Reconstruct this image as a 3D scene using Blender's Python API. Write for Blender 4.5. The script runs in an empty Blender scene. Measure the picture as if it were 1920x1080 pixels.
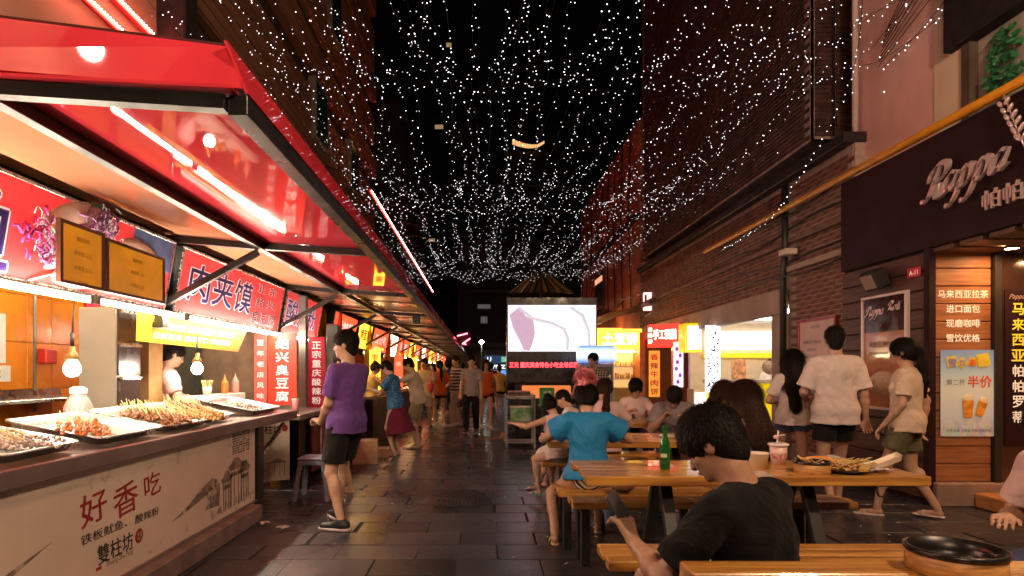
import bpy, bmesh, math, random
import numpy as np
from mathutils import Vector, Matrix, Euler, noise
R = math.radians
rnd = random.Random(7)
scene = bpy.context.scene
COL = scene.collection

# ---------------------------------------------------------------- camera, world, exposure
cam_d = bpy.data.cameras.new('camera')
cam = bpy.data.objects.new('camera', cam_d)
COL.objects.link(cam)
cam.location = (0, 0, 1.35)
cam.rotation_euler = (R(90), 0, 0)            # level camera, lens shifted up and to the right
cam_d.sensor_width = 36.0
cam_d.lens = 36.0 * 1150 / 1920
cam_d.shift_x = 57 / 1920
cam_d.shift_y = 157 / 1920
cam_d.clip_start = 0.05
cam_d.clip_end = 2000
scene.camera = cam

world = bpy.data.worlds.new('World')
scene.world = world
world.use_nodes = True
wn = world.node_tree
bg = wn.nodes['Background']
sky = wn.nodes.new('ShaderNodeTexSky')
sky.sky_type = 'NISHITA'
sky.sun_disc = False
sky.sun_elevation = R(-4)
sky.sun_rotation = R(200)
wn.links.new(sky.outputs[0], bg.inputs[0])
bg.inputs[1].default_value = 0.02
sun_d = bpy.data.lights.new('moon', 'SUN')
sun_d.energy = 0.003
sun_d.angle = R(0.5)
sun_d.color = (0.8, 0.85, 1.0)
sun = bpy.data.objects.new('moon', sun_d)
sun.rotation_euler = (R(40), 0, R(20))
COL.objects.link(sun)
scene.view_settings.view_transform = 'Standard'
scene.view_settings.look = 'None'
scene.view_settings.exposure = 1.75
scene.view_settings.gamma = 1.0
scene.view_settings.use_curve_mapping = False
scene.cycles.use_denoising = True
scene.cycles.max_bounces = 7
scene.cycles.diffuse_bounces = 3
scene.cycles.glossy_bounces = 3
scene.cycles.transmission_bounces = 6
scene.cycles.transparent_max_bounces = 8
scene.cycles.sample_clamp_indirect = 3.0
scene.cycles.blur_glossy = 0.5
scene.cycles.caustics_reflective = False
scene.cycles.caustics_refractive = False

# ---------------------------------------------------------------- materials
MATS = {}
def mat(name, col, rough=0.6, metal=0.0, var=0.15, vscale=6.0, bump=0.0, bscale=40.0, emit=None, es=0.0,
        spec=0.5, stretch=None, col2=None, trans=0.0, alpha=1.0, coat=0.0, rvar=0.1, mis=True):
    if name in MATS: return MATS[name]
    m = bpy.data.materials.new(name); m.use_nodes = True
    nt = m.node_tree; n = nt.nodes; L = nt.links
    b = n['Principled BSDF']
    b.inputs['Roughness'].default_value = rough
    b.inputs['Metallic'].default_value = metal
    b.inputs['Specular IOR Level'].default_value = spec
    b.inputs['Transmission Weight'].default_value = trans
    b.inputs['Alpha'].default_value = alpha
    b.inputs['Coat Weight'].default_value = coat
    c = tuple(col) + (1,)
    b.inputs['Base Color'].default_value = c
    if var > 0 or bump > 0 or col2 is not None:
        tc = n.new('ShaderNodeTexCoord'); mp = n.new('ShaderNodeMapping')
        L.new(tc.outputs['Object'], mp.inputs[0])
        if stretch: mp.inputs['Scale'].default_value = stretch
        nz = n.new('ShaderNodeTexNoise'); nz.inputs['Scale'].default_value = vscale
        nz.inputs['Detail'].default_value = 5
        L.new(mp.outputs[0], nz.inputs[0])
        mx = n.new('ShaderNodeMix'); mx.data_type = 'RGBA'
        c2 = tuple(col2) + (1,) if col2 is not None else tuple(x * (1 - var) for x in col) + (1,)
        c1 = c if col2 is not None else tuple(min(1, x * (1 + var)) for x in col) + (1,)
        mx.inputs[6].default_value = c1; mx.inputs[7].default_value = c2
        rp = n.new('ShaderNodeMapRange'); rp.inputs[1].default_value = 0.35; rp.inputs[2].default_value = 0.65
        L.new(nz.outputs[0], rp.inputs[0]); L.new(rp.outputs[0], mx.inputs[0])
        L.new(mx.outputs[2], b.inputs['Base Color'])
        if rvar > 0:
            rr = n.new('ShaderNodeMapRange'); rr.inputs[1].default_value = 0.3; rr.inputs[2].default_value = 0.7
            rr.inputs[3].default_value = max(0, rough - rvar); rr.inputs[4].default_value = min(1, rough + rvar)
            L.new(nz.outputs[0], rr.inputs[0]); L.new(rr.outputs[0], b.inputs['Roughness'])
        if bump > 0:
            n2 = n.new('ShaderNodeTexNoise'); n2.inputs['Scale'].default_value = bscale; n2.inputs['Detail'].default_value = 4
            L.new(mp.outputs[0], n2.inputs[0])
            bp = n.new('ShaderNodeBump'); bp.inputs['Strength'].default_value = bump; bp.inputs['Distance'].default_value = 0.01
            L.new(n2.outputs[0], bp.inputs['Height']); L.new(bp.outputs[0], b.inputs['Normal'])
    if emit is not None:
        if es < 6: es *= .45
        b.inputs['Emission Color'].default_value = tuple(emit) + (1,)
        b.inputs['Emission Strength'].default_value = es
        if not mis: m.cycles.emission_sampling = 'NONE'
    MATS[name] = m
    return m

def nodes_mat(name, fn, **kw):
    if name in MATS: return MATS[name]
    m = bpy.data.materials.new(name); m.use_nodes = True
    b = m.node_tree.nodes['Principled BSDF']
    for k, v in kw.items(): b.inputs[k.replace('_', ' ')].default_value = v
    fn(m.node_tree, b)
    MATS[name] = m
    return m

# ---------------------------------------------------------------- mesh builder
CUBE_F = [(0,3,2,1),(4,5,6,7),(0,1,5,4),(1,2,6,5),(2,3,7,6),(3,0,4,7)]
def _bevel_box(sx, sy, sz, b):
    b = min(b, sx * .45, sy * .45, sz * .45)
    v = []; idx = {}
    for i, (x, y, z) in enumerate([(a, c, d) for a in (-1, 1) for c in (-1, 1) for d in (-1, 1)]):
        for ax in range(3):
            p = [x * (sx / 2 - b), y * (sy / 2 - b), z * (sz / 2 - b)]
            p[ax] += (x, y, z)[ax] * b
            idx[(x, y, z, ax)] = len(v); v.append(tuple(p))
    f = []
    for ax in range(3):
        o = [a for a in range(3) if a != ax]
        for s in (-1, 1):
            q = []
            for t in ((-1, -1), (1, -1), (1, 1), (-1, 1)):
                c = [0, 0, 0]; c[ax] = s; c[o[0]] = t[0]; c[o[1]] = t[1]
                q.append(idx[tuple(c) + (ax,)])
            if (s > 0) == (ax == 1): q = q[::-1]
            f.append(tuple(q))
        for t in ((-1, -1), (1, -1), (1, 1), (-1, 1)):      # edges along ax
            a = [0, 0, 0]; c = [0, 0, 0]
            a[ax] = -1; c[ax] = 1
            for k in (a, c): k[o[0]] = t[0]; k[o[1]] = t[1]
            f.append((idx[tuple(a) + (o[0],)], idx[tuple(a) + (o[1],)], idx[tuple(c) + (o[1],)], idx[tuple(c) + (o[0],)]))
    for a in (-1, 1):
        for c in (-1, 1):
            for d in (-1, 1):
                f.append((idx[(a, c, d, 0)], idx[(a, c, d, 1)], idx[(a, c, d, 2)]))
    # fix winding outward
    out = []
    for q in f:
        P = [Vector(v[i]) for i in q]; n = (P[1] - P[0]).cross(P[2] - P[0]); ctr = sum(P, Vector()) / len(P)
        out.append(q if n.dot(ctr) > 0 else q[::-1])
    return v, out

class MB:
    def __init__(s): s.v = []; s.f = []; s.m = []; s.sm = []
    def add(s, v, f, mi=0, M=None, smooth=False):
        b = len(s.v)
        if M is not None: v = [M @ Vector(p) for p in v]
        s.v.extend(tuple(p) for p in v); s.f.extend(tuple(i + b for i in q) for q in f)
        s.m.extend([mi] * len(f)); s.sm.extend([smooth] * len(f)); return s
    def box(s, x0, x1, y0, y1, z0, z1, b=0.0, mi=0, M=None):
        c = Vector(((x0 + x1) / 2, (y0 + y1) / 2, (z0 + z1) / 2)); d = (abs(x1 - x0), abs(y1 - y0), abs(z1 - z0))
        if b > 0: v, f = _bevel_box(*d, b)
        else:
            v = [(-d[0]/2,-d[1]/2,-d[2]/2),(d[0]/2,-d[1]/2,-d[2]/2),(d[0]/2,d[1]/2,-d[2]/2),(-d[0]/2,d[1]/2,-d[2]/2),
                 (-d[0]/2,-d[1]/2,d[2]/2),(d[0]/2,-d[1]/2,d[2]/2),(d[0]/2,d[1]/2,d[2]/2),(-d[0]/2,d[1]/2,d[2]/2)]; f = CUBE_F
        T = Matrix.Translation(c)
        return s.add(v, f, mi, (M @ T) if M is not None else T)
    def bar(s, a, b, w, h=None, mi=0, bev=0.0):      # square bar from a to b
        a = Vector(a); b = Vector(b); d = b - a; h = h or w
        q = d.to_track_quat('Y', 'Z')
        M = Matrix.Translation((a + b) / 2) @ q.to_matrix().to_4x4()
        return s.box(-w/2, w/2, -d.length/2, d.length/2, -h/2, h/2, bev, mi, M)
    def tube(s, pts, r, n=8, mi=0, caps=True, smooth=True, closed=False):
        pts = [Vector(p) for p in pts]; rs = r if isinstance(r, (list, tuple)) else [r] * len(pts)
        V = []; F = []; N = len(pts)
        up = Vector((0, 0, 1))
        t0 = (pts[1] - pts[0]).normalized()
        if abs(t0.dot(up)) > .95: up = Vector((1, 0, 0))
        x = t0.cross(up).normalized()
        for i, p in enumerate(pts):
            if closed: t = (pts[(i + 1) % N] - pts[i - 1]).normalized()
            else: t = (pts[min(i + 1, N - 1)] - pts[max(i - 1, 0)]).normalized()
            x = (x - t * x.dot(t)).normalized(); y = t.cross(x)
            for k in range(n):
                a = 2 * math.pi * k / n
                V.append(p + (x * math.cos(a) + y * math.sin(a)) * rs[i])
        for i in range(N if closed else N - 1):
            j = (i + 1) % N
            for k in range(n):
                F.append((i * n + k, i * n + (k + 1) % n, j * n + (k + 1) % n, j * n + k))
        s.add(V, F, mi, None, smooth)
        if caps and not closed:
            b = len(s.v) - len(V)
            s.f.append(tuple(b + k for k in range(n))[::-1]); s.f.append(tuple(b + (N - 1) * n + k for k in range(n)))
            s.m += [mi, mi]; s.sm += [False, False]
        return s
    def lathe(s, prof, n=20, mi=0, M=None, smooth=True):   # prof: list of (r, z), closed at axis when r==0
        V = []; F = []
        for r, z in prof:
            for k in range(n):
                a = 2 * math.pi * k / n; V.append((r * math.cos(a), r * math.sin(a), z))
        for i in range(len(prof) - 1):
            for k in range(n):
                F.append((i * n + k, i * n + (k + 1) % n, (i + 1) * n + (k + 1) % n, (i + 1) * n + k))
        return s.add(V, F, mi, M, smooth)
    def ell(s, c, r, n=10, mi=0, M=None, smooth=True):
        prof = [(math.sin(math.pi * i / n), -math.cos(math.pi * i / n)) for i in range(n + 1)]
        T = Matrix.Translation(c) @ Matrix.Diagonal((*r, 1)) if len(r) == 3 else None
        return s.lathe(prof, max(8, n + 2), mi, (M @ T) if M is not None else T, smooth)
    def poly(s, pts, depth, M, mi=0):      # closed outline in local xy extruded by depth along +z
        n = len(pts)
        V = [(p[0], p[1], 0) for p in pts] + [(p[0], p[1], depth) for p in pts]
        F = [tuple(range(n))[::-1], tuple(range(n, 2 * n))] + [(i, (i + 1) % n, n + (i + 1) % n, n + i) for i in range(n)]
        return s.add(V, F, mi, M)

def rm(o): return Matrix.LocRotScale(o.location, o.rotation_euler, o.scale)
def _mats(me, m):
    for x in (m if isinstance(m, (list, tuple)) else [m]): me.materials.append(x)
def build(name, mb, m, parent=None, local=False, label=None, cat=None, group=None, kind=None):
    me = bpy.data.meshes.new(name)
    vs = mb.v
    if parent is not None and not local:
        M = rm(parent)
        if parent.parent is not None: M = rm(parent.parent) @ M
        I = M.inverted(); vs = [I @ Vector(p) for p in vs]
    me.from_pydata([tuple(p) for p in vs], [], mb.f)
    _mats(me, m)
    if any(mb.m): me.polygons.foreach_set('material_index', mb.m)
    if any(mb.sm): me.polygons.foreach_set('use_smooth', mb.sm)
    me.validate(verbose=False); me.update()
    return link(name, me, parent, label, cat, group, kind)
def link(name, me, parent=None, label=None, cat=None, group=None, kind=None):
    o = bpy.data.objects.new(name, me); COL.objects.link(o)
    if parent is not None: o.parent = parent
    return tag(o, label, cat, group, kind)
def tag(o, label=None, cat=None, group=None, kind=None):
    if label: o['label'] = label
    if cat: o['category'] = cat
    if group: o['group'] = group
    if kind: o['kind'] = kind
    return o
def thing(name, label, cat, loc=(0, 0, 0), rz=0.0, group=None):
    o = bpy.data.objects.new(name, None); COL.objects.link(o)
    o.location = loc; o.rotation_euler = (0, 0, rz); o.empty_display_size = 0.1
    return tag(o, label, cat, group)
def copy_tree(o, parent=None):
    c = o.copy(); COL.objects.link(c); c.parent = parent
    for ch in list(o.children): copy_tree(ch, c)
    return c
def dup(o, loc, rz, label, group=None):
    c = copy_tree(o); c.location = loc; c.rotation_euler = (0, 0, rz); c['label'] = label
    if group: c['group'] = group
    return c
def pieces(name, mesh_mb, m, parent, places):     # many alike pieces sharing one mesh; places are matrices in parent space
    me = bpy.data.meshes.new(name); me.from_pydata(mesh_mb.v, [], mesh_mb.f); _mats(me, m); me.update()
    for M in places:
        o = bpy.data.objects.new(name, me); COL.objects.link(o); o.parent = parent; o.matrix_basis = M

# text: flat print, made by the built-in font, turned into a mesh
TMP = bpy.data.scenes.new('tmp_text')
def text_data(s, size=1.0, bold=0.0, shear=0.0, depth=0.0, spacing=1.0, lines=1.0, vertical=False, align='CENTER'):
    cu = bpy.data.curves.new('txt', 'FONT')
    cu.body = '\n'.join(s) if vertical else s
    cu.size = size; cu.shear = shear; cu.extrude = depth; cu.space_character = spacing
    cu.space_line = lines
    cu.align_x = align; cu.align_y = 'CENTER'; cu.resolution_u = 3
    o = bpy.data.objects.new('txt', cu); TMP.collection.objects.link(o)
    vl = TMP.view_layers[0]; vl.update()
    dg = vl.depsgraph
    me = bpy.data.meshes.new_from_object(o.evaluated_get(dg), depsgraph=dg)
    bpy.data.objects.remove(o); bpy.data.curves.remove(cu)
    v = [tuple(p.co) for p in me.vertices]; f = [tuple(p.vertices) for p in me.polygons]
    bpy.data.meshes.remove(me)
    if bold > 0:                       # heavier strokes: slightly shifted copies, each a hair apart in depth
        V, F = [], []; n_ = 8 if bold > .03 else 4
        for k in range(n_):
            a = 2 * math.pi * (k + .5) / n_; b = len(V)
            V += [(p[0] + math.cos(a) * bold * size * .8, p[1] + math.sin(a) * bold * size * .8, p[2] - .0002 * k) for p in v]
            F += [tuple(i + b for i in q) for q in f]
        v, f = V, F
    return v, f
def frame(origin, right, up):
    r = Vector(right).normalized(); u = Vector(up).normalized(); n = r.cross(u)
    M = Matrix((r, u, n)).transposed().to_4x4(); M.translation = Vector(origin); return M
def fit(v, w=None, h=None):
    xs = [p[0] for p in v]; ys = [p[1] for p in v]
    cx = (max(xs) + min(xs)) / 2; cy = (max(ys) + min(ys)) / 2
    sx = w / (max(xs) - min(xs)) if w else 1; sy = h / (max(ys) - min(ys)) if h else sx
    if not w: sx = sy
    return [((p[0] - cx) * sx, (p[1] - cy) * sy, p[2]) for p in v]
def letter(parent, s, M, m, w=None, h=None, name='lettering', **kw):
    v, f = text_data(s, **kw); v = fit(v, w, h)
    mb = MB(); mb.add(v, f, 0, M); return build(name, mb, m, parent)
def LW(x, y, z): return frame((x, y, z), (0, 1, 0), (0, 0, 1))       # plane on the left side facing the street
def RW(x, y, z): return frame((x, y, z), (0, -1, 0), (0, 0, 1))      # plane on the right side facing the street
def FC(x, y, z): return frame((x, y, z), (1, 0, 0), (0, 0, 1))       # plane facing the camera end
# ---------------------------------------------------------------- implicit body modeller
class SDF:
    """smooth union of tapered capsules and ellipsoids, meshed with surface nets"""
    def __init__(s): s.p = []
    def cap(s, a, b, ra, rb, k=.02, flat=None, op='u'):
        s.p.append(('c', Vector(a), Vector(b), ra, rb, k, flat, op)); return s
    def ell(s, c, r, rot=None, k=.02, op='u'):
        s.p.append(('e', Vector(c), Vector(r), rot, None, k, None, op)); return s
    def plane(s, p, n):                    # cut away the side n points to
        s.p.append(('p', Vector(p), Vector(n).normalized(), 0, 0, 0, None, 'i')); return s
    def mesh(s, h, wrinkle=0.0, seed=0):
        lo = np.array([1e9] * 3); hi = -lo
        for q in s.p:
            if q[0] == 'p' or q[7] != 'u': continue
            if q[0] == 'c':
                for c, r in ((q[1], q[3]), (q[2], q[4])):
                    lo = np.minimum(lo, np.array(c) - r); hi = np.maximum(hi, np.array(c) + r)
            else:
                r = max(q[2]); lo = np.minimum(lo, np.array(q[1]) - r); hi = np.maximum(hi, np.array(q[1]) + r)
        lo -= 3 * h; hi += 3 * h
        n = np.ceil((hi - lo) / h).astype(int) + 1
        D = np.full(n, 1.0, np.float32)
        ax = [lo[i] + h * np.arange(n[i]) for i in range(3)]
        for q in s.p:
            t, k = q[0], q[5]
            if t == 'p':
                X, Y, Z = np.meshgrid(*ax, indexing='ij', sparse=True)
                d = (X - q[1][0]) * q[2][0] + (Y - q[1][1]) * q[2][1] + (Z - q[1][2]) * q[2][2]
                D = np.maximum(D, d.astype(np.float32)); continue
            if t == 'c':
                a = np.array(q[1]); b = np.array(q[2]); m = max(q[3], q[4]) + k + 2 * h
                l0 = np.minimum(a, b) - m; h0 = np.maximum(a, b) + m
            else:
                m = max(q[2]) + k + 2 * h; l0 = np.array(q[1]) - m; h0 = np.array(q[1]) + m
            i0 = np.clip(np.floor((l0 - lo) / h).astype(int), 0, n); i1 = np.clip(np.ceil((h0 - lo) / h).astype(int) + 1, 0, n)
            if (i1 <= i0).any(): continue
            X, Y, Z = np.meshgrid(*[ax[i][i0[i]:i1[i]] for i in range(3)], indexing='ij', sparse=True)
            if t == 'c':
                ab = b - a; L2 = max(ab @ ab, 1e-9)
                T = ((X - a[0]) * ab[0] + (Y - a[1]) * ab[1] + (Z - a[2]) * ab[2]) / L2
                tc = np.clip(T, 0, 1)
                d = np.sqrt((X - a[0] - tc * ab[0]) ** 2 + (Y - a[1] - tc * ab[1]) ** 2 + (Z - a[2] - tc * ab[2]) ** 2) - (q[3] + (q[4] - q[3]) * tc)
                if q[6] is not None:
                    L = math.sqrt(L2)
                    if 'b' in q[6]: d = np.maximum(d, (T - 1) * L)
                    if 'a' in q[6]: d = np.maximum(d, -T * L)
            else:
                r = q[2]
                U, V, W = X - q[1][0], Y - q[1][1], Z - q[1][2]
                if q[3] is not None:
                    A = np.array(q[3].inverted() if isinstance(q[3], Matrix) else q[3])
                    U, V, W = (A[i][0] * U + A[i][1] * V + A[i][2] * W for i in range(3))
                k0 = np.sqrt((U / r[0]) ** 2 + (V / r[1]) ** 2 + (W / r[2]) ** 2)
                k1 = np.sqrt((U / r[0] ** 2) ** 2 + (V / r[1] ** 2) ** 2 + (W / r[2] ** 2) ** 2)
                d = k0 * (k0 - 1) / np.maximum(k1, 1e-6)
            sl = tuple(slice(i0[i], i1[i]) for i in range(3))
            E0 = D[sl]
            if q[7] == 'u':
                w = np.clip(.5 + .5 * (E0 - d) / k, 0, 1)
                D[sl] = E0 * (1 - w) + d * w - k * w * (1 - w)
            else:
                D[sl] = np.maximum(E0, -d)
        return nets(D, lo, h, wrinkle, seed)

def nets(D, lo, h, wrinkle=0.0, seed=0):
    S = D < 0
    n = np.array(D.shape) - 1
    cnt = np.zeros(n, np.int8)
    for a in (0, 1):
        for b in (0, 1):
            for c in (0, 1):
                cnt += S[a:n[0] + a, b:n[1] + b, c:n[2] + c]
    act = (cnt > 0) & (cnt < 8)
    I = np.argwhere(act)
    idx = np.full(n, -1, np.int64); idx[act] = np.arange(len(I))
    acc = np.zeros((len(I), 3)); num = np.zeros(len(I))
    cs = [np.array(c) for c in [(a, b, c) for a in (0, 1) for b in (0, 1) for c in (0, 1)]]
    for axis in range(3):
        o = [x for x in range(3) if x != axis]
        for u in (0, 1):
            for v in (0, 1):
                c0 = np.zeros(3, int); c0[o[0]] = u; c0[o[1]] = v; c1 = c0.copy(); c1[axis] = 1
                d0 = D[tuple((I + c0).T)]; d1 = D[tuple((I + c1).T)]
                m = (d0 < 0) != (d1 < 0)
                t = np.where(m, d0 / np.where(m, d0 - d1, 1), 0)
                p = c0 + np.zeros((len(I), 3)); p[:, axis] += t
                acc += np.where(m[:, None], p, 0); num += m
    V = lo + h * (I + acc / num[:, None])
    F = []
    for axis in range(3):
        o = [(axis + 1) % 3, (axis + 2) % 3]
        A = [slice(None)] * 3; B = [slice(None)] * 3; A[axis] = slice(0, -1); B[axis] = slice(1, None)
        sa, sb = S[tuple(A)], S[tuple(B)]
        E = np.argwhere(sa != sb)
        E = E[(E[:, o[0]] > 0) & (E[:, o[1]] > 0) & (E[:, o[0]] < n[o[0]]) & (E[:, o[1]] < n[o[1]])]
        if not len(E): continue
        q = []
        for du, dv in ((-1, -1), (0, -1), (0, 0), (-1, 0)):
            e = E.copy(); e[:, o[0]] += du; e[:, o[1]] += dv; q.append(idx[tuple(e.T)])
        q = np.stack(q, 1); fl = ~sa[tuple(E.T)]
        q[fl] = q[fl][:, ::-1]; F.append(q)
    F = np.concatenate(F)
    F = F[(F >= 0).all(1)]
    if wrinkle > 0:                       # soft cloth folds
        a, b, c = V[:, 0] + seed, V[:, 1] + seed * .7, V[:, 2]
        w = (np.sin(c * 34 + 5 * np.sin(a * 11 + 3 * c) + 4 * np.sin(b * 9)) * .5 + np.sin(a * 47 + c * 21 + 4 * np.sin(b * 17 + c * 13)) * .35
             + np.sin(b * 53 - c * 29 + 3 * np.sin(a * 15)) * .3)
        N = np.zeros_like(V)
        P = V[F]; fn = np.cross(P[:, 2] - P[:, 0], P[:, 3] - P[:, 1])
        for i in range(4): np.add.at(N, F[:, i], fn)
        N /= np.maximum(np.linalg.norm(N, axis=1, keepdims=True), 1e-9)
        V = V + N * (w * wrinkle)[:, None]
    return V, F

def npmesh(name, V, F, m, parent, smooth=True):
    me = bpy.data.meshes.new(name)
    me.vertices.add(len(V)); me.vertices.foreach_set('co', np.asarray(V, np.float32).ravel())
    k = F.shape[1]
    me.loops.add(len(F) * k); me.loops.foreach_set('vertex_index', F.astype(np.int32).ravel())
    me.polygons.add(len(F)); me.polygons.foreach_set('loop_start', (np.arange(len(F)) * k).astype(np.int32))
    me.polygons.foreach_set('use_smooth', np.full(len(F), smooth))
    _mats(me, m); me.update(calc_edges=True)
    return link(name, me, parent)

def two_bone(a, t, l1, l2, pole):
    a = Vector(a); t = Vector(t); d = t - a; L = d.length
    if L > (l1 + l2) * .995: t = a + d.normalized() * (l1 + l2) * .995; d = t - a; L = d.length
    x = (l1 * l1 - l2 * l2 + L * L) / (2 * L); y = math.sqrt(max(l1 * l1 - x * x, 1e-6))
    n = d.normalized(); p = Vector(pole); p = (p - n * p.dot(n)).normalized()
    return a + n * x + p * y, t

SKIN = mat('skin', (.50, .30, .20), rough=.45, var=.08, vscale=30, spec=.4)
SKIN_D = mat('skin_tan', (.40, .22, .14), rough=.45, var=.08, vscale=30, spec=.4)
HAIR = mat('hair_black', (.008, .006, .005), rough=.62, var=.5, vscale=70, spec=.18)
HAIR_B = mat('hair_brown', (.030, .013, .007), rough=.6, var=.6, vscale=60, spec=.2)
EYEM = mat('eye_dark', (.01, .008, .008), rough=.2, var=0)
LIPM = mat('lips', (.38, .10, .08), rough=.4, var=0)
def cloth(name, col, var=.08, **kw):
    kw.setdefault('rough', .85); kw.setdefault('spec', .2)
    m = mat(name, col, var=.05, vscale=7, bump=.25, bscale=350, **kw); nt = m.node_tree; n = nt.nodes; L = nt.links
    b = n['Principled BSDF']; b.inputs['Sheen Weight'].default_value = .04
    tc = n.new('ShaderNodeTexCoord'); w = n.new('ShaderNodeTexNoise'); w.inputs['Scale'].default_value = 5.5; w.inputs['Detail'].default_value = 3.5; w.inputs['Distortion'].default_value = 1.6
    L.new(tc.outputs['Object'], w.inputs[0]); bp = n.new('ShaderNodeBump'); bp.inputs['Strength'].default_value = .75; bp.inputs['Distance'].default_value = .035
    L.new(w.outputs[0], bp.inputs['Height'])
    old = [l for l in L if l.to_socket == b.inputs['Normal']]
    if old: L.new(old[0].from_socket, bp.inputs['Normal'])
    L.new(bp.outputs[0], b.inputs['Normal'])
    return m

def person(label, x, y, z0=0.0, yaw=0, height=1.70, female=False, h=.012, lean=0, side=0, twist=0, head=(0, 0, 0), sit=None,
           hands=None, feet=None, hip=(0, 0), hair='short', hairm=None, skin=None, top=None, bottom=None, shoes=None,
           knees=None, elbows=None, group=None, fingers=None, wr=.004, hem=.02, name='person', face=False, puff=.012):
    """local frame: x to the person's right, y forward, z up. sit = seat height or None. head=(yaw left, pitch down, tilt)."""
    s = height / 1.72; skin = skin or SKIN; hairm = hairm or HAIR
    root = thing(name, label, 'person', (x, y, z0), R(yaw), group)
    hp = (sit + .10) if sit is not None else .93 * s
    pel = Vector((hip[0], hip[1], hp))
    Rt = Euler((R(-lean), R(side), R(twist)), 'YXZ').to_matrix()
    up = Rt @ Vector((0, 0, 1)); rt = Rt @ Vector((1, 0, 0)); fw = Rt @ Vector((0, 1, 0))
    def T(a, b, c): return pel + rt * (a * s) + fw * (b * s) + up * (c * s)
    w = .88 if female else 1.0
    neck = T(0, -.005, .492); Rh = Rt @ Euler((R(-head[1]), R(head[2]), R(head[0])), 'ZXY').to_matrix()
    hu = Rh @ Vector((0, 0, 1)); hf = Rh @ Vector((0, 1, 0)); hr = Rh @ Vector((1, 0, 0))
    hc = neck + up * (.045 * s) + hu * (.125 * s) + hf * (.02 * s)
    def H(a, b, c): return hc + (hr * a + hf * b + hu * c) * s
    sh = {+1: T(.172 * w, -.01, .435), -1: T(-.172 * w, -.01, .435)}
    hj = {+1: T(.088, 0, -.03), -1: T(-.088, 0, -.03)}
    hands = hands or {}; feet = feet or {}; knees = knees or {}; elbows = elbows or {}
    B = SDF()
    # torso and neck
    B.ell(T(0, 0, .0), (.155 * s, .105 * s, .12 * s), Rt, .03)
    B.ell(T(0, .0, .16), (.13 * s * w, .095 * s, .15 * s), Rt, .05)
    B.ell(T(0, .0, .33), (.155 * s * w, .105 * s, .16 * s), Rt, .05)
    B.cap(T(-.12 * w, -.01, .43), T(.12 * w, -.01, .43), .06 * s, .06 * s, .05)
    B.cap(T(0, -.01, .44), neck + up * .07 * s + hf * .01, .058 * s, .052 * s * w, .03)
    B.cap(neck, H(0, -.02, -.02), .053 * s * w, .055 * s, .02)
    # head with a face
    B.ell(H(0, -.012, .03), (.077 * s, .096 * s, .092 * s), Rh, .02)
    B.ell(H(0, .03, -.035), (.058 * s, .062 * s, .082 * s), Rh, .03)
    B.ell(H(0, .072, -.088), (.024 * s, .018 * s, .017 * s), Rh, .015)
    B.cap(H(0, .086, .01), H(0, .103, -.03), .008 * s, .014 * s, .012)
    B.ell(H(0, .083, -.06), (.022 * s, .013 * s, .011 * s), Rh, .01)
    B.cap(H(-.035, .078, .025), H(.035, .078, .025), .012 * s, .012 * s, .012)
    for e in (-1, 1):
        B.ell(H(e * .078, -.008, -.005), (.012 * s, .02 * s, .032 * s), Rh, .006)
        B.ell(H(e * .04, .062, -.025), (.02 * s, .018 * s, .018 * s), Rh, .015)
    geo = {}
    for e in (-1, 1):
        tgt = hands.get(e)
        if tgt is None: tgt = sh[e] + Vector((e * .09, .04, -.52 * s))
        else: tgt = Vector(tgt)
        pole = elbows.get(e, (e * .5, -.8, -.3))
        el, wr_ = two_bone(sh[e], tgt, .285 * s, .25 * s, pole)
        geo[e] = (sh[e], el, wr_)
        B.cap(sh[e], el, .052 * s * w, .039 * s * w, .03)
        B.cap(el, el.lerp(wr_, .35), .038 * s * w, .040 * s * w, .02)
        B.cap(el.lerp(wr_, .35), wr_, .040 * s * w, .025 * s * w, .02)
        d = (wr_ - el).normalized()
        fd = Vector(fingers[e]) if fingers and e in fingers else d
        fd = fd.normalized()
        sx = fd.cross(Vector((0, 0, 1)))
        if sx.length < .3: sx = fd.cross(Vector((0, 1, 0)))
        if fingers and ('side%d' % e) in fingers: sx = Vector(fingers['side%d' % e])
        sx = (sx - fd * sx.dot(fd)).normalized(); dn = sx.cross(fd)
        if not (fingers and ('side%d' % e) in fingers) and dn.z > 0: dn = -dn
        pm = wr_ + fd * .05 * s
        curl = fingers.get('curl', .5) if fingers else .5
        for a in (-.6, -.2, .2, .6):
            B.cap(wr_ + sx * a * .02 * s, wr_ + (fd * .085 + sx * a * .05) * s, .015 * s, .012 * s, .012)
        for i, (a, ln) in enumerate(((-.6, .068), (-.2, .078), (.2, .073), (.6, .056))):
            p0 = wr_ + (fd * .085 + sx * a * .058) * s
            d1 = (fd * math.cos(curl) + dn * math.sin(curl)).normalized()
            d2 = (fd * math.cos(curl * 2.2) + dn * math.sin(curl * 2.2)).normalized()
            p1 = p0 + d1 * ln * .5 * s; p2 = p1 + d2 * ln * .5 * s
            B.cap(p0, p1, .0098 * s, .0088 * s, .003); B.cap(p1, p2, .0088 * s, .0072 * s, .003)
        th = -sx if e > 0 else sx
        if fingers and 'thumb%d' % e in fingers: th = Vector(fingers['thumb%d' % e]).normalized()
        t0 = wr_ + (fd * .03 + th * .022) * s; t1 = t0 + (fd * .6 + th * .8 + dn * .4).normalized() * .035 * s
        B.cap(t0, t1, .014 * s, .0115 * s, .008); B.cap(t1, t1 + (fd * .95 + th * .2 + dn * .5).normalized() * .032 * s, .011 * s, .0085 * s, .004)
    legs = {}
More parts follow.
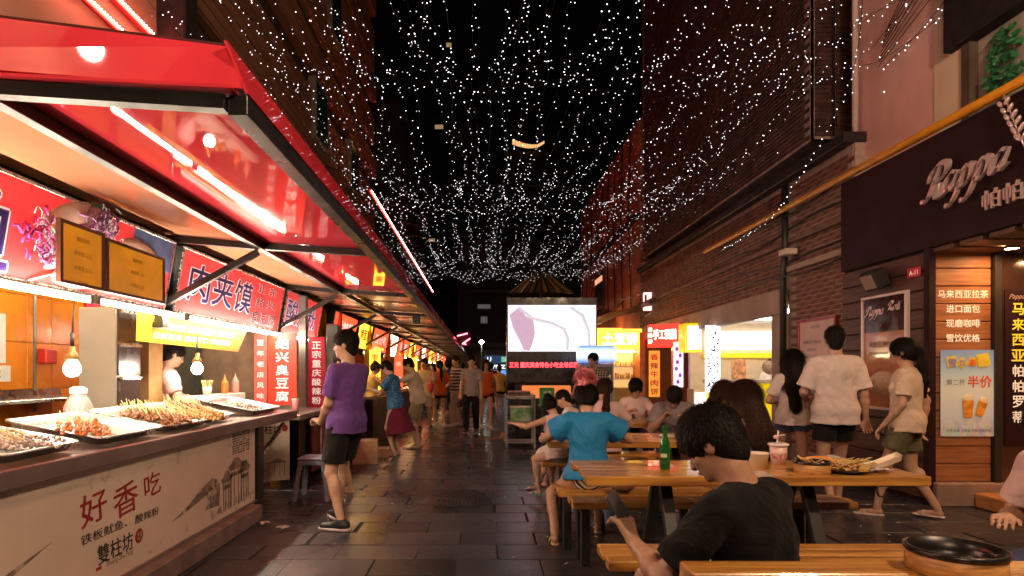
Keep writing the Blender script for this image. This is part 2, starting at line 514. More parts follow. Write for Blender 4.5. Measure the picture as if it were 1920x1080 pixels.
    for e in (-1, 1):
        if sit is None: ft = Vector(feet.get(e, (e * .10, .0, 0)))
        else: ft = Vector(feet.get(e, (e * .12, .42, -z0 * 0)))
        an = ft + Vector((0, 0, .085 * s))
        pole = knees.get(e, (e * .08, 1, .2 if sit is None else .9))
        kn, an = two_bone(hj[e], an, .43 * s, .42 * s, pole)
        legs[e] = (hj[e], kn, an, ft)
        B.cap(hj[e], kn, .083 * s, .054 * s, .03)
        sd = (an - kn).normalized(); bk = (kn - (hj[e] + an) / 2)
        bk = -bk.normalized() if bk.length > .02 else Vector((0, -1, 0))
        B.cap(kn, an, .050 * s, .034 * s, .02)
        B.ell(kn.lerp(an, .3) + bk * .018 * s, (.046 * s, .046 * s, .10 * s), None, .03) if sd.z < -.8 else B.cap(kn.lerp(an, .15), kn.lerp(an, .45), .048 * s, .045 * s, .03)
        fy = Vector(feet.get('dir%d' % e, (e * .12, 1, 0))).normalized()
        if shoes is None or shoes[0] != 'shoe':
            B.cap(an - Vector((0, 0, .045 * s)) - fy * .02, an + fy * .13 * s - Vector((0, 0, .062 * s)), .03 * s, .022 * s, .02)
            for a in range(5):
                pp = an + fy * (.15 - a * .008) * s - Vector((0, 0, .07 * s)) + fy.cross(Vector((0, 0, 1))) * ((a - 2) * -.015 * e * s)
                B.cap(pp - fy * .03, pp + fy * .02, .011 * s, .0095 * s, .003)
        legs[e] += (fy,)
    V, F = B.mesh(h); npmesh('body', V, F, skin, root)
    # clothes
    g = lambda mm: mm
    if top:
        kind, m = top[0], top[1]; infl = top[2] if len(top) > 2 else .016
        C = SDF(); q = infl
        lo_ = -.09 if kind != 'crop' else .02
        C.ell(T(0, 0, .33), ((.158 * w + q) * s, (.112 + q) * s, (.17 + q) * s), Rt, .05)
        C.ell(T(0, 0.005, .16), ((.142 * w + q) * s, (.105 + q) * s, .17 * s), Rt, .05)
        if female: 
            for e in (-1, 1): C.ell(T(e * .07, .085, .31), (.062 * s, .05 * s, .058 * s), Rt, .03)
        for e in (-1, 1): C.cap(T(e * .045 * w, 0, .12), T(e * .06, 0, lo_ - hem), (.095 * w + q) * s, (.122 + q) * s, .04, flat='b')
        C.ell(T(0, -.005, .0), ((.172 + q) * s, (.130 + q) * s, (.12) * s), Rt, .05)
        C.plane(T(0, 0, lo_ - hem), -up)
        C.cap(T(-.125 * w, -.01, .43), T(.125 * w, -.01, .43), (.058 + q * .6) * s, (.058 + q * .6) * s, .05)
        for e in (-1, 1):
            a, el, wv = geo[e]
            if kind == 'tee' or kind == 'crop':
                L = top[3] if len(top) > 3 else .72
                C.cap(a, a.lerp(el, L), (.050 * w + q * .8) * s, (.052 * w + q * 1.1) * s, .03, flat='b')
            elif kind == 'puff':
                C.cap(a, a.lerp(el, .55), (.062 + q) * s, (.082 + q) * s, .02, flat='b')
            elif kind == 'long':
                C.cap(a, el, (.055 + q) * s, (.045 + q) * s, .03); C.cap(el, wv, (.045 + q) * s, (.032 + q) * s, .02)
            elif kind == 'tank':
                C.cap(a - (a - T(0, 0, .43)) * .5, a - (a - T(0, 0, .43)) * .2, .055 * s, .05 * s, .03)
        C.plane(neck + up * (.018 if kind != 'tank' else -.02) * s + fw * .03, up * .9 + fw * .45)
        V, F = C.mesh(h, wr, x * 3); npmesh(top[4] if len(top) > 4 else 'shirt', V, F, m, root)
    if bottom:
        kind, m = bottom[0], bottom[1]; q = .016
        C = SDF()
        C.ell(T(0, 0, -.01), ((.150 + q) * s, (.100 + q) * s, (.115) * s), Rt, .04)
        if kind == 'skirt':
            if sit is None: C.cap(T(0, 0, .02), T(0, 0, -bottom[2]), .14 * s, (.14 + bottom[2] * .25) * s, .03, flat='b')
            else:
                kn = (legs[1][1] + legs[-1][1]) / 2
                C.cap(T(0, 0, .0), T(0, 0, .0).lerp(kn, .9), .15 * s, .15 * s, .04, flat='b')
        else:
            L = {'shorts': .78, 'hot': .32, 'trousers': 1.0, 'mid': .62}[kind]
            for e in (-1, 1):
                a, kn, an, ft, fy = legs[e]
                if kind == 'trousers':
                    C.cap(a, kn, (.088 + q) * s, (.062 + q) * s, .03); C.cap(kn, kn.lerp(an, .96), (.062 + q) * s, (.052 + q) * s, .02, flat='b')
                else: C.cap(a, a.lerp(kn, L), (.09 + q) * s, (.088 - .02 * L + q * 1.7) * s, .03, flat='b')
        if sit is None: C.plane(T(0, 0, .05), up)
        V, F = C.mesh(h, wr, x * 5 + 1); npmesh({'skirt': 'skirt', 'trousers': 'trousers'}.get(kind, 'shorts'), V, F, m, root)
    if shoes:
        for e in (-1, 1):
            a, kn, an, ft, fy = legs[e]; base = an - Vector((0, 0, .085 * s)); sd = fy.cross(Vector((0, 0, 1)))
            if shoes[0] == 'shoe':
                C = SDF(); z = Vector((0, 0, 1))
                C.cap(base - fy * .045 * s + z * .05 * s, base + fy * .03 * s + z * .06 * s, .036 * s, .036 * s, .02)
                C.cap(base - fy * .02 * s + z * .04 * s, base + fy * .16 * s + z * .032 * s, .040 * s, .034 * s, .03)
                C.cap(base + z * .06 * s, base + z * .10 * s, .042 * s, .040 * s, .02, flat='b')
                V, F = C.mesh(min(h, .010), 0); so = npmesh('shoe', V, F, shoes[1], root)
                C = SDF()
                C.cap(base - fy * .045 * s + z * .014 * s, base + fy * .07 * s + z * .014 * s, .043 * s, .046 * s, .02)
                C.cap(base + fy * .07 * s + z * .014 * s, base + fy * .165 * s + z * .016 * s, .046 * s, .038 * s, .02)
                C.plane(base + z * .026 * s, z); C.plane(base + z * .001, -z)
                V, F = C.mesh(min(h, .008), 0); npmesh('sole', V, F, shoes[2], so)
            else:
                C = SDF(); z = Vector((0, 0, 1))
                C.cap(base - fy * .03 * s, base + fy * .16 * s, .036 * s, .042 * s, .02)
                C.plane(base + z * .014 * s, z); C.plane(base - z * .001, -z)
                V, F = C.mesh(min(h, .008), 0); so = npmesh('sandal', V, F, shoes[1], root)
                mb = MB()
                for dy in ((.11, .10) if len(shoes) < 3 else (.11, .0)):
                    c = base + fy * dy * s
                    mb.tube([c + (sd * math.cos(t) * .042 + z * math.sin(t) * .05) * s for t in np.linspace(0, math.pi, 9)], .005, 5)
                build('strap', mb, shoes[1] if len(shoes) < 3 else shoes[2], so, local=True)
    # hair
    if hair:
        make_hair(root, H, Rh, s, hair, hairm, h, neck, up, fw, rt, T, puff)
    # face details
    M3 = Rh.to_4x4()
    lp = MB(); lp.ell((0, 0, 0), (.021 * s, .006 * s, .0065 * s), 6, 0, Matrix.Translation(H(0, .0945, -.06)) @ M3)
    if face:
        for e in (-1, 1):
            mb = MB(); mb.ell(H(e * .031, .081, .003), (.0135 * s, .007 * s, .0055 * s), 6, 0); build('eye', mb, EYEM, root, local=True)
            eb = MB(); eb.box(-.014 * s, .014 * s, -.003 * s, .004 * s, -.003 * s, .003 * s, 0, 0, Matrix.Translation(H(e * .034, .088, .026)) @ M3)
            build('eyebrow', eb, HAIR, root, local=True)
        build('lips', lp, LIPM, root, local=True)
    return root, dict(H=H, T=T, geo=geo, legs=legs, Rh=Rh, hc=hc, neck=neck, s=s)

def make_hair(root, H, Rh, s, kind, m, h, neck, up, fw, rt, T, puff=.012):
    C = SDF(); r = random.Random(hash(kind) % 97 + int(abs(root.location.x) * 100))
    if kind == 'short': C.ell(H(0, -.012, .048), ((.076 + puff) * s, (.093 + puff) * s, (.084 + puff) * s), Rh, .02)
    else: C.ell(H(0, -.018, .038), ((.080 + puff) * s, (.098 + puff) * s, (.093 + puff) * s), Rh, .02)
    if kind == 'short': C.ell(H(0, -.048, -.022), (.064 * s, (.058 + puff * .3) * s, .088 * s), Rh, .04)
    else: C.ell(H(0, -.055, -.0), ((.072 + puff * .6) * s, (.062 + puff) * s, (.085) * s), Rh, .03)
    # open the face
    C.ell(H(0, .095, -.035), (.070 * s, .065 * s, .095 * s), Rh, op='s')
    for e in (-1, 1): C.ell(H(e * .092, .018, -.058), ((.034 if kind == 'short' else .030) * s, (.055 if kind == 'short' else .045) * s, .062 * s), Rh, op='s')
    C.ell(H(0, .055 if kind == 'short' else .03, -.125), (.085 * s, .08 * s, .09 * s), Rh, op='s')
    if kind == 'long' or kind == 'longb':
        C.cap(H(0, -.06, .02), T(0, -.13, .36), .085 * s, .095 * s, .05)
        C.cap(T(0, -.13, .36), T(0.01, -.145, .16), .09 * s, .07 * s, .04)
        for e in (-1, 1): C.cap(H(e * .07, -.0, .02), T(e * .09, -.05, .38), .035 * s, .035 * s, .04)
    elif kind == 'pony':
        C.ell(H(0, -.115, .01), (.03 * s, .035 * s, .03 * s), Rh, .02)
        C.cap(H(0, -.13, .0), T(.02, -.13, .40), .032 * s, .04 * s, .03); C.cap(T(.02, -.13, .40), T(.03, -.14, .26), .04 * s, .015 * s, .02)
    elif kind == 'bun':
        C.ell(H(0, -.06, .125), (.045 * s, .045 * s, .04 * s), Rh, .02)
    elif kind == 'tail_up':
        C.ell(H(0, -.09, .07), (.035 * s, .035 * s, .035 * s), Rh, .02)
        C.cap(H(0, -.12, .06), H(.01, -.15, -.10), .03 * s, .02 * s, .02)
    V, F = C.mesh(min(h, .010), 0)
    # strands lying over the shell
    hc = np.array(H(0, -.02, .04)); upv = np.array(H(0, 0, 1)) - np.array(H(0, 0, 0)); upv /= np.linalg.norm(upv)
    P = V[F]; ctr = P.mean(1); nn = np.cross(P[:, 2] - P[:, 0], P[:, 3] - P[:, 1]); nn /= np.maximum(np.linalg.norm(nn, axis=1, keepdims=True), 1e-9)
    rs = np.random.RandomState(11); N = {True: 7000, False: 1600}[h < .009]
    if kind in ('long', 'longb', 'pony') and h < .013: N = 7000
    N = 300 if h > .013 else N
    ids = rs.randint(0, len(F), N); L = (.030 if kind == 'short' else (.12 if kind in ('long', 'longb') else .05)) * s
    crown = hc + upv * .1 * s - (np.array(H(0, 1, 0)) - np.array(H(0, 0, 0))) * .03
    W = np.full((N,), .0016 * s)
    p = ctr[ids]; nr = nn[ids]
    flow = p - crown; down = np.where((p - hc) @ upv < -.05 * s, 1.0, .35)[:, None] * np.array([0, 0, -1.0])
    flow = flow / np.maximum(np.linalg.norm(flow, axis=1, keepdims=True), 1e-6) + (down * 1.2 if kind != 'short' else down * .3)
    flow += rs.normal(0, .22, flow.shape)
    flow -= nr * (flow * nr).sum(1, keepdims=True); flow /= np.maximum(np.linalg.norm(flow, axis=1, keepdims=True), 1e-6)
    sd = np.cross(flow, nr) * W[:, None]
    lift = rs.uniform(.001, .011 if kind in ('short', 'bun') else .006, N)[:, None] * s
    a = p - nr * .001; b = p + flow * L * .5 + nr * lift; c = p + flow * L + nr * lift * rs.uniform(-.3, 1.5, (N, 1))
    if kind == 'short':                       # clipped close at the nape, tapering strand lengths
        low = np.clip(((p - hc) @ upv + .10 * s) / (.10 * s), .12, 1)[:, None]
        b = p + flow * L * .5 * low + nr * lift * low; c = p + flow * L * low * rs.uniform(.6, 1.25, (N, 1)) + nr * lift * low * rs.uniform(-.3, 1.5, (N, 1))
    vv = np.stack([a - sd, a + sd, b - sd, b + sd, c - sd * .2, c + sd * .2], 1).reshape(-1, 3)
    k = np.arange(N)[:, None] * 6 + len(V)
    ff = np.concatenate([k + [0, 1, 3, 2], k + [2, 3, 5, 4]])
    npmesh('hair', np.concatenate([V, vv]), np.concatenate([F, ff]), m, root)
# ================================================================= SETTING
PAVE = nodes_mat('paving_stone', lambda nt, b: None, Roughness=.32)
def _pave(nt, b):
    n = nt.nodes; L = nt.links
    tc = n.new('ShaderNodeTexCoord'); geo = n.new('ShaderNodeNewGeometry'); oi = n.new('ShaderNodeObjectInfo')
    nz = n.new('ShaderNodeTexNoise'); nz.inputs['Scale'].default_value = 1.3; nz.inputs['Detail'].default_value = 8
    L.new(geo.outputs['Position'], nz.inputs[0])
    n2 = n.new('ShaderNodeTexNoise'); n2.inputs['Scale'].default_value = 60; n2.inputs['Detail'].default_value = 4
    L.new(geo.outputs['Position'], n2.inputs[0])
    cr = n.new('ShaderNodeValToRGB'); e = cr.color_ramp.elements
    e[0].position = .3; e[0].color = (.018, .018, .023, 1); e[1].position = .75; e[1].color = (.060, .058, .070, 1)
    mx = n.new('ShaderNodeMath'); mx.operation = 'MULTIPLY_ADD'; mx.inputs[1].default_value = .35; 
    L.new(oi.outputs['Random'], mx.inputs[0]); ad = n.new('ShaderNodeMath'); ad.operation = 'MULTIPLY'; ad.inputs[1].default_value = .75
    L.new(nz.outputs[0], ad.inputs[0]); L.new(ad.outputs[0], mx.inputs[2]); L.new(mx.outputs[0], cr.inputs[0])
    L.new(cr.outputs[0], b.inputs['Base Color'])
    rr = n.new('ShaderNodeMapRange'); rr.inputs[1].default_value = .2; rr.inputs[2].default_value = .8; rr.inputs[3].default_value = .17; rr.inputs[4].default_value = .40
    L.new(nz.outputs[0], rr.inputs[0]); L.new(rr.outputs[0], b.inputs['Roughness'])
    bp = n.new('ShaderNodeBump'); bp.inputs['Strength'].default_value = .35; bp.inputs['Distance'].default_value = .004
    L.new(n2.outputs[0], bp.inputs['Height']); L.new(bp.outputs[0], b.inputs['Normal'])
_pave(PAVE.node_tree, PAVE.node_tree.nodes['Principled BSDF'])
GROUT = mat('grout', (.02, .018, .018), rough=.8, var=.3)
mb = MB(); mb.box(-60, 60, -8, 220, -.3, -.014)
ground = build('ground', mb, GROUT, kind='structure')
pave = thing('pavement', 'dark stone pavers of the alley in running bond', 'pavement'); pave['kind'] = 'structure'
for k in ('category', 'label'): del pave[k]
PL, PD, PG = .60, .366, .010
pm = MB(); v_, f_ = _bevel_box(PL - PG, PD - PG, .05, .005); pm.add(v_, f_)
slots = []
for j in range(-8, 120):
    yy = 1.3 + j * PD
    for i in range(-8, 13):
        xx = .13 + i * PL + (PL / 2 if j % 2 else 0) + (rnd.random() - .5) * .03
        if xx < -3.6 or xx > 5.2: continue
        slots.append((xx, yy))
vis = sorted([s_ for s_ in slots if s_[1] > 2.9 and -2.0 < s_[0] < 4.6 and abs(s_[0]) < s_[1] * .9], key=lambda s_: s_[1])[:296]
vs_ = set(vis); pls = []; rest = MB()
for (xx, yy) in slots:
    M = Matrix.Translation((xx, yy, -.025 + (rnd.random() - .5) * .004)) @ Euler((R((rnd.random() - .5) * .45), R((rnd.random() - .5) * .3), 0)).to_matrix().to_4x4()
    if (xx, yy) in vs_: pls.append(M)
    else: rest.add(v_, f_, 0, M)
pieces('paver', pm, PAVE, pave, pls)
build('far_pavers', rest, PAVE, pave, local=True, kind='stuff')

# ------------------------------------------------- right-hand brick building
BRICK = mat('brick', (.20, .085, .06), rough=.8, var=.35, vscale=5, bump=.4, bscale=90)
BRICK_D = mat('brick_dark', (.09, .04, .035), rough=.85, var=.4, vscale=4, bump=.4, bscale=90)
MORTAR = mat('mortar', (.42, .32, .28), rough=.9, var=.2)
CONC = mat('painted_concrete', (.42, .30, .24), rough=.7, var=.12, vscale=2.5, bump=.15, bscale=30)
DARK = mat('dark_wall', (.018, .012, .012), rough=.7, var=.3)
DARKM = mat('dark_metal', (.02, .018, .018), rough=.45, var=.2, metal=.0)
STEEL = mat('stainless', (.55, .52, .50), rough=.28, metal=1.0, var=.1, vscale=3, stretch=(1, 8, 8), rvar=.1)
GREYM = mat('grey_metal', (.30, .30, .28), rough=.4, metal=.6, var=.12, vscale=3)
BW = .29; BH = .066
bmm = MB(); vb, fb = _bevel_box(.05, BW - .012, BH - .011, .003); bmm.add(vb, fb)
def bricks(parent, x, y0, y1, z0, z1, m, near=0, top=None):
    pl = []; rs_ = []
    nr = int((z1 - z0) / BH)
    for r_ in range(nr):
        z = z0 + (r_ + .5) * BH
        y = y0 + BW / 2 + (BW / 2 if r_ % 2 else 0) - BW / 2 * 0
        while y < y1 - BW / 2 + .01:
            pl.append((y, z)); y += BW
    pl.sort()
    ind = pl[:near]; oth = pl[near:]
    if ind: pieces('brick', bmm, m, parent, [Matrix.Translation(Vector((x + .018 + (rnd.random() - .5) * .004, y, z)) - parent.location) for y, z in ind])
    if oth:
        o = MB(); q = [(-.025, a, b) for a, b in ((-(BW-.012)/2, -(BH-.011)/2), ((BW-.012)/2, -(BH-.011)/2), ((BW-.012)/2, (BH-.011)/2), (-(BW-.012)/2, (BH-.011)/2))]
        for y, z in oth:
            dx = x + .018 + (rnd.random() - .5) * .004
            v = [(dx + p[0], y + p[1], z + p[2]) for p in q] + [(dx + .02, y + p[1], z + p[2]) for p in q]
            o.add(v, [(0, 3, 2, 1), (0, 1, 5, 4), (1, 2, 6, 5), (2, 3, 7, 6), (3, 0, 4, 7)])
        build('brickwork', o, m, parent, kind='stuff')
XR = 4.72
bb = thing('brick_building', 'tall dark red brick building with wires along its front, right of the alley', 'building', (XR, 9, 0))
w_ = MB()
w_.box(XR, XR + .3, 7.75, 9.42, 0, 4.25); w_.box(XR, XR + .3, 9.42, 18.2, 2.62, 4.25)
build('wall', w_, MORTAR, bb)
bricks(bb, XR - .0, 7.75, 9.42, .2, 4.2, BRICK, near=300)
bricks(bb, XR - .0, 9.5, 18.2, 2.66, 4.2, BRICK)
w_ = MB(); w_.box(XR - .05, XR + .25, 8.62, 17.8, 4.62, 15); w_.box(XR + .6, XR + .9, 7.6, 8.62, 4.0, 15); w_.box(XR - .05, XR + .6, 8.622, 8.7, 4.62, 15)
build('upper_wall', w_, MORTAR, bb)
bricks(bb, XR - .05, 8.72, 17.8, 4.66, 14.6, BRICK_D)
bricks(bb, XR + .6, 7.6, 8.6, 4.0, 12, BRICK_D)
# courses on the end face of the projecting upper wall
o = MB()
for r_ in range(150):
    for c_ in range(2): o.box(XR - .04 + c_ * .3, XR + .24 + c_ * .3, 8.60, 8.64, 4.66 + r_ * BH, 4.66 + r_ * BH + BH - .01)
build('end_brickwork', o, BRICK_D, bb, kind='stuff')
# dark ledges and string course
w_ = MB(); w_.box(XR - .16, XR + .3, 7.72, 18, 4.25, 4.38, .01); build('ledge', w_, DARKM, bb)
w_ = MB(); w_.box(XR - .14, XR, 9.44, 17.9, 2.24, 2.62, .01); build('beam', w_, CONC, bb)
w_ = MB(); w_.box(XR - .10, XR + .14, 9.44, 9.78, .02, 2.238, .01); build('pillar', w_, CONC, bb)
w_ = MB(); w_.box(XR - .09, XR - .03, 7.76, 9.4, 2.86, 2.94, .01); build('cable_tray', w_, CONC, bb)
w_ = MB(); w_.box(XR - .10, XR - .03, 7.76, 18, 3.28, 3.36, .01); build('cable_tray', w_, mat('tray_brown', (.16, .09, .07), rough=.5), bb)
for z, dz, c in ((3.55, -.35, 0), (3.0, .2, 1), (3.75, -.15, 2), (2.78, .12, 3)):
    w_ = MB(); w_.tube([(XR - .07 - .03 * c, 7.8 + t * .85, z + dz * t / 12 + .05 * math.sin(t * 1.7 + c)) for t in range(12)], .014, 6); build('cable', w_, DARKM, bb)
w_ = MB(); w_.tube([(XR - .12, 9.36, 0.02), (XR - .12, 9.36, 2.9), (XR - .12, 9.30, 3.1), (XR - .12, 9.30, 4.2)], .05, 10); build('downpipe', w_, DARKM, bb)
# wall lamp box (white) on the brick
t_ = thing('wall_lamp', 'small pale box lamp fixed to the brick wall above the menu board', 'lamp', (XR - .1, 9.3, 3.0))
w_ = MB(); w_.box(XR - .26, XR - .08, 9.0, 9.22, 3.08, 3.17, .01); build('housing', w_, mat('cream_plastic', (.75, .62, .5), rough=.5), t_)
w_ = MB(); w_.box(XR - .09, XR - .026, 9.08, 9.12, 3.02, 3.10); build('bracket', w_, DARKM, t_)
# menu board on the brick wall
t_ = thing('menu_board', 'pink menu board in a red frame on the brick wall beside the kiosk', 'menu board', (XR - .03, 8.6, 1.2))
w_ = MB()
w_.box(XR - .06, XR - .028, 8.12, 9.0, .95, .99); w_.box(XR - .06, XR - .028, 8.12, 9.0, 2.06, 2.10)
w_.box(XR - .06, XR - .028, 8.08, 8.12, .95, 2.10); w_.box(XR - .06, XR - .028, 9.0, 9.04, .95, 2.10)
build('frame', w_, mat('red_frame', (.35, .02, .02), rough=.4), t_)
w_ = MB(); w_.box(XR - .046, XR - .03, 8.12, 9.0, .99, 2.06); build('sheet', w_, mat('pink_sheet', (.72, .50, .46), rough=.5, var=.05), t_)
rows = ['小吃价目表', '', '酸辣粉 8元  米线 9元', '臭豆腐 6元', '牛肉面 12元 鸡丝 10元', '肉夹馍 5元', '凉皮 6元  炒饭', '烤鱿鱼 10元', '绿豆汤 2元']
for i, s_ in enumerate(rows):
    if s_: letter(t_, s_, RW(XR - .048, 8.6 + (.0 if i == 0 else .08), 1.98 - i * .105), mat('ink', (.05, .03, .03), rough=.6, var=0), h=.045)

# ------------------------------------------------- bakery front, right foreground
XS = 4.55
MAROON = mat('maroon_panel', (.022, .007, .010), rough=.6, var=.1, vscale=2, spec=.2)
WOODD = mat('dark_boards', (.075, .028, .022), rough=.45, var=.3, vscale=3, stretch=(1, 1, 12), bump=.2)
WOODO = mat('warm_boards', (.34, .14, .06), rough=.42, var=.25, vscale=3, stretch=(1, 1, 14), bump=.2)
bk = thing('bakery_shopfront', 'dark bakery shopfront with raised script sign over warm wooden boards', 'shop', (XS, 6.3, 0))
w_ = MB(); w_.box(XS + .03, XS + .25, 6.25, 7.74, 0, 2.60); build('wall', w_, MAROON, bk)
w_ = MB(); w_.box(XS - .02, XS + .25, .5, 7.74, 2.60, 3.72, .01); build('fascia', w_, MAROON, bk)
n_ = 0
for i in range(13):
    z = .05 + i * .195
    w_ = MB(); w_.box(XS - .005, XS + .03, 6.262, 7.73, z, z + .185, .006); build('board', w_, WOODD, bk)
for i in range(13):
    z = .24 + i * .18
    w_ = MB(); w_.box(XS + .03, XS + .60, 6.20, 6.245, z, z + .172, .006); build('board', w_, WOODO, bk)
w_ = MB(); w_.box(XS - .04, XS + .03, 6.18, 6.262, .0, 2.598, .004); build('corner_post', w_, MAROON, bk)
w_ = MB(); w_.box(XS + .0, XS + 1.3, 6.12, 6.24, .0, .235, .01); build('plinth', w_, mat('plinth_stone', (.30, .20, .16), rough=.6, var=.15), bk)
w_ = MB(); w_.box(XS + .605, XS + .67, 6.15, 6.25, .235, 2.6, .006); build('door_post', w_, DARKM, bk)
w_ = MB(); w_.box(XS + .67, XS + 1.8, 6.18, 6.215, .235, 2.6); build('door_glass', w_, mat('dark_glass', (.05, .025, .02), rough=.12, var=0, spec=.8), bk)
w_ = MB(); w_.box(XS + .71, XS + 1.15, 6.165, 6.178, .6, 2.18); build('door_banner', w_, MAROON, bk)
# soffit louvres
for i in range(9):
    w_ = MB(); w_.box(XS + .0, XS + 1.9, 3.2 + i * .34, 3.2 + i * .34 + .26, 2.55, 2.595, .004); build('louvre', w_, mat('louvre', (.10, .05, .035), rough=.5), bk)
w_ = MB(); w_.box(XS + 1.9, XS + 2.0, 1.0, 6.3, 0, 3.7); build('side_wall', w_, mat('warm_wall', (.45, .22, .10), rough=.6), bk)
w_ = MB(); w_.box(XS + .35, XS + 1.9, 4.7, 6.10, .0, .15, .015); build('step', w_, mat('orange_step', (.55, .24, .08), rough=.5, var=.15), bk)
YP = mat('yellow_pipe', (.75, .28, .01), rough=.4, var=.1, spec=.5)
w_ = MB(); w_.tube([(XS - .07, .5, 3.76), (XS - .07, 12.3, 3.76)], .045, 12); build('gas_pipe', w_, YP, bk)
SILV = mat('silver_letters', (.80, .60, .58), rough=.3, metal=.5, var=.05)
def raised(parent, s, M, m, depth, **kw):
    w = kw.pop('w', None); h = kw.pop('h', None)
    v, f = text_data(s, depth=.5, **kw); v = fit(v, w, h); v = [(p[0], p[1], p[2] * 2 * depth) for p in v]
    q = MB(); q.add(v, f, 0, M); return build('lettering', q, m, parent)
GL = {'P': [[(-.25, .95), (-.15, 1.45), (.35, 1.8), (.95, 1.7), (1.1, 1.3), (.8, .95), (.3, .85)], [(.45, 1.7), (.3, 1.0), (.1, .15), (-.2, -.1), (-.45, .05)]],
      'a': [[(.8, .85), (.45, 1.0), (.1, .65), (.08, .15), (.35, .0), (.65, .4), (.85, .95)], [(.85, .95), (.72, .3), (.8, .03), (1.1, .2)]],
      'p': [[(.0, .75), (.28, 1.0), (.22, .4), (.0, -.6), (-.3, -.85), (-.5, -.7)], [(.2, .5), (.5, .98), (.85, .85), (.85, .3), (.5, .0), (.15, .12)]],
      'R': [[(-.25, .95), (-.1, 1.5), (.4, 1.8), (.95, 1.65), (1.0, 1.25), (.7, .95), (.35, .85)], [(.5, 1.7), (.35, 1.0), (.1, .1), (-.2, -.1)], [(.45, .88), (.75, .3), (1.1, .0), (1.35, .15)]],
      'o': [[(.6, 1.0), (.2, .8), (.05, .3), (.35, .0), (.75, .3), (.8, .8), (.5, 1.0)]],
      't': [[(.35, 1.5), (.25, .8), (.15, .15), (.4, .0), (.6, .2)], [(.0, 1.0), (.65, 1.02)]], 'i': [[(.15, .95), (.05, .2), (.25, .0), (.5, .2)], [(.28, 1.4), (.3, 1.48)]]}
def script(parent, word, M, size, pen, depth, m):
    """pen-drawn script letters, one extruded mesh each"""
    x0 = 0
    for c in word:
        q = MB()
        for st_ in GL[c]:
            P_ = [Vector((a + .38 * b + x0, b)) * size for a, b in st_]; fine = []
            for i in range(len(P_) - 1):
                p0, p1, p2, p3 = P_[max(i - 1, 0)], P_[i], P_[i + 1], P_[min(i + 2, len(P_) - 1)]
                for k in range(6):
                    u = k / 6; fine.append(.5 * ((2 * p1) + (p2 - p0) * u + (2 * p0 - 5 * p1 + 4 * p2 - p3) * u * u + (-p0 + 3 * p1 - 3 * p2 + p3) * u ** 3))
            fine.append(P_[-1]); V = []; n_ = len(fine)
            for i, p in enumerate(fine):
                e = min(1, .35 + 3 * min(i, n_ - 1 - i) / n_); d = Vector((.55, .35)) * pen * e
                V += [(p.x - d.x, p.y - d.y, 0), (p.x + d.x, p.y + d.y, 0), (p.x + d.x, p.y + d.y, depth), (p.x - d.x, p.y - d.y, depth)]
            F = [(0, 1, 2, 3), (4 * n_ - 1, 4 * n_ - 2, 4 * n_ - 3, 4 * n_ - 4)]
            for i in range(n_ - 1):
                for k in range(4): F.append((4 * i + k, 4 * i + 4 + k, 4 * i + 4 + (k + 1) % 4, 4 * i + (k + 1) % 4))
            q.add(V, F, 0, M)
        build('letter', q, m, parent)
        x0 += {'P': 1.15, 'R': 1.3, 't': .65, 'i': .5}.get(c, 1.12)
script(bk, 'Pappa', frame((XS - .10, 6.10, 3.06), (0, -1, .02), (0, 0, 1)), .165, .050, .035, SILV)
script(bk, 'Roti', frame((XS - .10, 4.86, 3.12), (0, -1, .02), (0, 0, 1)), .178, .058, .035, SILV)
raised(bk, '帕帕罗蒂', frame((XS - .10, 5.02, 2.86), (0, -1, 0), (0, 0, 1)), SILV, .012, h=.17, w=.85)
# wheat ears over the name
for j in range(3):
    bx = 5.02 - j * .15; lean = (-.55, 0, .55)[j]
    ear = MB()
    for r_ in range(6):
        for sgn in (-1, 1):
            cz = 3.30 + r_ * .07; cy = bx - lean * (cz - 3.2) * .9
            M = Matrix.Translation((XS - .09, cy - sgn * .035, cz)) @ Euler((R(-sgn * -38) + lean * .0, 0, 0)).to_matrix().to_4x4()
            ear.ell((0, 0, 0), (.02, .018, .05 - r_ * .003), 7, 0, M)
    ear.tube([(XS - .09, bx, 3.16), (XS - .09, bx - lean * .15, 3.35), (XS - .09, bx - lean * .4, 3.72)], .006, 6)
    build('wheat_ear', ear, SILV, bk)
LIT = mat('white_lettering', (.85, .8, .7), rough=.5, var=0, emit=(1, .82, .6), es=.25, mis=False)
for i, s_ in enumerate(['马来西亚拉茶', '进口面包', '现磨咖啡', '雪饮优格']):
    letter(bk, s_, FC(XS + .315, 6.196, 2.135 - i * .148), LIT, h=.082, bold=.018)
for i, s_ in enumerate('马来西亚'): letter(bk, s_, FC(XS + .84, 6.160, 1.98 - i * .155), mat('yellow_letter', (.85, .65, .05), rough=.5, var=0, emit=(1, .7, .05), es=.3, mis=False), h=.12, bold=.03)
for i, s_ in enumerate('帕帕罗蒂'): letter(bk, s_, FC(XS + .84, 6.160, 1.36 - i * .155), LIT, h=.12, bold=.02)
letter(bk, 'Pappa Roti', FC(XS + .90, 6.160, 2.10), SILV, w=.3, shear=.4)
# downlights in the soffit
for i, (yy, xx) in enumerate(((5.9, XS + .55), (4.9, XS + .9), (5.7, XS + 1.35))):
    t_ = thing('downlight', ['lit round downlight under the bakery soffit above the lettered boards', 'lit round downlight under the bakery soffit nearest the street', 'lit round downlight under the bakery soffit by the door'][i], 'lamp', (xx, yy, 2.54), 0, 'downlights in the bakery soffit')
    q = MB(); q.lathe([(.0, -.004), (.055, -.004), (.06, .02)], 14); build('lens', q, mat('downlight_glow', (1, .7, .4), var=0, emit=(1, .50, .20), es=120), t_, local=True)
    q = MB(); q.lathe([(.056, -.008), (.072, -.008), (.072, .02)], 14); build('rim', q, DARKM, t_, local=True)
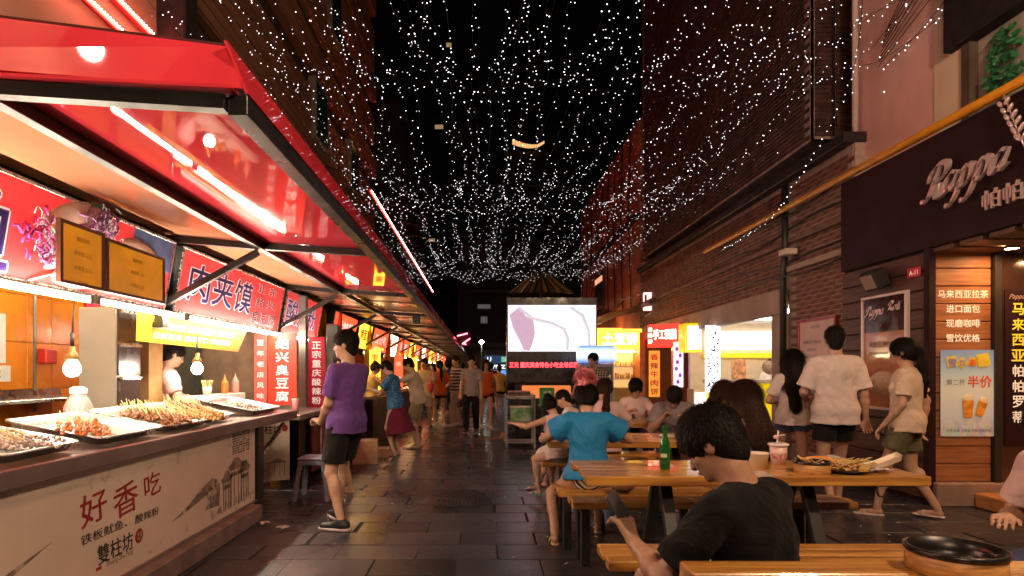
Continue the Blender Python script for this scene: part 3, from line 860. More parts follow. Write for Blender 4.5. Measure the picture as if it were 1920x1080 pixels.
# outdoor lamp and house number
t_ = thing('flood_lamp', 'unlit square flood lamp on the dark bakery wall left of the number plate', 'lamp', (XS - .1, 6.9, 2.4))
q = MB(); q.box(-.11, .05, -.13, .13, -.11, .11, .02, 0, Euler((0, R(-25), 0)).to_matrix().to_4x4()); build('housing', q, DARKM, t_, local=True)
q = MB(); q.box(-.118, -.112, -.10, .10, -.08, .08, 0, 0, Euler((0, R(-25), 0)).to_matrix().to_4x4()); build('glass', q, mat('lamp_glass', (.35, .28, .22), rough=.15, var=0), t_, local=True)
q = MB(); q.box(.02, .10, -.03, .03, -.03, .03); build('bracket', q, DARKM, t_, local=True)
t_ = thing('number_plate', 'small red number plate reading A-11 on the dark bakery wall', 'sign', (XS - .01, 6.43, 2.38))
q = MB(); q.box(XS - .022, XS - .008, 6.33, 6.53, 2.34, 2.44, .004); build('plate', q, mat('plate_red', (.6, .02, .06), rough=.4, var=0), t_)
letter(t_, 'A-11', RW(XS - .024, 6.43, 2.39), LIT, h=.05, bold=.02)
# framed poster
t_ = thing('framed_poster', 'tall framed bakery poster on the dark boards by the corner', 'poster', (XS - .02, 6.8, 1.0))
q = MB(); y0, y1, z0, z1 = 6.50, 7.28, .92, 2.22
for a in ((y0, y1, z0, z0 + .03), (y0, y1, z1 - .03, z1), (y0, y0 + .035, z0 + .03, z1 - .03), (y1 - .035, y1, z0 + .03, z1 - .03)): q.box(XS - .05, XS - .006, a[0], a[1], a[2], a[3], .003)
build('frame', q, mat('pale_frame', (.75, .62, .60), rough=.35, metal=.3, var=0), t_)
q = MB(); q.box(XS - .03, XS - .008, y0 + .035, y1 - .035, 1.80, z1 - .03); build('header', q, mat('poster_dark', (.05, .02, .015), rough=.12, var=.3), t_)
q = MB(); q.box(XS - .029, XS - .008, y0 + .035, y1 - .035, z0 + .03, 1.80); build('sheet', q, mat('poster_orange', (.42, .17, .09), rough=.12, var=.3, vscale=3), t_)
script(t_, 'Pappa', frame((XS - .036, 7.20, 2.00), (0, -1, 0), (0, 0, 1)), .055, .022, .004, SILV)
script(t_, 'Roti', frame((XS - .036, 6.81, 2.03), (0, -1, 0), (0, 0, 1)), .055, .022, .004, SILV)
letter(t_, '风靡亚洲的面包', RW(XS - .033, 6.89, 1.66), mat('ink', (.05,.03,.03)), w=.52)
letter(t_, '马来西亚皇家咖啡面包 香浓美味', RW(XS - .033, 6.89, 1.56), mat('ink', (.05,.03,.03)), w=.52)
q = MB(); q.ell((XS - .03, 6.9, 1.22), (.012, .26, .14), 10); build('bun_picture', q, mat('bun_print', (.50, .32, .18), rough=.3, var=.3), t_)
# drink poster
t_ = thing('drink_poster', 'pale blue drink poster with two orange cups hung on the wooden boards', 'poster', (XS + .35, 6.18, 1.0))
def _dp(nt, b):
    n = nt.nodes; L = nt.links; tc = n.new('ShaderNodeTexCoord'); sp = n.new('ShaderNodeSeparateXYZ'); L.new(tc.outputs['Generated'], sp.inputs[0])
    cr = n.new('ShaderNodeValToRGB'); e = cr.color_ramp.elements; e[0].color = (.78, .88, 1.0, 1); e[1].color = (.24, .42, .90, 1); e[0].position = .0
    x = e.new(.2); x.color = (.66, .82, 1.0, 1); x = e.new(.55); x.color = (.76, .92, .98, 1); x = e.new(.75); x.color = (.48, .74, .95, 1)
    L.new(sp.outputs[2], cr.inputs[0]); nz = n.new('ShaderNodeTexVoronoi'); nz.inputs['Scale'].default_value = 14; L.new(tc.outputs['Generated'], nz.inputs[0])
    mx = n.new('ShaderNodeMix'); mx.data_type = 'RGBA'; mp = n.new('ShaderNodeMapRange'); mp.inputs[1].default_value = .22; mp.inputs[2].default_value = .1; L.new(sp.outputs[2], mp.inputs[0])
    L.new(mp.outputs[0], mx.inputs[0]); L.new(cr.outputs[0], mx.inputs[6]); L.new(nz.outputs['Color'], mx.inputs[7]); 
    m2 = n.new('ShaderNodeMix'); m2.data_type = 'RGBA'; m2.inputs[0].default_value = .65; L.new(mx.outputs[2], m2.inputs[6]); L.new(cr.outputs[0], m2.inputs[7]); L.new(m2.outputs[2], b.inputs['Base Color'])
    b.inputs['Roughness'].default_value = .4
q = MB(); q.box(XS + .07, XS + .63, 6.172, 6.180, .70, 1.57, 0); build('sheet', q, nodes_mat('drink_poster_print', _dp), t_)
for i, (c, col, wd) in enumerate((('雪', (.30, .26, .65), .085), ('饮', (.35, .30, .7), .07), ('新', (.85, .12, .05), .07), ('饮', (.85, .7, .05), .10))):
    q = MB(); q.box(-wd * .62, wd * .62, -.002, 0, -wd * .62, wd * .62, 0, 0, Matrix.Translation((XS + .18 + i * .105, 6.168, 1.44 + (.01, 0, .01, .03)[i])) @ Euler((0, R((-8, 40, 10, -12)[i]), 0)).to_matrix().to_4x4()); build('badge', q, mat('badge%d' % i, (.8, .7, .08) if i != 2 else (.8, .6, .05), rough=.5, var=0), t_)
    letter(t_, c, FC(XS + .18 + i * .105, 6.163, 1.44), mat('badge_ink%d' % i, col, var=0), h=wd, bold=.03)
letter(t_, '第二杯', FC(XS + .22, 6.168, 1.245), mat('poster_grey', (.25, .2, .22), var=0), h=.06)
letter(t_, '半价', FC(XS + .46, 6.168, 1.25), mat('poster_red', (.80, .10, .02), var=0), h=.12, bold=.03)
for cx, tl, sc_ in ((.41, 0, 1.0), (.54, 18, .85)):
    q = MB(); M = Matrix.Translation((XS - .07 + cx, 6.164, .98)) @ Euler((0, R(tl), 0)).to_matrix().to_4x4() @ Matrix.Diagonal((sc_, 1, sc_, 1))
    q.poly([(-.04, -.09), (.04, -.09), (.055, .08), (-.055, .08)], .004, M @ Euler((R(90), 0, 0)).to_matrix().to_4x4()); build('cup_picture', q, mat('cup_print', (.75, .32, .03), var=.3, vscale=20), t_)
    q = MB(); q.ell((0, 0, .10), (.05, .004, .04), 8, 0, M); build('foam_picture', q, mat('foam_print', (.85, .75, .5), var=.1), t_)
letter(t_, '红茶 奶茶 三明治 奶咖 珍珠奶茶', FC(XS + .35, 6.168, .76), mat('poster_blue', (.1, .12, .3), var=0), w=.45)

# upper facade above the bakery: pink render, cream pier, dark framed window with a green wreath
uf = thing('rendered_building', 'pink and cream rendered upper wall above the bakery sign', 'building', (XS + .3, 6.5, 3.7))
q = MB(); q.box(XS + .30, XS + .6, 6.57, 7.9, 3.72, 12); build('pink_wall', q, mat('pink_render', (.86, .52, .46), rough=.8, var=.10, vscale=1.5, bump=.1), uf)
q = MB(); q.box(XS + .29, XS + .6, 6.17, 6.57, 3.72, 12, .01); build('cream_pier', q, mat('cream_render', (.80, .66, .48), rough=.8, var=.10, vscale=1.5), uf)
q = MB(); q.box(XS + .2, XS + .6, .5, 6.32, 4.62, 12, .01); build('dark_canopy', q, DARK, uf)
q = MB(); q.box(XS + .27, XS + .36, 6.06, 6.165, 3.72, 4.62); build('window_frame', q, mat('frame_brown', (.10, .07, .05)), uf)
q = MB(); q.box(XS + .36, XS + .40, .5, 6.06, 3.72, 4.62); build('window_pane', q, mat('grey_pane', (.42, .40, .36), rough=.3, var=.15), uf)
q = MB(); q.tube([(XS + .2, 7.80, 3.75), (XS + .2, 7.80, 12)], .035, 10); build('white_pipe', q, mat('white_pipe', (.75, .58, .52), rough=.5, var=.05), uf)
q = MB()
for i in range(90):
    a = rnd.random() * 6.28; r_ = .22 * math.sqrt(rnd.random()); cy = 5.72 + r_ * math.cos(a); cz = 4.25 + r_ * 1.5 * math.sin(a)
    M = Matrix.Translation((XS + .33 - rnd.random() * .04, cy, cz)) @ Euler((rnd.random() * 6, rnd.random() * .6, rnd.random() * 1)).to_matrix().to_4x4()
    q.add([(0, -.05, 0), (0.01, 0, .03), (0, .05, 0), (.01, 0, -.03)], [(0, 1, 2, 3)], 0, M)
tag(build('wreath', q, mat('wreath_green', (.02, .16, .05), rough=.5), None), 'green leafy wreath in the window above the bakery sign', 'wreath')
# small white sensor box on the fascia
q = MB(); q.box(XS - .09, XS - .022, 5.98, 6.08, 3.05, 3.20, .01)
tag(build('sensor_box', q, mat('pale_frame', (.7,.6,.6)), None), 'small white box on the dark fascia left of the script sign', 'box')
# ================================================================= LEFT: food stalls and their long awning
WHITE = mat('white_paint', (.78, .74, .68), rough=.45, var=.05)
BLACKF = mat('black_frame', (.012, .011, .011), rough=.35, var=.2, spec=.5)
REDG = mat('red_gloss_panel', (.90, .055, .085), rough=.035, var=.10, vscale=1.2, bump=.02, bscale=1.6, spec=.6, coat=.0, rvar=.03)
ORG = mat('red_panel_orange_reflection', (.86, .38, .22), rough=.04, var=.10, vscale=1.2, bump=.02, bscale=1.6, spec=.35, coat=.0, rvar=.03)  # inner bays: same red sheet, the stall's orange reflection put into its colour
TUBE = mat('tube_glow', (1, 1, 1), var=0, emit=(1, .86, .64), es=38)
TUBE2 = mat('tube_glow_soft', (1, 1, 1), var=0, emit=(1, .80, .5), es=12)
BULB = mat('bulb_glow', (1, 1, 1), var=0, emit=(1, .88, .70), es=30)
REDS = mat('red_sign', (.80, .045, .05), rough=.35, var=.10, vscale=2.5, emit=(1, .05, .05), es=.36, mis=False)
TY = [2.285 + 2.87 * i for i in range(17)]
XO, XM, XI = -.91, -1.85, -2.70
ZO, ZM, ZI = 2.345, 2.40, 2.47
aw = thing('stall_awning', 'long glossy red awning on a black steel frame over the left food stalls', 'awning', (XI, TY[0], 0))
yE = TY[15]
for (x, z, w) in ((XO, ZO, .075), (XM, ZM, .06), (XI, ZI, .07)):
    for i in range(15):
        q = MB(); q.box(x - w / 2, x + w / 2, TY[i], TY[i + 1] - .002, z - w / 2, z + w / 2, .003); build('rail', q, BLACKF, aw)
for i, y in enumerate(TY[:16]):
    q = MB(); q.bar((XI + .04, y, ZI + .002), (XM - .032, y, ZM + .002), .055); q.bar((XM + .032, y, ZM + .002), (XO - .04, y, ZO + .002), .055); build('cross_beam', q, BLACKF, aw)
    if i:
        q = MB(); q.bar((XI + .05, y, 1.93), (XM - .03, y, ZM - .045), .05); build('strut', q, BLACKF, aw)
        q = MB(); q.box(XI - .045, XI + .045, y - .045, y + .045, 1.72, ZI - .04, .004); build('hanger', q, BLACKF, aw)
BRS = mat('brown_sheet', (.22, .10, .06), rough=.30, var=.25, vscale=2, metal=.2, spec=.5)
for i in range(15):
    a, b = TY[i] - (.05 if i == 0 else 0), TY[i + 1]
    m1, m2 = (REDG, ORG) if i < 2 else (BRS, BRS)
    def quad(xa, za, xb, zb, y0, y1, t=.012):
        v = [(xa, y0, za), (xb, y0, zb), (xb, y1, zb), (xa, y1, za), (xa, y0, za + t), (xb, y0, zb + t), (xb, y1, zb + t), (xa, y1, za + t)]
        q = MB(); q.add(v, CUBE_F); return q
    if i < 2:
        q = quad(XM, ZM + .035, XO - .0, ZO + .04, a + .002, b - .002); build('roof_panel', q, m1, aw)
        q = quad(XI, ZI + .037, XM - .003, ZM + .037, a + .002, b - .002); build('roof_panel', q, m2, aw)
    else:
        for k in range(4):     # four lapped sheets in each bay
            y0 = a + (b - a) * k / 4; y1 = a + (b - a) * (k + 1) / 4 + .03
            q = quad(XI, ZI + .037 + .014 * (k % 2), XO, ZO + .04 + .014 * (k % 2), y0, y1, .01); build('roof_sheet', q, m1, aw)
# red upstand round the edge
q = MB(); v = [(-2.9, 2.25, 2.54), (-.88, 2.25, 2.39), (-.96, 2.33, 2.585), (-2.9, 2.33, 2.83)]
q.add(v + [(p[0], p[1] + .012, p[2]) for p in v], CUBE_F); build('end_fascia', q, REDG, aw)
for i in range(15):
    q = MB(); a, b = TY[i], TY[i + 1]
    v = [(-.868, a, 2.385), (-.868, b, 2.385), (-.95, b, 2.585), (-.95, a, 2.585)]
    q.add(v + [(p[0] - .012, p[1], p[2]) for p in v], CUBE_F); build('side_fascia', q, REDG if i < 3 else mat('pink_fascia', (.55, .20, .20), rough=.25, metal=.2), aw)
q = MB(); v = [(-.95, 2.33, 2.585), (-2.9, 2.33, 2.83), (-2.9, yE, 2.83), (-.95, yE, 2.585)]
q.add(v + [(p[0], p[1], p[2] + .01) for p in v], CUBE_F); build('roof_skin', q, mat('dark_red_roof', (.10, .012, .012), rough=.5), aw)

# --- stall sign boxes
def sign_box(label, y0, y1, m, z0=1.86, z1=2.43, tilt=.10, x=-2.62, name='stall_sign'):
    t = thing(name, label, 'sign', (x, (y0 + y1) / 2, z0))
    t.rotation_euler = (0, math.atan2(tilt, z1 - z0), 0)
    L_, h_ = y1 - y0, z1 - z0
    q = MB(); q.box(-.10, -.006, -L_ / 2, L_ / 2, 0, h_); build('box', q, BLACKF, t, local=True)
    q = MB(); q.box(-.006, 0, -L_ / 2 + .02, L_ / 2 - .02, .02, h_ - .02); build('face', q, m, t, local=True)
    q = MB()
    for a in ((-L_/2, L_/2, 0, .02), (-L_/2, L_/2, h_ - .02, h_), (-L_/2, -L_/2 + .02, .02, h_ - .02), (L_/2 - .02, L_/2, .02, h_ - .02)): q.box(-.006, .008, a[0], a[1], a[2], a[3], .002)
    build('frame', q, STEEL, t, local=True)
    return t, L_, h_
def sl(t, s, y, z, m, mo=None, w=None, h=None, bold=.03, ob=.075, vertical=False, spacing=1.0):
    """lettering on a tilted sign, local y along the sign"""
    M = frame((.003, y, z), (0, 1, 0), (0, 0, 1))
    v, f = text_data(s, bold=bold, spacing=spacing)
    xs = [p[0] for p in v]; ys = [p[1] for p in v]; W = max(xs) - min(xs); Hh = max(ys) - min(ys)
    cx, cy = (max(xs) + min(xs)) / 2, (max(ys) + min(ys)) / 2
    sy = (h / Hh) if h else w / W; sx = (w / W) if w else sy
    if mo is not None:
        v2, f2 = text_data(s, bold=ob, spacing=spacing)
        q = MB(); q.add([((p[0] - cx) * sx, (p[1] - cy) * sy, 0) for p in v2], f2, 0, M); build('letter_outline', q, mo, t, local=True)
    q = MB(); q.add([((p[0] - cx) * sx, (p[1] - cy) * sy, .003) for p in v], f, 0, M); build('lettering', q, m, t, local=True)
PURP = mat('purple_ink', (.07, .03, .22), rough=.4, var=0)
WHL = mat('white_ink', (.85, .80, .78), rough=.4, var=0, emit=(1, .85, .8), es=.25, mis=False)
t1, L_, h_ = sign_box('red stall sign with a pancake roll picture, nearest on the left', 1.4, 5.06, REDS)
sl(t1, '鱼', -.10, .27, PURP, WHL, h=.46, bold=.018, ob=.05)
# roll picture: pale dough rolls, onion, greens, skewer
def blob(t, n, y, z, ry, rz, m, dx=.004, a=0.0):
    y = .60 + (y - .75) * 1.1; z = .30 + (z - .29) * 1.2; ry *= 1.15; rz *= 1.3
    q = MB(); q.ell((0, 0, 0), (.006, ry, rz), 9, 0, Matrix.Translation((dx, y, z)) @ Euler((R(a), 0, 0)).to_matrix().to_4x4()); build(n, q, m, t, local=True)
DOU = mat('print_dough', (.80, .62, .55), rough=.5, var=.18, vscale=9); DOU2 = mat('print_dough_shade', (.45, .20, .45), rough=.5, var=.3, vscale=14)
MAG = mat('print_magenta', (.55, .03, .25), rough=.5, var=.4, vscale=25); GRN = mat('print_green', (.15, .42, .22), rough=.5, var=.3, vscale=14)
for (y, z, ry, rz, an, m, dx) in ((.80, .50, .20, .06, 20, GRN, .003), (.70, .44, .24, .085, 24, DOU, .005), (.73, .375, .22, .03, 24, DOU2, .007), (.74, .28, .25, .080, 22, DOU, .009), (.77, .205, .23, .028, 22, DOU2, .011), (.82, .14, .20, .060, 20, DOU, .012), (.80, .06, .16, .03, 0, GRN, .010), (.98, .46, .15, .085, -25, mat('print_pink', (.72, .5, .62), var=.45, vscale=22), .012)):
    y -= .14; ry *= 1.12; rz *= 1.2
    q = MB(); q.ell((0, 0, 0), (.006, ry, rz), 10, 0, Matrix.Translation((dx, y, z)) @ Euler((R(an), 0, 0)).to_matrix().to_4x4()); build('picture_roll' if m is DOU else 'picture_garnish', q, m, t1, local=True)
for (cy, cz, n_, sp_, m, nm_) in ((.47, .30, 46, .085, MAG, 'picture_filling'), (.55, .19, 24, .05, DOU2, 'picture_filling'), (1.0, .46, 60, .09, DOU2, 'picture_onion_strips'), (.50, .33, 26, .07, WHL, 'picture_onion_strips'), (1.02, .48, 40, .085, WHL, 'picture_onion_strips')):
    q = MB()
    for i in range(n_):
        a_ = rnd.random() * 6.28; c_ = (rnd.gauss(cy - .14, sp_), rnd.gauss(cz, sp_ * .7)); ln_ = rnd.uniform(.015, .05)
        q.tube([(.016, c_[0] - math.cos(a_) * ln_, c_[1] - math.sin(a_) * ln_), (.020, c_[0], c_[1] + .01), (.016, c_[0] + math.cos(a_ + .5) * ln_, c_[1] + math.sin(a_ + .5) * ln_)], rnd.uniform(.004, .010) if m is not WHL else .0035, 4)
    build(nm_, q, m, t1, local=True, kind='stuff')
q = MB(); q.tube([(.012, .30, .02), (.012, .62, .14)], .006, 5); build('picture_skewer', q, DOU, t1, local=True)
q = MB(); q.box(.0, .004, 1.24, 1.80, .30, h_ - .02); build('picture_panel', q, mat('print_blue', (.10, .18, .45), var=.2), t1, local=True)
blob(t1, 'picture_roll', 1.45, .35, .24, .07, DOU, .006, -8)
t2, L_, h_ = sign_box('red stall sign with large purple characters, second on the left', 5.20, 7.86, REDS)
sl(t2, '肉夹馍', -.42, .30, PURP, WHL, w=1.45, h=.33, bold=.018, ob=.05, spacing=1.05)
INK2 = mat('dark_ink', (.03, .015, .04), rough=.4, var=0)
sl(t2, '正 宗', .76, .46, INK2, WHL, w=.62, h=.11, ob=.032, bold=.016); sl(t2, '绍 兴', .76, .30, INK2, WHL, w=.62, h=.11, ob=.032, bold=.016); sl(t2, '臭豆腐', .78, .12, INK2, WHL, w=.80, h=.14, ob=.032, bold=.016)
t3, L_, h_ = sign_box('red stall sign with three blue characters, third on the left', 7.98, 9.75, REDS)
sl(t3, '酸辣粉', -.08, .30, mat('blue_ink', (.06, .05, .35), var=0), WHL, w=1.45, h=.34, bold=.018, ob=.05)
# amber glass menu panels in front of the first sign
AMB = mat('amber_panel', (.85, .42, .03), rough=.18, col2=(.42, .16, .03), vscale=2.2, spec=.6, emit=(1, .42, .02), es=.22, mis=False)  # mottled colour and faint emission imitate glow through the panels
t_ = thing('amber_menu_panel', 'two amber menu panels in brown frames hung before the roll picture', 'menu board', (-2.52, 4.5, 1.88))
for (y0, y1, z1) in ((3.62, 4.05, 2.26), (4.07, 4.82, 2.24)):
    q = MB()
    for a in ((y0, y1, 1.88, 1.90), (y0, y1, z1 - .02, z1), (y0, y0 + .025, 1.90, z1 - .02), (y1 - .025, y1, 1.90, z1 - .02)): q.box(-2.515, -2.485, a[0], a[1], a[2], a[3])
    build('panel_frame', q, mat('brown_frame', (.09, .04, .02), rough=.4), t_)
    q = MB(); q.box(-2.506, -2.494, y0 + .025, y1 - .025, 1.90, z1 - .02); build('panel', q, AMB, t_)
    for k, s_ in enumerate(('糖醋里脊', '素夹馍 三元', '肉夹馍 五元', '菜夹馍')):
        letter(t_, s_, LW(-2.491, (y0 + y1) / 2, z1 - .09 - k * .09), mat('amber_ink', (.25, .10, .01), var=0), h=.03)
# fluorescent tubes under the signs
def tube_light(label, y0, y1, x=-2.55, z=1.815, m=TUBE, r=.014, refl=.07):
    t = thing('tube_light', label, 'lamp', (x, (y0 + y1) / 2, z), 0, 'fluorescent tubes under the stall signs')
    q = MB(); q.tube([(x, y0 + .03, z), (x, y1 - .03, z)], r, 8); build('tube', q, m, t)
    q = MB(); q.box(x - refl, x - .03, y0, y1, z + .01, z + .035, .004); build('batten', q, WHITE, t)
    for yy in (y0, y1 - .03):
        q = MB(); q.box(x - .02, x + .02, yy, yy + .03, z - .018, z + .03); build('holder', q, GREYM, t)
tube_light('bright fluorescent tube nearest on the left, below the pancake roll sign', 1.5, 2.75)
tube_light('long bright fluorescent tube below the amber menu panels', 2.85, 4.0, r=.016)
tube_light('fluorescent tube below the amber panel and beside the yellow banner', 4.05, 5.25)
tube_light('bright fluorescent tube below the sign with large purple characters', 5.3, 7.75, r=.018)
tube_light('short fluorescent tube below the three blue characters', 8.05, 9.6)

tube_light('added unseen fluorescent tube on the ceiling at the back of the first stall', 3.2, 5.1, x=-3.45, z=2.5)  # both ceiling tubes are unseen, put in to brighten the stall's back wall
tube_light('added unseen fluorescent tube on the ceiling above the vendor in pink', 5.9, 7.4, x=-3.45, z=2.5)
# --- front counter
CX = -2.03
fc = thing('food_counter', 'stainless food counter with a printed cream front panel, left foreground', 'counter', (CX, 4, 0))
q = MB(); q.box(-3.0, CX, .4, 6.75, .84, .93, .008); build('counter_top', q, mat('worn_steel', (.34, .27, .25), rough=.35, metal=.75, var=.2, vscale=2), fc)
def _panel(nt, b):
    n = nt.nodes; L = nt.links; tc = n.new('ShaderNodeTexCoord'); mp = n.new('ShaderNodeMapping'); L.new(tc.outputs['Object'], mp.inputs[0])
    nz = n.new('ShaderNodeTexNoise'); nz.inputs['Scale'].default_value = 1.2; nz.inputs['Detail'].default_value = 6; L.new(mp.outputs[0], nz.inputs[0])
    cr = n.new('ShaderNodeValToRGB'); e = cr.color_ramp.elements; e[0].position = .35; e[0].color = (.80, .68, .56, 1); e[1].position = .75; e[1].color = (.62, .50, .39, 1)
    L.new(nz.outputs[0], cr.inputs[0]); L.new(cr.outputs[0], b.inputs['Base Color']); b.inputs['Roughness'].default_value = .38
q = MB(); q.box(-2.12, -2.10, .4, 5.68, .15, .83); build('front_panel', q, nodes_mat('printed_panel', _panel), fc)
q = MB(); q.box(-2.16, -2.085, .4, 5.70, .145, .165); q.box(-2.16, -2.0, .4, 5.6, .0, .145, .01); build('base', q, mat('counter_base', (.20, .14, .12), rough=.5, var=.2), fc)
q = MB(); q.box(-2.17, -2.08, 5.70, 5.86, 0, .838, .004); build('corner_post', q, BLACKF, fc)
q = MB(); q.bar((-2.14, 5.87, .50), (-2.10, 6.5, .80), .03); build('bracket', q, STEEL, fc)
RI = mat('red_brush_ink', (.33, .02, .015), rough=.5, var=.1); KI = mat('black_brush_ink', (.03, .025, .02), rough=.5, var=0)
for i, (c, y, z, hh) in enumerate((('好', 3.32, .615, .175), ('香', 3.62, .60, .19), ('吃', 3.91, .635, .15))):
    letter(fc, c, frame((-2.097, y, z), (0, 1, .10), (0, -.12, 1)), RI, h=hh, w=hh * 1.3, bold=.012)
letter(fc, '铁板鱿鱼、', frame((-2.097, 3.42, .462), (0, 1, 0), (0, 0, 1)), KI, w=.42, h=.055, bold=.005)
letter(fc, '酸辣粉', frame((-2.097, 3.85, .452), (0, 1, 0), (0, 0, 1)), KI, w=.27, h=.055, bold=.005)
letter(fc, '雙柱坊', frame((-2.097, 3.52, .34), (0, 1, 0), (0, -.1, 1)), KI, w=.34, h=.11, bold=.02)
letter(fc, 'Shuang Zhu Fang', frame((-2.097, 3.56, .268), (0, 1, 0), (0, 0, 1)), mat('grey_ink', (.22, .18, .15), var=0), w=.26)
q = MB(); q.ell((-2.099, 3.76, .345), (.003, .045, .045), 10); build('seal_stamp', q, RI, fc)
letter(fc, '坊', LW(-2.094, 3.76, .345), mat('panel_cream', (.6, .48, .38)), h=.06)
q = MB(); q.box(-2.1, -2.097, 3.34, 3.385, .262, .28); build('seal_stamp', q, RI, fc)
# ink-wash print: misty hill, tower gate, poem columns
WASH = mat('ink_wash', (.20, .15, .12), rough=.5, var=.45, vscale=9); WASH2 = mat('ink_wash_pale', (.30, .23, .18), rough=.5, var=.2, vscale=4)
def _soft(m, lo, hi, sc):
    nt = m.node_tree; n = nt.nodes; L = nt.links; tc = n.new('ShaderNodeTexCoord'); z = n.new('ShaderNodeTexNoise'); z.inputs['Scale'].default_value = sc; z.inputs['Detail'].default_value = 7
    L.new(tc.outputs['Object'], z.inputs[0]); r = n.new('ShaderNodeMapRange'); r.inputs[1].default_value = lo; r.inputs[2].default_value = hi; L.new(z.outputs[0], r.inputs[0]); L.new(r.outputs[0], n['Principled BSDF'].inputs['Alpha'])
_soft(WASH2, .42, .68, 7)
def prints(parent, X, y0, z0, sc, ink=KI, pale=WASH2, yd=1):
    P_ = lambda y, z: (X, y0 + y * sc, z0 + z * sc)
    q = MB()
    def pl(pts, d=.0015): q.poly(pts, d, Matrix(((0, 0, 1, X), (1, 0, 0, y0), (0, 1, 0, z0), (0, 0, 0, 1))))
    s = lambda pts: [(a * sc, b * sc) for a, b in pts]
    for (cx, top, w) in ((.62, .50, .22), (.86, .44, .15), (.38, .40, .14)):
        pl(s([(cx - w * 1.05, top - .06), (cx - w * .6, top - .03), (cx - w * .25, top + .02), (cx + w * .25, top + .02), (cx + w * .6, top - .03), (cx + w * 1.05, top - .06), (cx + w * .7, top - .10), (cx - w * .7, top - .10)]))
        pl(s([(cx - w * .7, top - .17), (cx + w * .7, top - .17), (cx + w * .7, top - .125), (cx - w * .7, top - .125)]))
        for k in (-.6, -.25, .25, .6): pl(s([(cx + w * k - .008, .02), (cx + w * k + .008, .02), (cx + w * k + .008, top - .06), (cx + w * k - .008, top - .06)]))
    for i in range(70):
        a = rnd.random() * 1.1; b = .0 + rnd.random() * .05; hh = .02 + rnd.random() * .08
        pl(s([(a, b), (a + .006, b), (a + .002, b + hh)]))
    for i in range(26):
        a = .52 + i * .019; 
        for k in range(10):
            if rnd.random() < .85: pl(s([(a, .56 + k * .026), (a + .009, .56 + k * .026), (a + .009, .576 + k * .026), (a, .576 + k * .026)]))
    build('ink_print', q, WASH, parent, kind='stuff')
    q = MB()
    pl2 = lambda pts: q.poly(s(pts), .001, Matrix(((0, 0, 1, X - .0005), (1, 0, 0, y0), (0, 1, 0, z0), (0, 0, 0, 1))))
    pl2([(-.75, .16), (-.45, .24), (-.2, .34), (.05, .40), (.18, .36), (.1, .30), (-.2, .24), (-.5, .19)]); pl2([(-.1, .12), (.2, .10), (.22, .33), (-.08, .30)])
    build('wash_print', q, pale, parent)
prints(fc, -2.0985, 4.75, .20, .80)
q = MB(); q.poly([(0, 0), (.5, .10), (.75, .14), (1.1, .22), (.8, .12), (.55, .04), (.2, -.04)], .001, Matrix(((0, 0, 1, -2.0985), (1, 0, 0, 1.9), (0, 1, 0, .30), (0, 0, 0, 1)))); build('wash_print', q, WASH2, fc)
# scuffs and drips on the printed panel and the steel edge
SCF = mat('grime', (.16, .10, .07), rough=.6, var=.3, vscale=20); _soft(SCF, .60, 1.0, 9)
q = MB(); q.add([(-2.0968, .5, .16), (-2.0968, 5.66, .16), (-2.0968, 5.66, .30), (-2.0968, .5, .24)], [(0, 1, 2, 3)]); q.add([(-2.0964, .5, .74), (-2.0964, 5.66, .70), (-2.0964, 5.66, .828), (-2.0964, .5, .828)], [(0, 1, 2, 3)]); build('grime', q, SCF, fc, kind='stuff')
# hanging panel past the counter's end
t_ = thing('printed_board', 'small cream board with ink pagoda print under the end of the counter', 'sign', (-2.4, 6.9, .1))
t_.rotation_euler = (0, 0, R(62))
q = MB(); q.box(-.01, .01, -.23, .23, .02, .72); build('board', q, mat('cream_board', (.55, .50, .40), rough=.5, var=.12, vscale=3), t_, local=True)
M_ = Matrix.Translation((-2.4, 6.9, .1)) @ Euler((0, 0, R(62))).to_matrix().to_4x4()
t_.rotation_euler = (0, 0, R(-62))
M_ = rm(t_)
v, f = text_data('雙柱坊', bold=.03); v = fit(v, .28, .10); q = MB(); q.add(v, f, 0, M_ @ frame((.014, .0, .60), (0, 1, 0), (0, 0, 1))); build('lettering', q, KI, t_)
q = MB(); q.ell((.012, .18, .61), (.002, .035, .04), 8); build('seal_stamp', q, RI, t_, local=True)
q = MB()
q.poly([(-.02, .22), (.05, .25), (.10, .27), (.15, .25), (.20, .22)], .0015, Matrix(((0, 0, 1, .0115), (1, 0, 0, 0), (0, 1, 0, 0), (0, 0, 0, 1))))
for k in (0, .06, .12, .17): q.box(.0115, .013, .0 + k, .008 + k, .08, .23)
q.poly([(-.20, .12), (-.12, .17), (-.02, .15), (-.05, .12)], .0012, Matrix(((0, 0, 1, .0115), (1, 0, 0, 0), (0, 1, 0, 0), (0, 0, 0, 1))))
build('ink_print', q, WASH, t_, local=True, kind='stuff')

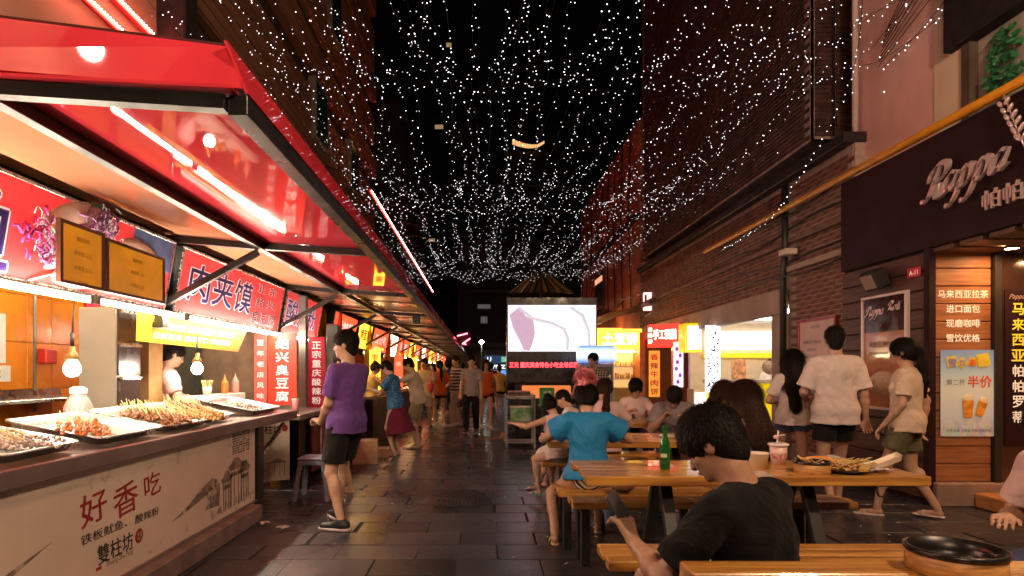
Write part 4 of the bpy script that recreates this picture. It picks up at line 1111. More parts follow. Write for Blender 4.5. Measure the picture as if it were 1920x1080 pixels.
# --- stall interior
ORT = mat('orange_tile', (.82, .26, .02), rough=.22, var=.08, vscale=2, spec=.5)
st = thing('stall_interior', 'orange tiled back wall of the first food stall', 'wall', (-3.9, 5, 0))
q = MB(); q.box(-4.05, -3.915, .5, 8.0, 0, 2.9); build('backing', q, mat('cream_grout', (.75, .45, .2)), st)
tm = MB(); vt, ft = _bevel_box(.02, .296, .396, .004); tm.add(vt, ft)
pieces('tile', tm, ORT, st, [Matrix.Translation((.0, -1.4 + i * .3, .2 + k * .4)) for i in range(15) for k in range(6)])
q = MB(); q.box(-3.9, -2.75, 7.86, 7.96, 0, 2.9); build('side_wall', q, mat('dim_wall', (.22, .14, .09)), st)
q = MB(); q.box(-3.89, -2.72, .5, 7.8, 2.62, 2.68); build('ceiling', q, mat('stall_ceiling', (.6, .42, .28)), st)
cab = thing('steel_cabinet', 'tall grey steel cabinet with dark drawers inside the first stall', 'cabinet', (-3.2, 5.4, 0))
q = MB(); q.box(-3.42, -3.10, 5.20, 5.56, 0, 1.90, .008); build('body', q, mat('cabinet_grey', (.42, .42, .36), rough=.4, metal=.3, var=.05), cab)
for k in range(5):
    q = MB(); q.box(-3.098, -3.085, 5.215, 5.545, .45 + k * .29, .72 + k * .29); build('drawer', q, mat('drawer_dark', (.06, .035, .03), rough=.25), cab)
    q = MB(); q.box(-3.085, -3.06, 5.23, 5.53, .70 + k * .29, .725 + k * .29); build('handle', q, STEEL, cab)
q = MB(); q.box(-3.38, -3.12, 5.75, 6.0, 0, 2.6); tag(build('pillar', q, mat('brown_pillar', (.38, .20, .07), rough=.6, var=.2), None), 'brown pillar between the steel cabinet and the vendor in pink', 'pillar')
q = MB(); q.box(-3.60, -3.56, 6.9, 7.8, .3, 2.5); tag(build('dark_panel', q, mat('dark_green', (.05, .06, .045), rough=.4), None), 'dark green cupboard panel behind the vendor in pink', 'panel')
q = MB(); q.box(-3.884, -3.87, 6.0, 6.22, .6, 2.5); tag(build('red_board', q, mat('red_board', (.55, .02, .05), rough=.4), None), 'narrow red board standing against the orange tiles', 'board')
for (y0, y1, z0, z1, lb, rowz) in ((4.62, 5.0, 1.42, 1.82, 'white notice sheet with a red seal on the orange tiles', ['食品经营许可', '明码标价', '诚信经营']),
                                (4.62, 5.05, 1.27, 1.40, 'wide white notice below the sealed sheet on the orange tiles', ['好想吃'])):
    t_ = thing('notice', lb, 'notice', (-3.88, (y0 + y1) / 2, z0))
    q = MB(); q.box(-3.886, -3.878, y0, y1, z0, z1); build('sheet', q, WHITE, t_)
    for k, s_ in enumerate(rowz): letter(t_, s_, LW(-3.875, (y0 + y1) / 2, (z0 + z1) / 2 + (.0 if len(rowz) == 1 else .05 - k * .08)), KI, h=.04 if len(rowz) > 1 else .07)
    if len(rowz) > 1:
        q = MB(); q.ell((-3.877, y0 + .12, z1 - .07), (.002, .03, .03), 8); build('seal', q, mat('seal_red', (.6, .05, .03), var=0), t_)
q = MB(); q.box(-3.87, -3.55, 4.2, 5.6, 1.10, 1.13, .004); q.box(-3.87, -3.84, 4.2, 5.6, 1.13, 1.20); t_ = tag(build('wall_shelf', q, STEEL, None), 'steel shelf on the orange tiles below the notices', 'shelf')
q = MB(); q.box(-3.88, -3.80, 5.35, 5.50, 1.42, 1.55, .01); tag(build('switch_box', q, mat('red_box', (.6, .03, .02), rough=.4), None), 'small red electric switch box on the orange tiles', 'box')
q = MB(); q.tube([(-3.86, 5.30, 1.0), (-3.86, 5.30, 2.5)], .012, 6); tag(build('conduit', q, GREYM, None), 'grey conduit running up the orange tiles', 'pipe')
# yellow banner
yb = thing('yellow_banner', 'long yellow banner hung slanting below the tube light', 'banner', (-2.85, 6.2, 1.6))
def _yb(nt, b):
    n = nt.nodes; L = nt.links; tc = n.new('ShaderNodeTexCoord'); sp = n.new('ShaderNodeSeparateXYZ'); L.new(tc.outputs['Generated'], sp.inputs[0])
    cr = n.new('ShaderNodeValToRGB'); e = cr.color_ramp.elements; e[0].color = (.85, .62, .02, 1); e[1].color = (.80, .20, .05, 1); L.new(sp.outputs[1], cr.inputs[0]); L.new(cr.outputs[0], b.inputs['Base Color'])
q = MB(); v = [(-2.72, 4.85, 1.82), (-2.72, 7.1, 1.82), (-2.80, 7.05, 1.58), (-2.80, 4.98, 1.60)]; q.add(v + [(p[0] - .008, p[1], p[2]) for p in v], CUBE_F); build('cloth', q, nodes_mat('banner_yellow', _yb, Roughness=.6), yb)
letter(yb, '正宗肉夹馍 绍兴臭豆腐 铁板鱿鱼', frame((-2.735, 5.95, 1.745), (0, 1, 0), (.31, 0, .95)), WHL, w=1.7, h=.07, bold=.012)
letter(yb, '现做现卖 香辣可口 欢迎品尝', frame((-2.763, 5.95, 1.66), (0, 1, 0), (.31, 0, .95)), WHL, w=1.6, h=.06, bold=.012)
# hanging bulbs
def bulb(label, x, y, z, top):
    t = thing('hanging_bulb', label, 'lamp', (x, y, z), 0, 'bare bulbs hanging over the trays')
    q = MB(); q.lathe([(0, -.055), (.03, -.048), (.05, -.02), (.052, .01), (.035, .045), (.022, .06), (0, .06)], 16); build('glass', q, BULB, t, local=True)
    q = MB(); q.lathe([(.0, .062), (.045, .062), (.042, .09), (.02, .115), (.018, .15), (0, .15)], 12); build('socket', q, mat('brass_socket', (.30, .17, .05), rough=.4, metal=.5), t, local=True)
    q = MB(); q.tube([(0, 0, .15), (0, 0, .24)], .012, 8); q.tube([(0, 0, .24), (.01, .01, top - z)], .004, 6); build('flex', q, DARKM, t, local=True)
bulb('bare lit bulb hanging on a flex before the steel cabinet', -2.75, 4.12, 1.37, 1.86)
bulb('bare lit bulb hanging on a flex beside the vendor in pink', -2.75, 5.93, 1.38, 1.80)
# vertical banners at the stall partitions
def vbanner(label, x0, x1, y, z0, z1, chars, m, ch=.11, sub=None, mi=WHL):
    t = thing('vertical_banner', label, 'banner', ((x0 + x1) / 2, y, z0))
    q = MB(); q.box(x0, x1, y - .012, y, z0, z1); build('sheet', q, m, t)
    n_ = len(chars); dz = (z1 - z0 - .08) / n_
    for i, c in enumerate(chars): letter(t, c, FC((x0 + x1) / 2 + (0 if not sub else .02), y - .014, z1 - .05 - (i + .5) * dz), mi, h=min(ch, dz * .8), w=min(ch, dz * .8) * 1.25, bold=.03)
    if sub:
        for i, c in enumerate(sub): letter(t, c, FC(x0 + .04, y - .014, z1 - .12 - i * .08), mi, h=.045)
    return t
RB = mat('red_banner', (.70, .04, .02), rough=.4, var=.1, vscale=3)
vbanner('tall red banner with white characters hung at the back of the counter end', -2.68, -2.32, 7.70, .93, 1.83, '绍兴臭豆腐', RB, .13)
vbanner('narrow red banner strip left of the tall red banner', -2.86, -2.70, 7.72, .95, 1.83, '百年老店风味', mat('red_banner_pink', (.70, .12, .10), rough=.4, var=.1), .07)
vbanner('narrow red board with outlined characters on the post past the first stall', -2.40, -2.17, 8.50, .86, 1.83, '正宗重庆酸辣粉', mat('crimson_board', (.50, .015, .05), rough=.35, var=.1), .105)
vbanner('dim maroon vertical sign high on the second stall post', -2.25, -2.10, 8.95, 1.42, 2.05, '重庆麻辣烫', mat('maroon_board', (.22, .03, .05), rough=.4), .07, mi=mat('dull_letter', (.45, .30, .30), var=0))
q = MB(); q.box(-2.52, -2.42, 8.44, 8.56, 0, 2.4, .005); tag(build('stall_post', q, GREYM, None), 'grey metal post left of the outlined character board', 'post')
q = MB(); q.box(-2.16, -2.0, 8.52, 8.72, 0, 2.0, .005); tag(build('stall_post', q, mat('dark_green', (.05,.06,.045)), None), 'dark green post behind the purple shirted man', 'post')

# --- trays and skewers on the counter
def tray(label, x0, x1, y0, y1, z=.932, rot=0):
    cx, cy = (x0 + x1) / 2, (y0 + y1) / 2; a, b = (x1 - x0) / 2, (y1 - y0) / 2; hgt = .055
    t = thing('food_tray', label, 'tray', (cx, cy, z + .055), R(rot), 'steel trays on the counter'); t.rotation_euler = (0, R(11), R(rot))
    q = MB(); V = []
    for (k, zz) in ((1.0, hgt), (1.0, hgt - .006), (.96, hgt - .006), (.86, .006), (.86, 0)):
        pass
    def ring(ax, ay, zz, r=.05):
        o = []
        for (sx, sy, a0) in ((1, 1, 0), (-1, 1, 90), (-1, -1, 180), (1, -1, 270)):
            for i in range(5):
                an = R(a0 + i * 22.5); o.append(((ax - r) * sx + r * math.cos(an), (ay - r) * sy + r * math.sin(an), zz))
        return o
    rings = [ring(a + .003, b + .003, hgt - .008), ring(a + .003, b + .003, hgt), ring(a - .012, b - .012, hgt), ring(a - .028, b - .028, .006), ring(a - .033, b - .033, .004)]
    V = sum(rings, []); F = []
    for i in range(len(rings) - 1):
        for k in range(20): F.append((i * 20 + k, i * 20 + (k + 1) % 20, (i + 1) * 20 + (k + 1) % 20, (i + 1) * 20 + k))
    F.append(tuple(80 + k for k in range(20))); q.add(V, F, 0, None, True); q.sm[-1] = False
    build('pan', q, mat('tray_steel', (.52, .52, .50), rough=.30, metal=.8, var=.1, vscale=6), t, local=True)
    return t
STICK = mat('bamboo_stick', (.72, .52, .22), rough=.6, var=.15)
def skewers(t, m, n, cx, cy, sx, sy, ang, ln=.34, meat=.16, thick=.011, z=.03, lumps=5, stick_out=.12, label=None, name='skewer_heap'):
    """a heap of skewers: every stick with its lumps of meat"""
    th = thing(name, label, 'food', (0, 0, 0)); th.location = t.location; th.rotation_euler = t.rotation_euler
    qs = MB(); qm = MB()
    for i in range(n):
        a = R(ang + rnd.gauss(0, 3.5)); d = Vector((math.cos(a), math.sin(a), 0))
        p = Vector((cx + (rnd.random() - .5) * sx, cy + (rnd.random() - .5) * sy, z + rnd.random() * .035))
        up = Vector((0, 0, rnd.uniform(.015, .06)))
        qs.tube([p, p + d * -ln * .55 + up * .8], .0032, 5)
        for k in range(lumps):
            c = p + d * (k / lumps * meat) + Vector((rnd.gauss(0, .003), rnd.gauss(0, .003), rnd.gauss(0, .002)))
            M = Matrix.Translation(c) @ Euler((rnd.random() * 6, rnd.random() * 6, rnd.random() * 6)).to_matrix().to_4x4()
            qm.ell((0, 0, 0), (thick * rnd.uniform(.8, 1.6), thick * rnd.uniform(.6, 1.2), thick * rnd.uniform(.5, 1.0)), 4, 0, M, True)
    build('sticks', qs, STICK, th, local=True, kind='stuff'); build('meat', qm, m, th, local=True, kind='stuff')
    return th
SQ = mat('squid_raw', (.55, .42, .38), rough=.25, var=.55, vscale=40, bump=.5); OR = mat('spicy_meat', (.62, .18, .04), rough=.25, var=.45, vscale=45, bump=.5)
BR = mat('brown_meat', (.30, .12, .04), rough=.3, var=.5, vscale=45, bump=.5); RD = mat('red_meat', (.55, .06, .04), rough=.25, var=.4, vscale=45, bump=.5); YM = mat('yellow_skewer', (.65, .36, .12), rough=.35, var=.35, vscale=40)
a1 = tray('large steel tray of pale squid tentacles nearest the camera', -2.62, -2.08, 2.62, 3.20, rot=4)
skewers(a1, SQ, 46, 0, 0, .36, .36, 20, ln=.16, meat=.16, lumps=6, label='pale raw squid skewers lying in the large near tray')
a2 = tray('steel tray of orange spicy skewers behind the squid tray', -2.62, -2.08, 3.32, 4.02, rot=2)
skewers(a2, OR, 34, .02, -.12, .22, .22, -60, ln=.50, meat=.24, lumps=8, z=.045, label='orange spicy skewers with sticks poking out of the middle tray')
a0 = tray('steel tray cut by the left edge of the picture', -2.40, -2.06, 2.1, 2.52)
a3 = tray('steel tray under the brown meat skewers', -2.68, -2.1, 4.12, 4.72, rot=-3)
skewers(a3, BR, 90, .02, .0, .36, .40, -50, ln=.40, meat=.2, lumps=7, z=.04, label='heap of brown meat skewers in the middle of the counter')
a4 = tray('steel tray of red skewers at the back of the counter', -2.72, -2.15, 4.80, 5.35)
skewers(a4, RD, 44, -.05, .05, .26, .30, -55, ln=.40, meat=.2, lumps=7, z=.06, label='red meat skewers behind the brown heap')
skewers(a4, YM, 50, .13, -.16, .18, .50, -25, ln=.34, meat=.2, lumps=6, z=.05, label='yellow skewers laid along the front edge of the counter')
a5 = tray('steel tray with dark morsels at the far end of the counter', -2.72, -2.12, 5.75, 6.50)
skewers(a5, SQ, 14, .05, 0, .2, .3, 10, ln=.1, meat=.1, lumps=4, z=.02, label='few dark morsels in the tray at the far counter end')
# sauce shelf with bottles
sh = thing('sauce_shelf', 'small white shelf of sauce bottles behind the counter', 'shelf', (-3.0, 6.9, 0))
q = MB(); q.box(-3.05, -2.85, 6.05, 7.4, 1.03, 1.10, .005); build('board', q, WHITE, sh); q = MB(); q.box(-3.02, -2.99, 6.1, 6.14, 0, 1.03); q.box(-3.02, -2.99, 7.3, 7.34, 0, 1.03); build('upright', q, GREYM, sh)
def bottle(label, x, y, z, m, s=1.0, cap=None, prof=None):
    t = thing('sauce_bottle', label, 'bottle', (x, y, z))
    q = MB(); q.lathe([(0, 0), (.033 * s, .002), (.035 * s, .02), (.035 * s, .11 * s), (.028 * s, .13 * s), (.016 * s, .14 * s)], 12); build('body', q, m, t, local=True)
    q = MB(); q.lathe([(.02 * s, .135 * s), (.02 * s, .15 * s), (.006 * s, .165 * s), (.003 * s, .20 * s), (0, .20 * s)], 10); build('nozzle', q, cap or m, t, local=True)
    return t
OS = mat('orange_sauce', (.75, .22, .04), rough=.3); PS = mat('pink_sauce', (.70, .25, .2), rough=.3)
bottle('orange squeeze bottle on the white sauce shelf', -2.93, 7.0, 1.10, OS, 1.1); bottle('pink squeeze bottle at the right end of the sauce shelf', -2.93, 7.3, 1.10, PS, 1.15); 
t_ = thing('stick_cup', 'clear cup full of bamboo sticks on the sauce shelf', 'cup', (-2.93, 6.55, 1.10))
q = MB(); q.lathe([(0, 0), (.04, 0), (.05, .09), (.047, .09), (.038, .006), (0, .006)], 12); build('cup', q, mat('clear_plastic', (.8, .75, .65), rough=.2, var=0), t_, local=True)
q = MB()
for i in range(30): a = rnd.random() * 6.28; q.tube([(.02 * math.cos(a), .02 * math.sin(a), .01), (.06 * math.cos(a), .06 * math.sin(a), .16)], .003, 4)
build('sticks', q, STICK, t_, local=True, kind='stuff')
t_ = thing('plastic_jug', 'pale pink lidded jug standing behind the trays', 'jug', (-2.86, 4.35, .93))
q = MB(); q.lathe([(0, 0), (.085, 0), (.09, .02), (.09, .17), (.07, .22), (.05, .25), (.05, .27)], 18); build('body', q, mat('pink_plastic', (.62, .33, .30), rough=.3, var=.04), t_, local=True)
q = MB(); q.lathe([(.056, .265), (.056, .30), (.03, .315), (0, .315)], 14); build('lid', q, WHITE, t_, local=True)
t_ = thing('paper_cup', 'tall pink paper cup at the end of the counter', 'cup', (-2.2, 7.25, .86)); q = MB(); q.lathe([(0, 0), (.035, 0), (.043, .17), (.04, .17), (.03, .01)], 14); build('cup', q, mat('pink_cup', (.75, .3, .32), rough=.4), t_, local=True)
q = MB(); q.lathe([(.046, .165), (.046, .172), (.041, .172)], 14); build('rim', q, WHITE, t_, local=True)
# side table beyond the counter
q = MB(); t_ = thing('side_counter', 'dark counter of the second stall with a red squid board on its front', 'counter', (-2.3, 9.5, 0))
q.box(-3.0, -2.05, 6.95, 10.8, .80, .86, .005); build('top', q, mat('worn_steel', (.3,.3,.3)), t_)
q = MB(); q.box(-2.95, -2.12, 8.9, 10.75, 0, .80); build('body', q, DARK, t_)
q = MB(); q.box(-2.118, -2.105, 7.6, 8.88, .10, .74); build('squid_board', q, mat('dark_red_board', (.20, .012, .015), rough=.4, var=.2), t_)
q = MB(); q.ell((-2.10, 8.02, .5), (.003, .05, .13), 8); q.ell((-2.10, 8.02, .33), (.003, .03, .09), 6); build('squid_picture', q, mat('print_dough', (.8,.6,.5)), t_)
letter(t_, '铁板鱿鱼', LW(-2.10, 8.45, .55), mat('dull_letter', (.45, .30, .30), var=0), w=.55, h=.14)
# plastic stool
t_ = thing('plastic_stool', 'grey blue plastic stool beside the counter end', 'stool', (-1.78, 6.55, 0))
SB = mat('stool_plastic', (.18, .20, .28), rough=.35, var=.05)
q = MB(); q.box(-.15, .15, -.15, .15, .42, .45, .012); q.box(-.14, .14, -.14, .14, .37, .42, .008); build('seat', q, SB, t_, local=True)
for sx in (-1, 1):
    for sy in (-1, 1):
        q = MB(); q.bar((sx * .12, sy * .12, .40), (sx * .17, sy * .17, .0), .045, .03); build('leg', q, SB, t_, local=True)

# --- far stalls under the awning
YS = mat('yellow_sign_glow', (.9, .6, .05), var=.3, vscale=3, emit=(1, .55, .04), es=2.2, mis=False)
RS = mat('red_sign_glow', (.8, .05, .02), var=.3, vscale=3, emit=(1, .06, .02), es=1.8, mis=False)
WS = mat('white_sign_glow', (.9, .85, .7), var=.2, vscale=4, emit=(1, .75, .5), es=3.0, mis=False)
txt = ['香辣蟹', '烤面筋', '四川小吃', '铁板烧', '奶茶', '烧烤', '麻辣烫', '炸鸡', '煎饼', '凉皮', '米线', '砂锅']
cols = ['red', 'yellow', 'red', 'orange', 'crimson', 'yellow', 'red', 'amber', 'red', 'yellow', 'crimson', 'red']
nm = ['first', 'second', 'third', 'fourth', 'fifth', 'sixth', 'seventh', 'eighth', 'ninth', 'tenth', 'eleventh', 'twelfth', 'thirteenth', 'fourteenth', 'fifteenth', 'sixteenth', 'seventeenth', 'eighteenth']
y = 10.6; i = 0
while y < 44:
    w = [1.9, 1.5, 2.2, 1.7, 2.6][i % 5]; m = [RS, YS, RS, WS][i % 4]; ty_ = txt[i % 12]
    t, L_, h_ = sign_box('glowing %s stall sign reading %s, %s past the three blue characters' % (['red', 'yellow', 'red', 'white'][i % 4], ty_, nm[i]), y, y + w, m, z0=1.84, z1=2.42)
    sl(t, ty_, 0, h_ * .55, WHL if m in (RS,) else mat('sign_red_ink', (.7, .02, .02), var=0), None, w=w * .7, h=.26, bold=.04)
    if i % 2 == 0:
        sl(t, '正宗风味小吃', 0, h_ * .16, YS if m is RS else mat('sign_red_ink', (.7,.02,.02)), None, w=w * .6, h=.08)
    y += w + .25; i += 1
y = 10.8; i = 0
FT = mat('far_tube', (1, 1, 1), var=0, emit=(1, .72, .34), es=30)
while y < 40:
    tube_light('warm tube under the far stall signs, %s past the three blue characters' % nm[i], y, y + 1.5, m=FT)
    y += 3.1; i += 1
sc_ = thing('far_stalls', 'row of far food stall counters and booths under the left awning', 'stalls', (-2.4, 20, 0))
q = MB(); q.box(-3.9, -2.75, 8.0, 46, 0, 2.9); 
build('booth_wall', MB().box(-4.0, -3.75, 8.0, 46, 0, 2.9), mat('booth_wall', (.50, .24, .08), rough=.5, var=.3, vscale=1.5), sc_)
pc = [(.55, .03, .02), (.60, .40, .05), (.35, .20, .10), (.5, .3, .1)]
y = 11.0; i = 0
while y < 44:
    q = MB(); q.box(-3.0, -1.95, y, y + 2.7, 0, .86, .01); build('counter', q, mat('counter_dark%d' % (i % 3), [(.05, .03, .03), (.10, .05, .03), (.04, .04, .04)][i % 3], rough=.35, var=.3), sc_)
    q = MB(); q.box(-2.98, -2.0, y + .05, y + 2.65, .86, .90, .004); build('counter_top', q, STEEL, sc_)
    q = MB(); q.box(-2.62, -2.50, y - .12, y, 0, 2.4); build('post', q, mat('post%d' % (i % 4), pc[i % 4], rough=.4), sc_)
    q = MB(); q.box(-3.7, -2.65, y - .1, y - .04, .9, 2.5); build('partition', q, mat('part%d' % (i % 4), [(.6, .35, .1), (.5, .08, .03), (.6, .5, .3), (.35, .15, .05)][i % 4], rough=.4, var=.2), sc_)
    for k in range(3):
        q = MB(); q.lathe([(0, 0), (.16, 0), (.2, .05), (.16, .08 + .03 * k), (0, .12)], 12, 0, Matrix.Translation((-2.4 - .1 * (k % 2), y + .5 + k * .8, .90))); build('food_pan', q, [OR, YM, BR][(i + k) % 3], sc_)
    y += 2.95; i += 1
vb = [('重庆小面', YS), ('香辣', RS), ('奶茶', YS), ('烧烤', RS)]
for i, (s_, m) in enumerate(vb):
    y = 12.6 + i * 3.6
    vbanner('%s vertical sign strip at a far stall, %s from the front' % (['yellow', 'red', 'yellow', 'red'][i], nm[i]), -2.30, -2.08, y, .95, 1.80, s_, m, .12, mi=mat('sign_red_ink', (.7,.02,.02)) if m is YS else WHL)
t_ = thing('flood_lamp', 'dark hanging lamp clamped to the awning edge above the crowd', 'lamp', (-1.02, 9.6, 2.2)); q = MB(); q.box(-.06, .06, -.06, .06, -.10, .04, .015); build('housing', q, DARKM, t_, local=True); q = MB(); q.tube([(0, 0, .04), (.02, 0, .14)], .01, 6); build('bracket', q, STEEL, t_, local=True)
# cardboard boxes beside the far counter
for i, (x, y, w, hh, lb) in enumerate(((-1.72, 9.1, .36, .34, 'open cardboard box on the ground by the second stall'), (-1.62, 9.75, .3, .14, 'flat cardboard carton behind the open cardboard box'))):
    t_ = thing('cardboard_box', lb, 'box', (x, y, 0), R(8))
    q = MB(); q.box(-w / 2, w / 2, -w / 2, w / 2, 0, hh, .004); build('carton', q, mat('cardboard', (.34, .18, .10), rough=.8, var=.15), t_, local=True)
    q = MB(); q.bar((-w / 2, -w * .5, hh), (-w * .6, -w * .62, hh + .07), .004, w * .6); build('flap', q, mat('cardboard', (.3,.2,.1)), t_, local=True)

# --- buildings above the awning
lb_ = thing('left_building', 'tall brown clad building with ribbed storeys, left of the alley', 'building', (-3.3, 10, 0))
CL = mat('brown_cladding', (.27, .12, .06), rough=.6, var=.25, vscale=2, stretch=(1, .3, 4), bump=.2)
q = MB(); q.box(-4.1, -3.55, 6.6, 19.5, 2.9, 17); build('wall', q, mat('facade_dark', (.05, .025, .018), rough=.7, var=.2), lb_)
zz = 3.4; i = 0
while zz < 16.5:
    hh = [.9, .5, 1.3, .6][i % 4]
    q = MB(); q.box(-3.55, -3.40 + .06 * (i % 2), 6.62, 19.4, zz, zz + hh, .02)
    build('storey_band', q, CL, lb_)
    for k in range(int(hh / .16)):
        q = MB(); q.box(-3.41 + .06 * (i % 2), -3.385 + .06 * (i % 2), 6.62, 19.4, zz + k * .16 + .01, zz + k * .16 + .15); build('cladding_board', q, CL, lb_)
    zz += hh + .45; i += 1
for k, (y, z) in enumerate(((12.2, 6.0), (15.5, 6.0), (9.2, 8.9), (13.5, 8.9))):
    q = MB(); q.box(-3.46, -3.30, y, y + 1.0, z, z + 1.25, .01); f_ = build('window', q, mat('win_frame', (.25, .22, .16), rough=.5), lb_)
    q = MB(); q.box(-3.31, -3.292, y + .08, y + .92, z + .08, z + 1.17); build('pane', q, mat('green_glass', (.02, .07, .05), rough=.15, spec=.8, var=0), f_)
q = MB(); q.box(-4.1, -3.42, .5, 6.55, 2.9, 9); tag(build('cream_wall', q, mat('cream_wall', (.60, .36, .24), rough=.7, var=.2, vscale=.8), None), 'cream rendered wall above the awning in the top left corner', 'wall')
q = MB(); q.box(-3.50, -3.12, 6.45, 6.75, 2.9, 9, .02); q.box(-3.5, -3.0, 6.75, 30, 2.9, 3.3, .02); tag(build('gutter', q, DARK, None), 'dark gutter and downpipe along the wall above the awning', 'gutter')
RN = mat('red_neon', (1, .1, .05), var=0, emit=(1, .03, .02), es=7)
RNH = mat('red_led_dot', (1, .5, .45), var=0, emit=(1, .30, .25), es=26, mis=False)
def neon(label, x, z, y0, y1, r=.018):
    t = thing('neon_tube', label, 'neon light', (x, y0, z))
    q = MB(); q.box(x - .03, x + .0, y0, y1, z - .03, z + .03); build('channel', q, mat('red_board', (.5,.02,.02)), t)
    q = MB(); q.tube([(x + .012, y0, z), (x + .012, y1, z)], r, 6); build('tube', q, RN, t)
    q = MB(); n_ = int((y1 - y0) / .045)
    for k in range(n_): q.ell((x + .035, y0 + (k + .5) * .045, z), (.008, .008, .008), 3)
    build('led_dots', q, RNH, t, kind='stuff')
neon('upper red LED strip on the cream wall above the awning', -3.36, 4.78, 3.0, 6.6)
neon('lower red LED strip on the cream wall above the awning', -3.36, 4.52, 3.0, 6.6)
neon('long red neon line over the far end of the awning', -2.4, 5.25, 13.2, 30)
t_ = thing('wall_lamp', 'round lit lamp high on the cream wall above the awning', 'lamp', (-3.0, 1.4, 5.4)); q = MB(); q.ell((0, 0, 0), (.085, .085, .085), 10); build('globe', q, mat('wall_globe', (1, 1, 1), var=0, emit=(1, .80, .62), es=75), t_, local=True)
q = MB(); q.tube([(-.42, 0, .12), (-.1, 0, .14), (0, 0, .08)], .015, 6); build('bracket', q, DARKM, t_, local=True)
# ================================================================= FAR END, RIGHT SHOPS, KIOSK
ORW = mat('terracotta_wall', (.52, .22, .13), rough=.8, var=.2, vscale=1.2, bump=.15)
fb_ = thing('terracotta_building', 'terracotta building hung with wires beyond the brick building', 'building', (5, 22, 0))
q = MB(); q.box(4.7, 9, 18.2, 29, 0, 8.9); build('wall', q, ORW, fb_)
q = MB(); q.box(4.55, 4.72, 18.2, 29, 5.9, 6.05); build('ledge', q, DARKM, fb_)
q = MB(); q.box(4.62, 4.70, 23.4, 25.0, 3.7, 5.2); w0 = build('window', q, DARKM, fb_); q = MB(); q.box(4.60, 4.62, 23.5, 24.9, 4.85, 5.05); build('pane', q, mat('warm_pane', (.6, .3, .2), emit=(1, .35, .2), es=.8, mis=False), w0)
for k in range(9):
    q = MB(); q.tube([(4.66, 19.2 + k * 1.1, 8.8), (4.64, 19.4 + k * 1.1, 6), (4.66, 19.1 + k * 1.15, 3.2)], .02, 4); build('wire', q, DARKM, fb_)
# dark end buildings
def tower(label, x0, x1, y0, y1, z, col, wins=(), wm=None):
    t = thing('tower_block', label, 'building', ((x0 + x1) / 2, y0, 0))
    q = MB(); q.box(x0, x1, y0, y1, 0, z); build('wall', q, mat('tower' + label[:9], col, rough=.8, var=.2, vscale=.3), t)
    for (x, zz, w, h) in wins:
        q = MB(); q.box(x, x + w, y0 - .12, y0 - .01, zz, zz + h); f_ = build('window', q, DARKM, t)
        q = MB(); q.box(x + .05, x + w - .05, y0 - .16, y0 - .121, zz + .05, zz + h - .05); build('pane', q, wm or mat('dim_window', (.5, .35, .2), emit=(1, .62, .3), es=.22, mis=False), f_)
    for k in range(int(z / 3.3)):
        q = MB(); q.box(x0 + .2, x1 - .2, y0 - .06, y0 - .001, 2.9 + k * 3.3, 3.15 + k * 3.3); build('floor_band', q, mat('band_dark', (.03, .022, .022)), t)
    return t
tower('dark apartment tower closing the alley, left half', -14, -.5, 60, 75, 60, (.016, .012, .012), [(-5.2, 14, .7, .4), (-4.6, 25, .9, .5), (-3.5, 33, .6, .5)])
tower('grey slab between the towers at the alley end', .0, 1.5, 58, 66, 16, (.035, .032, .035))
tower('near black apartment tower closing the alley, right half', 3.2, 22, 62, 78, 60, (.013, .012, .016), [(4.9, 17.4, .9, .35), (5.0, 16.6, .9, .35)])
tower('low dark house behind the video screen', -1.5, 6.5, 38, 44, 9.5, (.022, .014, .014), [(-.3, 5.2, .9, .35), (-.1, 4.3, .5, .5)], mat('pale_window', (.4, .4, .4), emit=(.8, .8, .8), es=.05, mis=False))
tower('dark house beyond the brown building on the left', -8, -3.2, 24, 36, 12, (.02, .013, .012), [])
# golden lit roof in the distance
t_ = thing('lit_roof', 'distant curved roof outlined in gold light high over the alley', 'roof', (4, 58, 20))
q = MB()
for s_ in range(24):
    a = s_ / 23; x = 2.9 + a * 2.9; z = 23.2 - .5 * math.sin(a * 2.4) + .8 * max(0, a - .8)
    q.box(x, x + .10, 57.6, 57.9, z - .42 * (1 - a * .6), z)
build('lit_edge', q, mat('gold_glow', (1, .6, .2), emit=(1, .55, .22), es=.6, mis=False), t_, kind='stuff')
q = MB(); q.box(2.8, 6.2, 58, 61.5, 0, 22.2); build('tower_body', q, DARK, t_)
# blue lit shop at the end of the alley
t_ = thing('end_shop', 'blue lit shopfront at the far end of the alley', 'shop', (1, 36, 0))
BLU = mat('blue_glow', (.1, .3, .6), emit=(.10, .30, .75), es=.7, mis=False)
q = MB(); q.box(.0, 1.7, 36, 36.6, 0, 2.6); build('wall', q, DARK, t_)
q = MB(); q.box(.15, 1.5, 35.9, 35.98, 1.85, 2.3); build('fascia', q, mat('navy_fascia', (.02, .06, .15), emit=(.03, .12, .3), es=.2, mis=False), t_)
letter(t_, 'OFEIZ', FC(.85, 35.88, 1.64), mat('cool_white_glow', (1, 1, 1), emit=(.8, .9, 1), es=1.6, mis=False), w=1.1, h=.22, bold=.03)
letter(t_, 'U', FC(.45, 35.88, 2.08), mat('cool_white_glow', (1, 1, 1)), h=.26)
q = MB(); q.box(.2, 1.5, 35.92, 35.98, 1.05, 1.45); build('window', q, BLU, t_)
q = MB(); q.box(1.15, 1.5, 35.86, 35.9, 1.92, 2.22); build('exit_sign', q, mat('teal_glow', (.3, .8, .6), emit=(.3, .9, .7), es=.3, mis=False), t_)
t_ = thing('street_lamp', 'white lamp head glowing above the crowd at the alley end', 'lamp', (0, 33, 0))
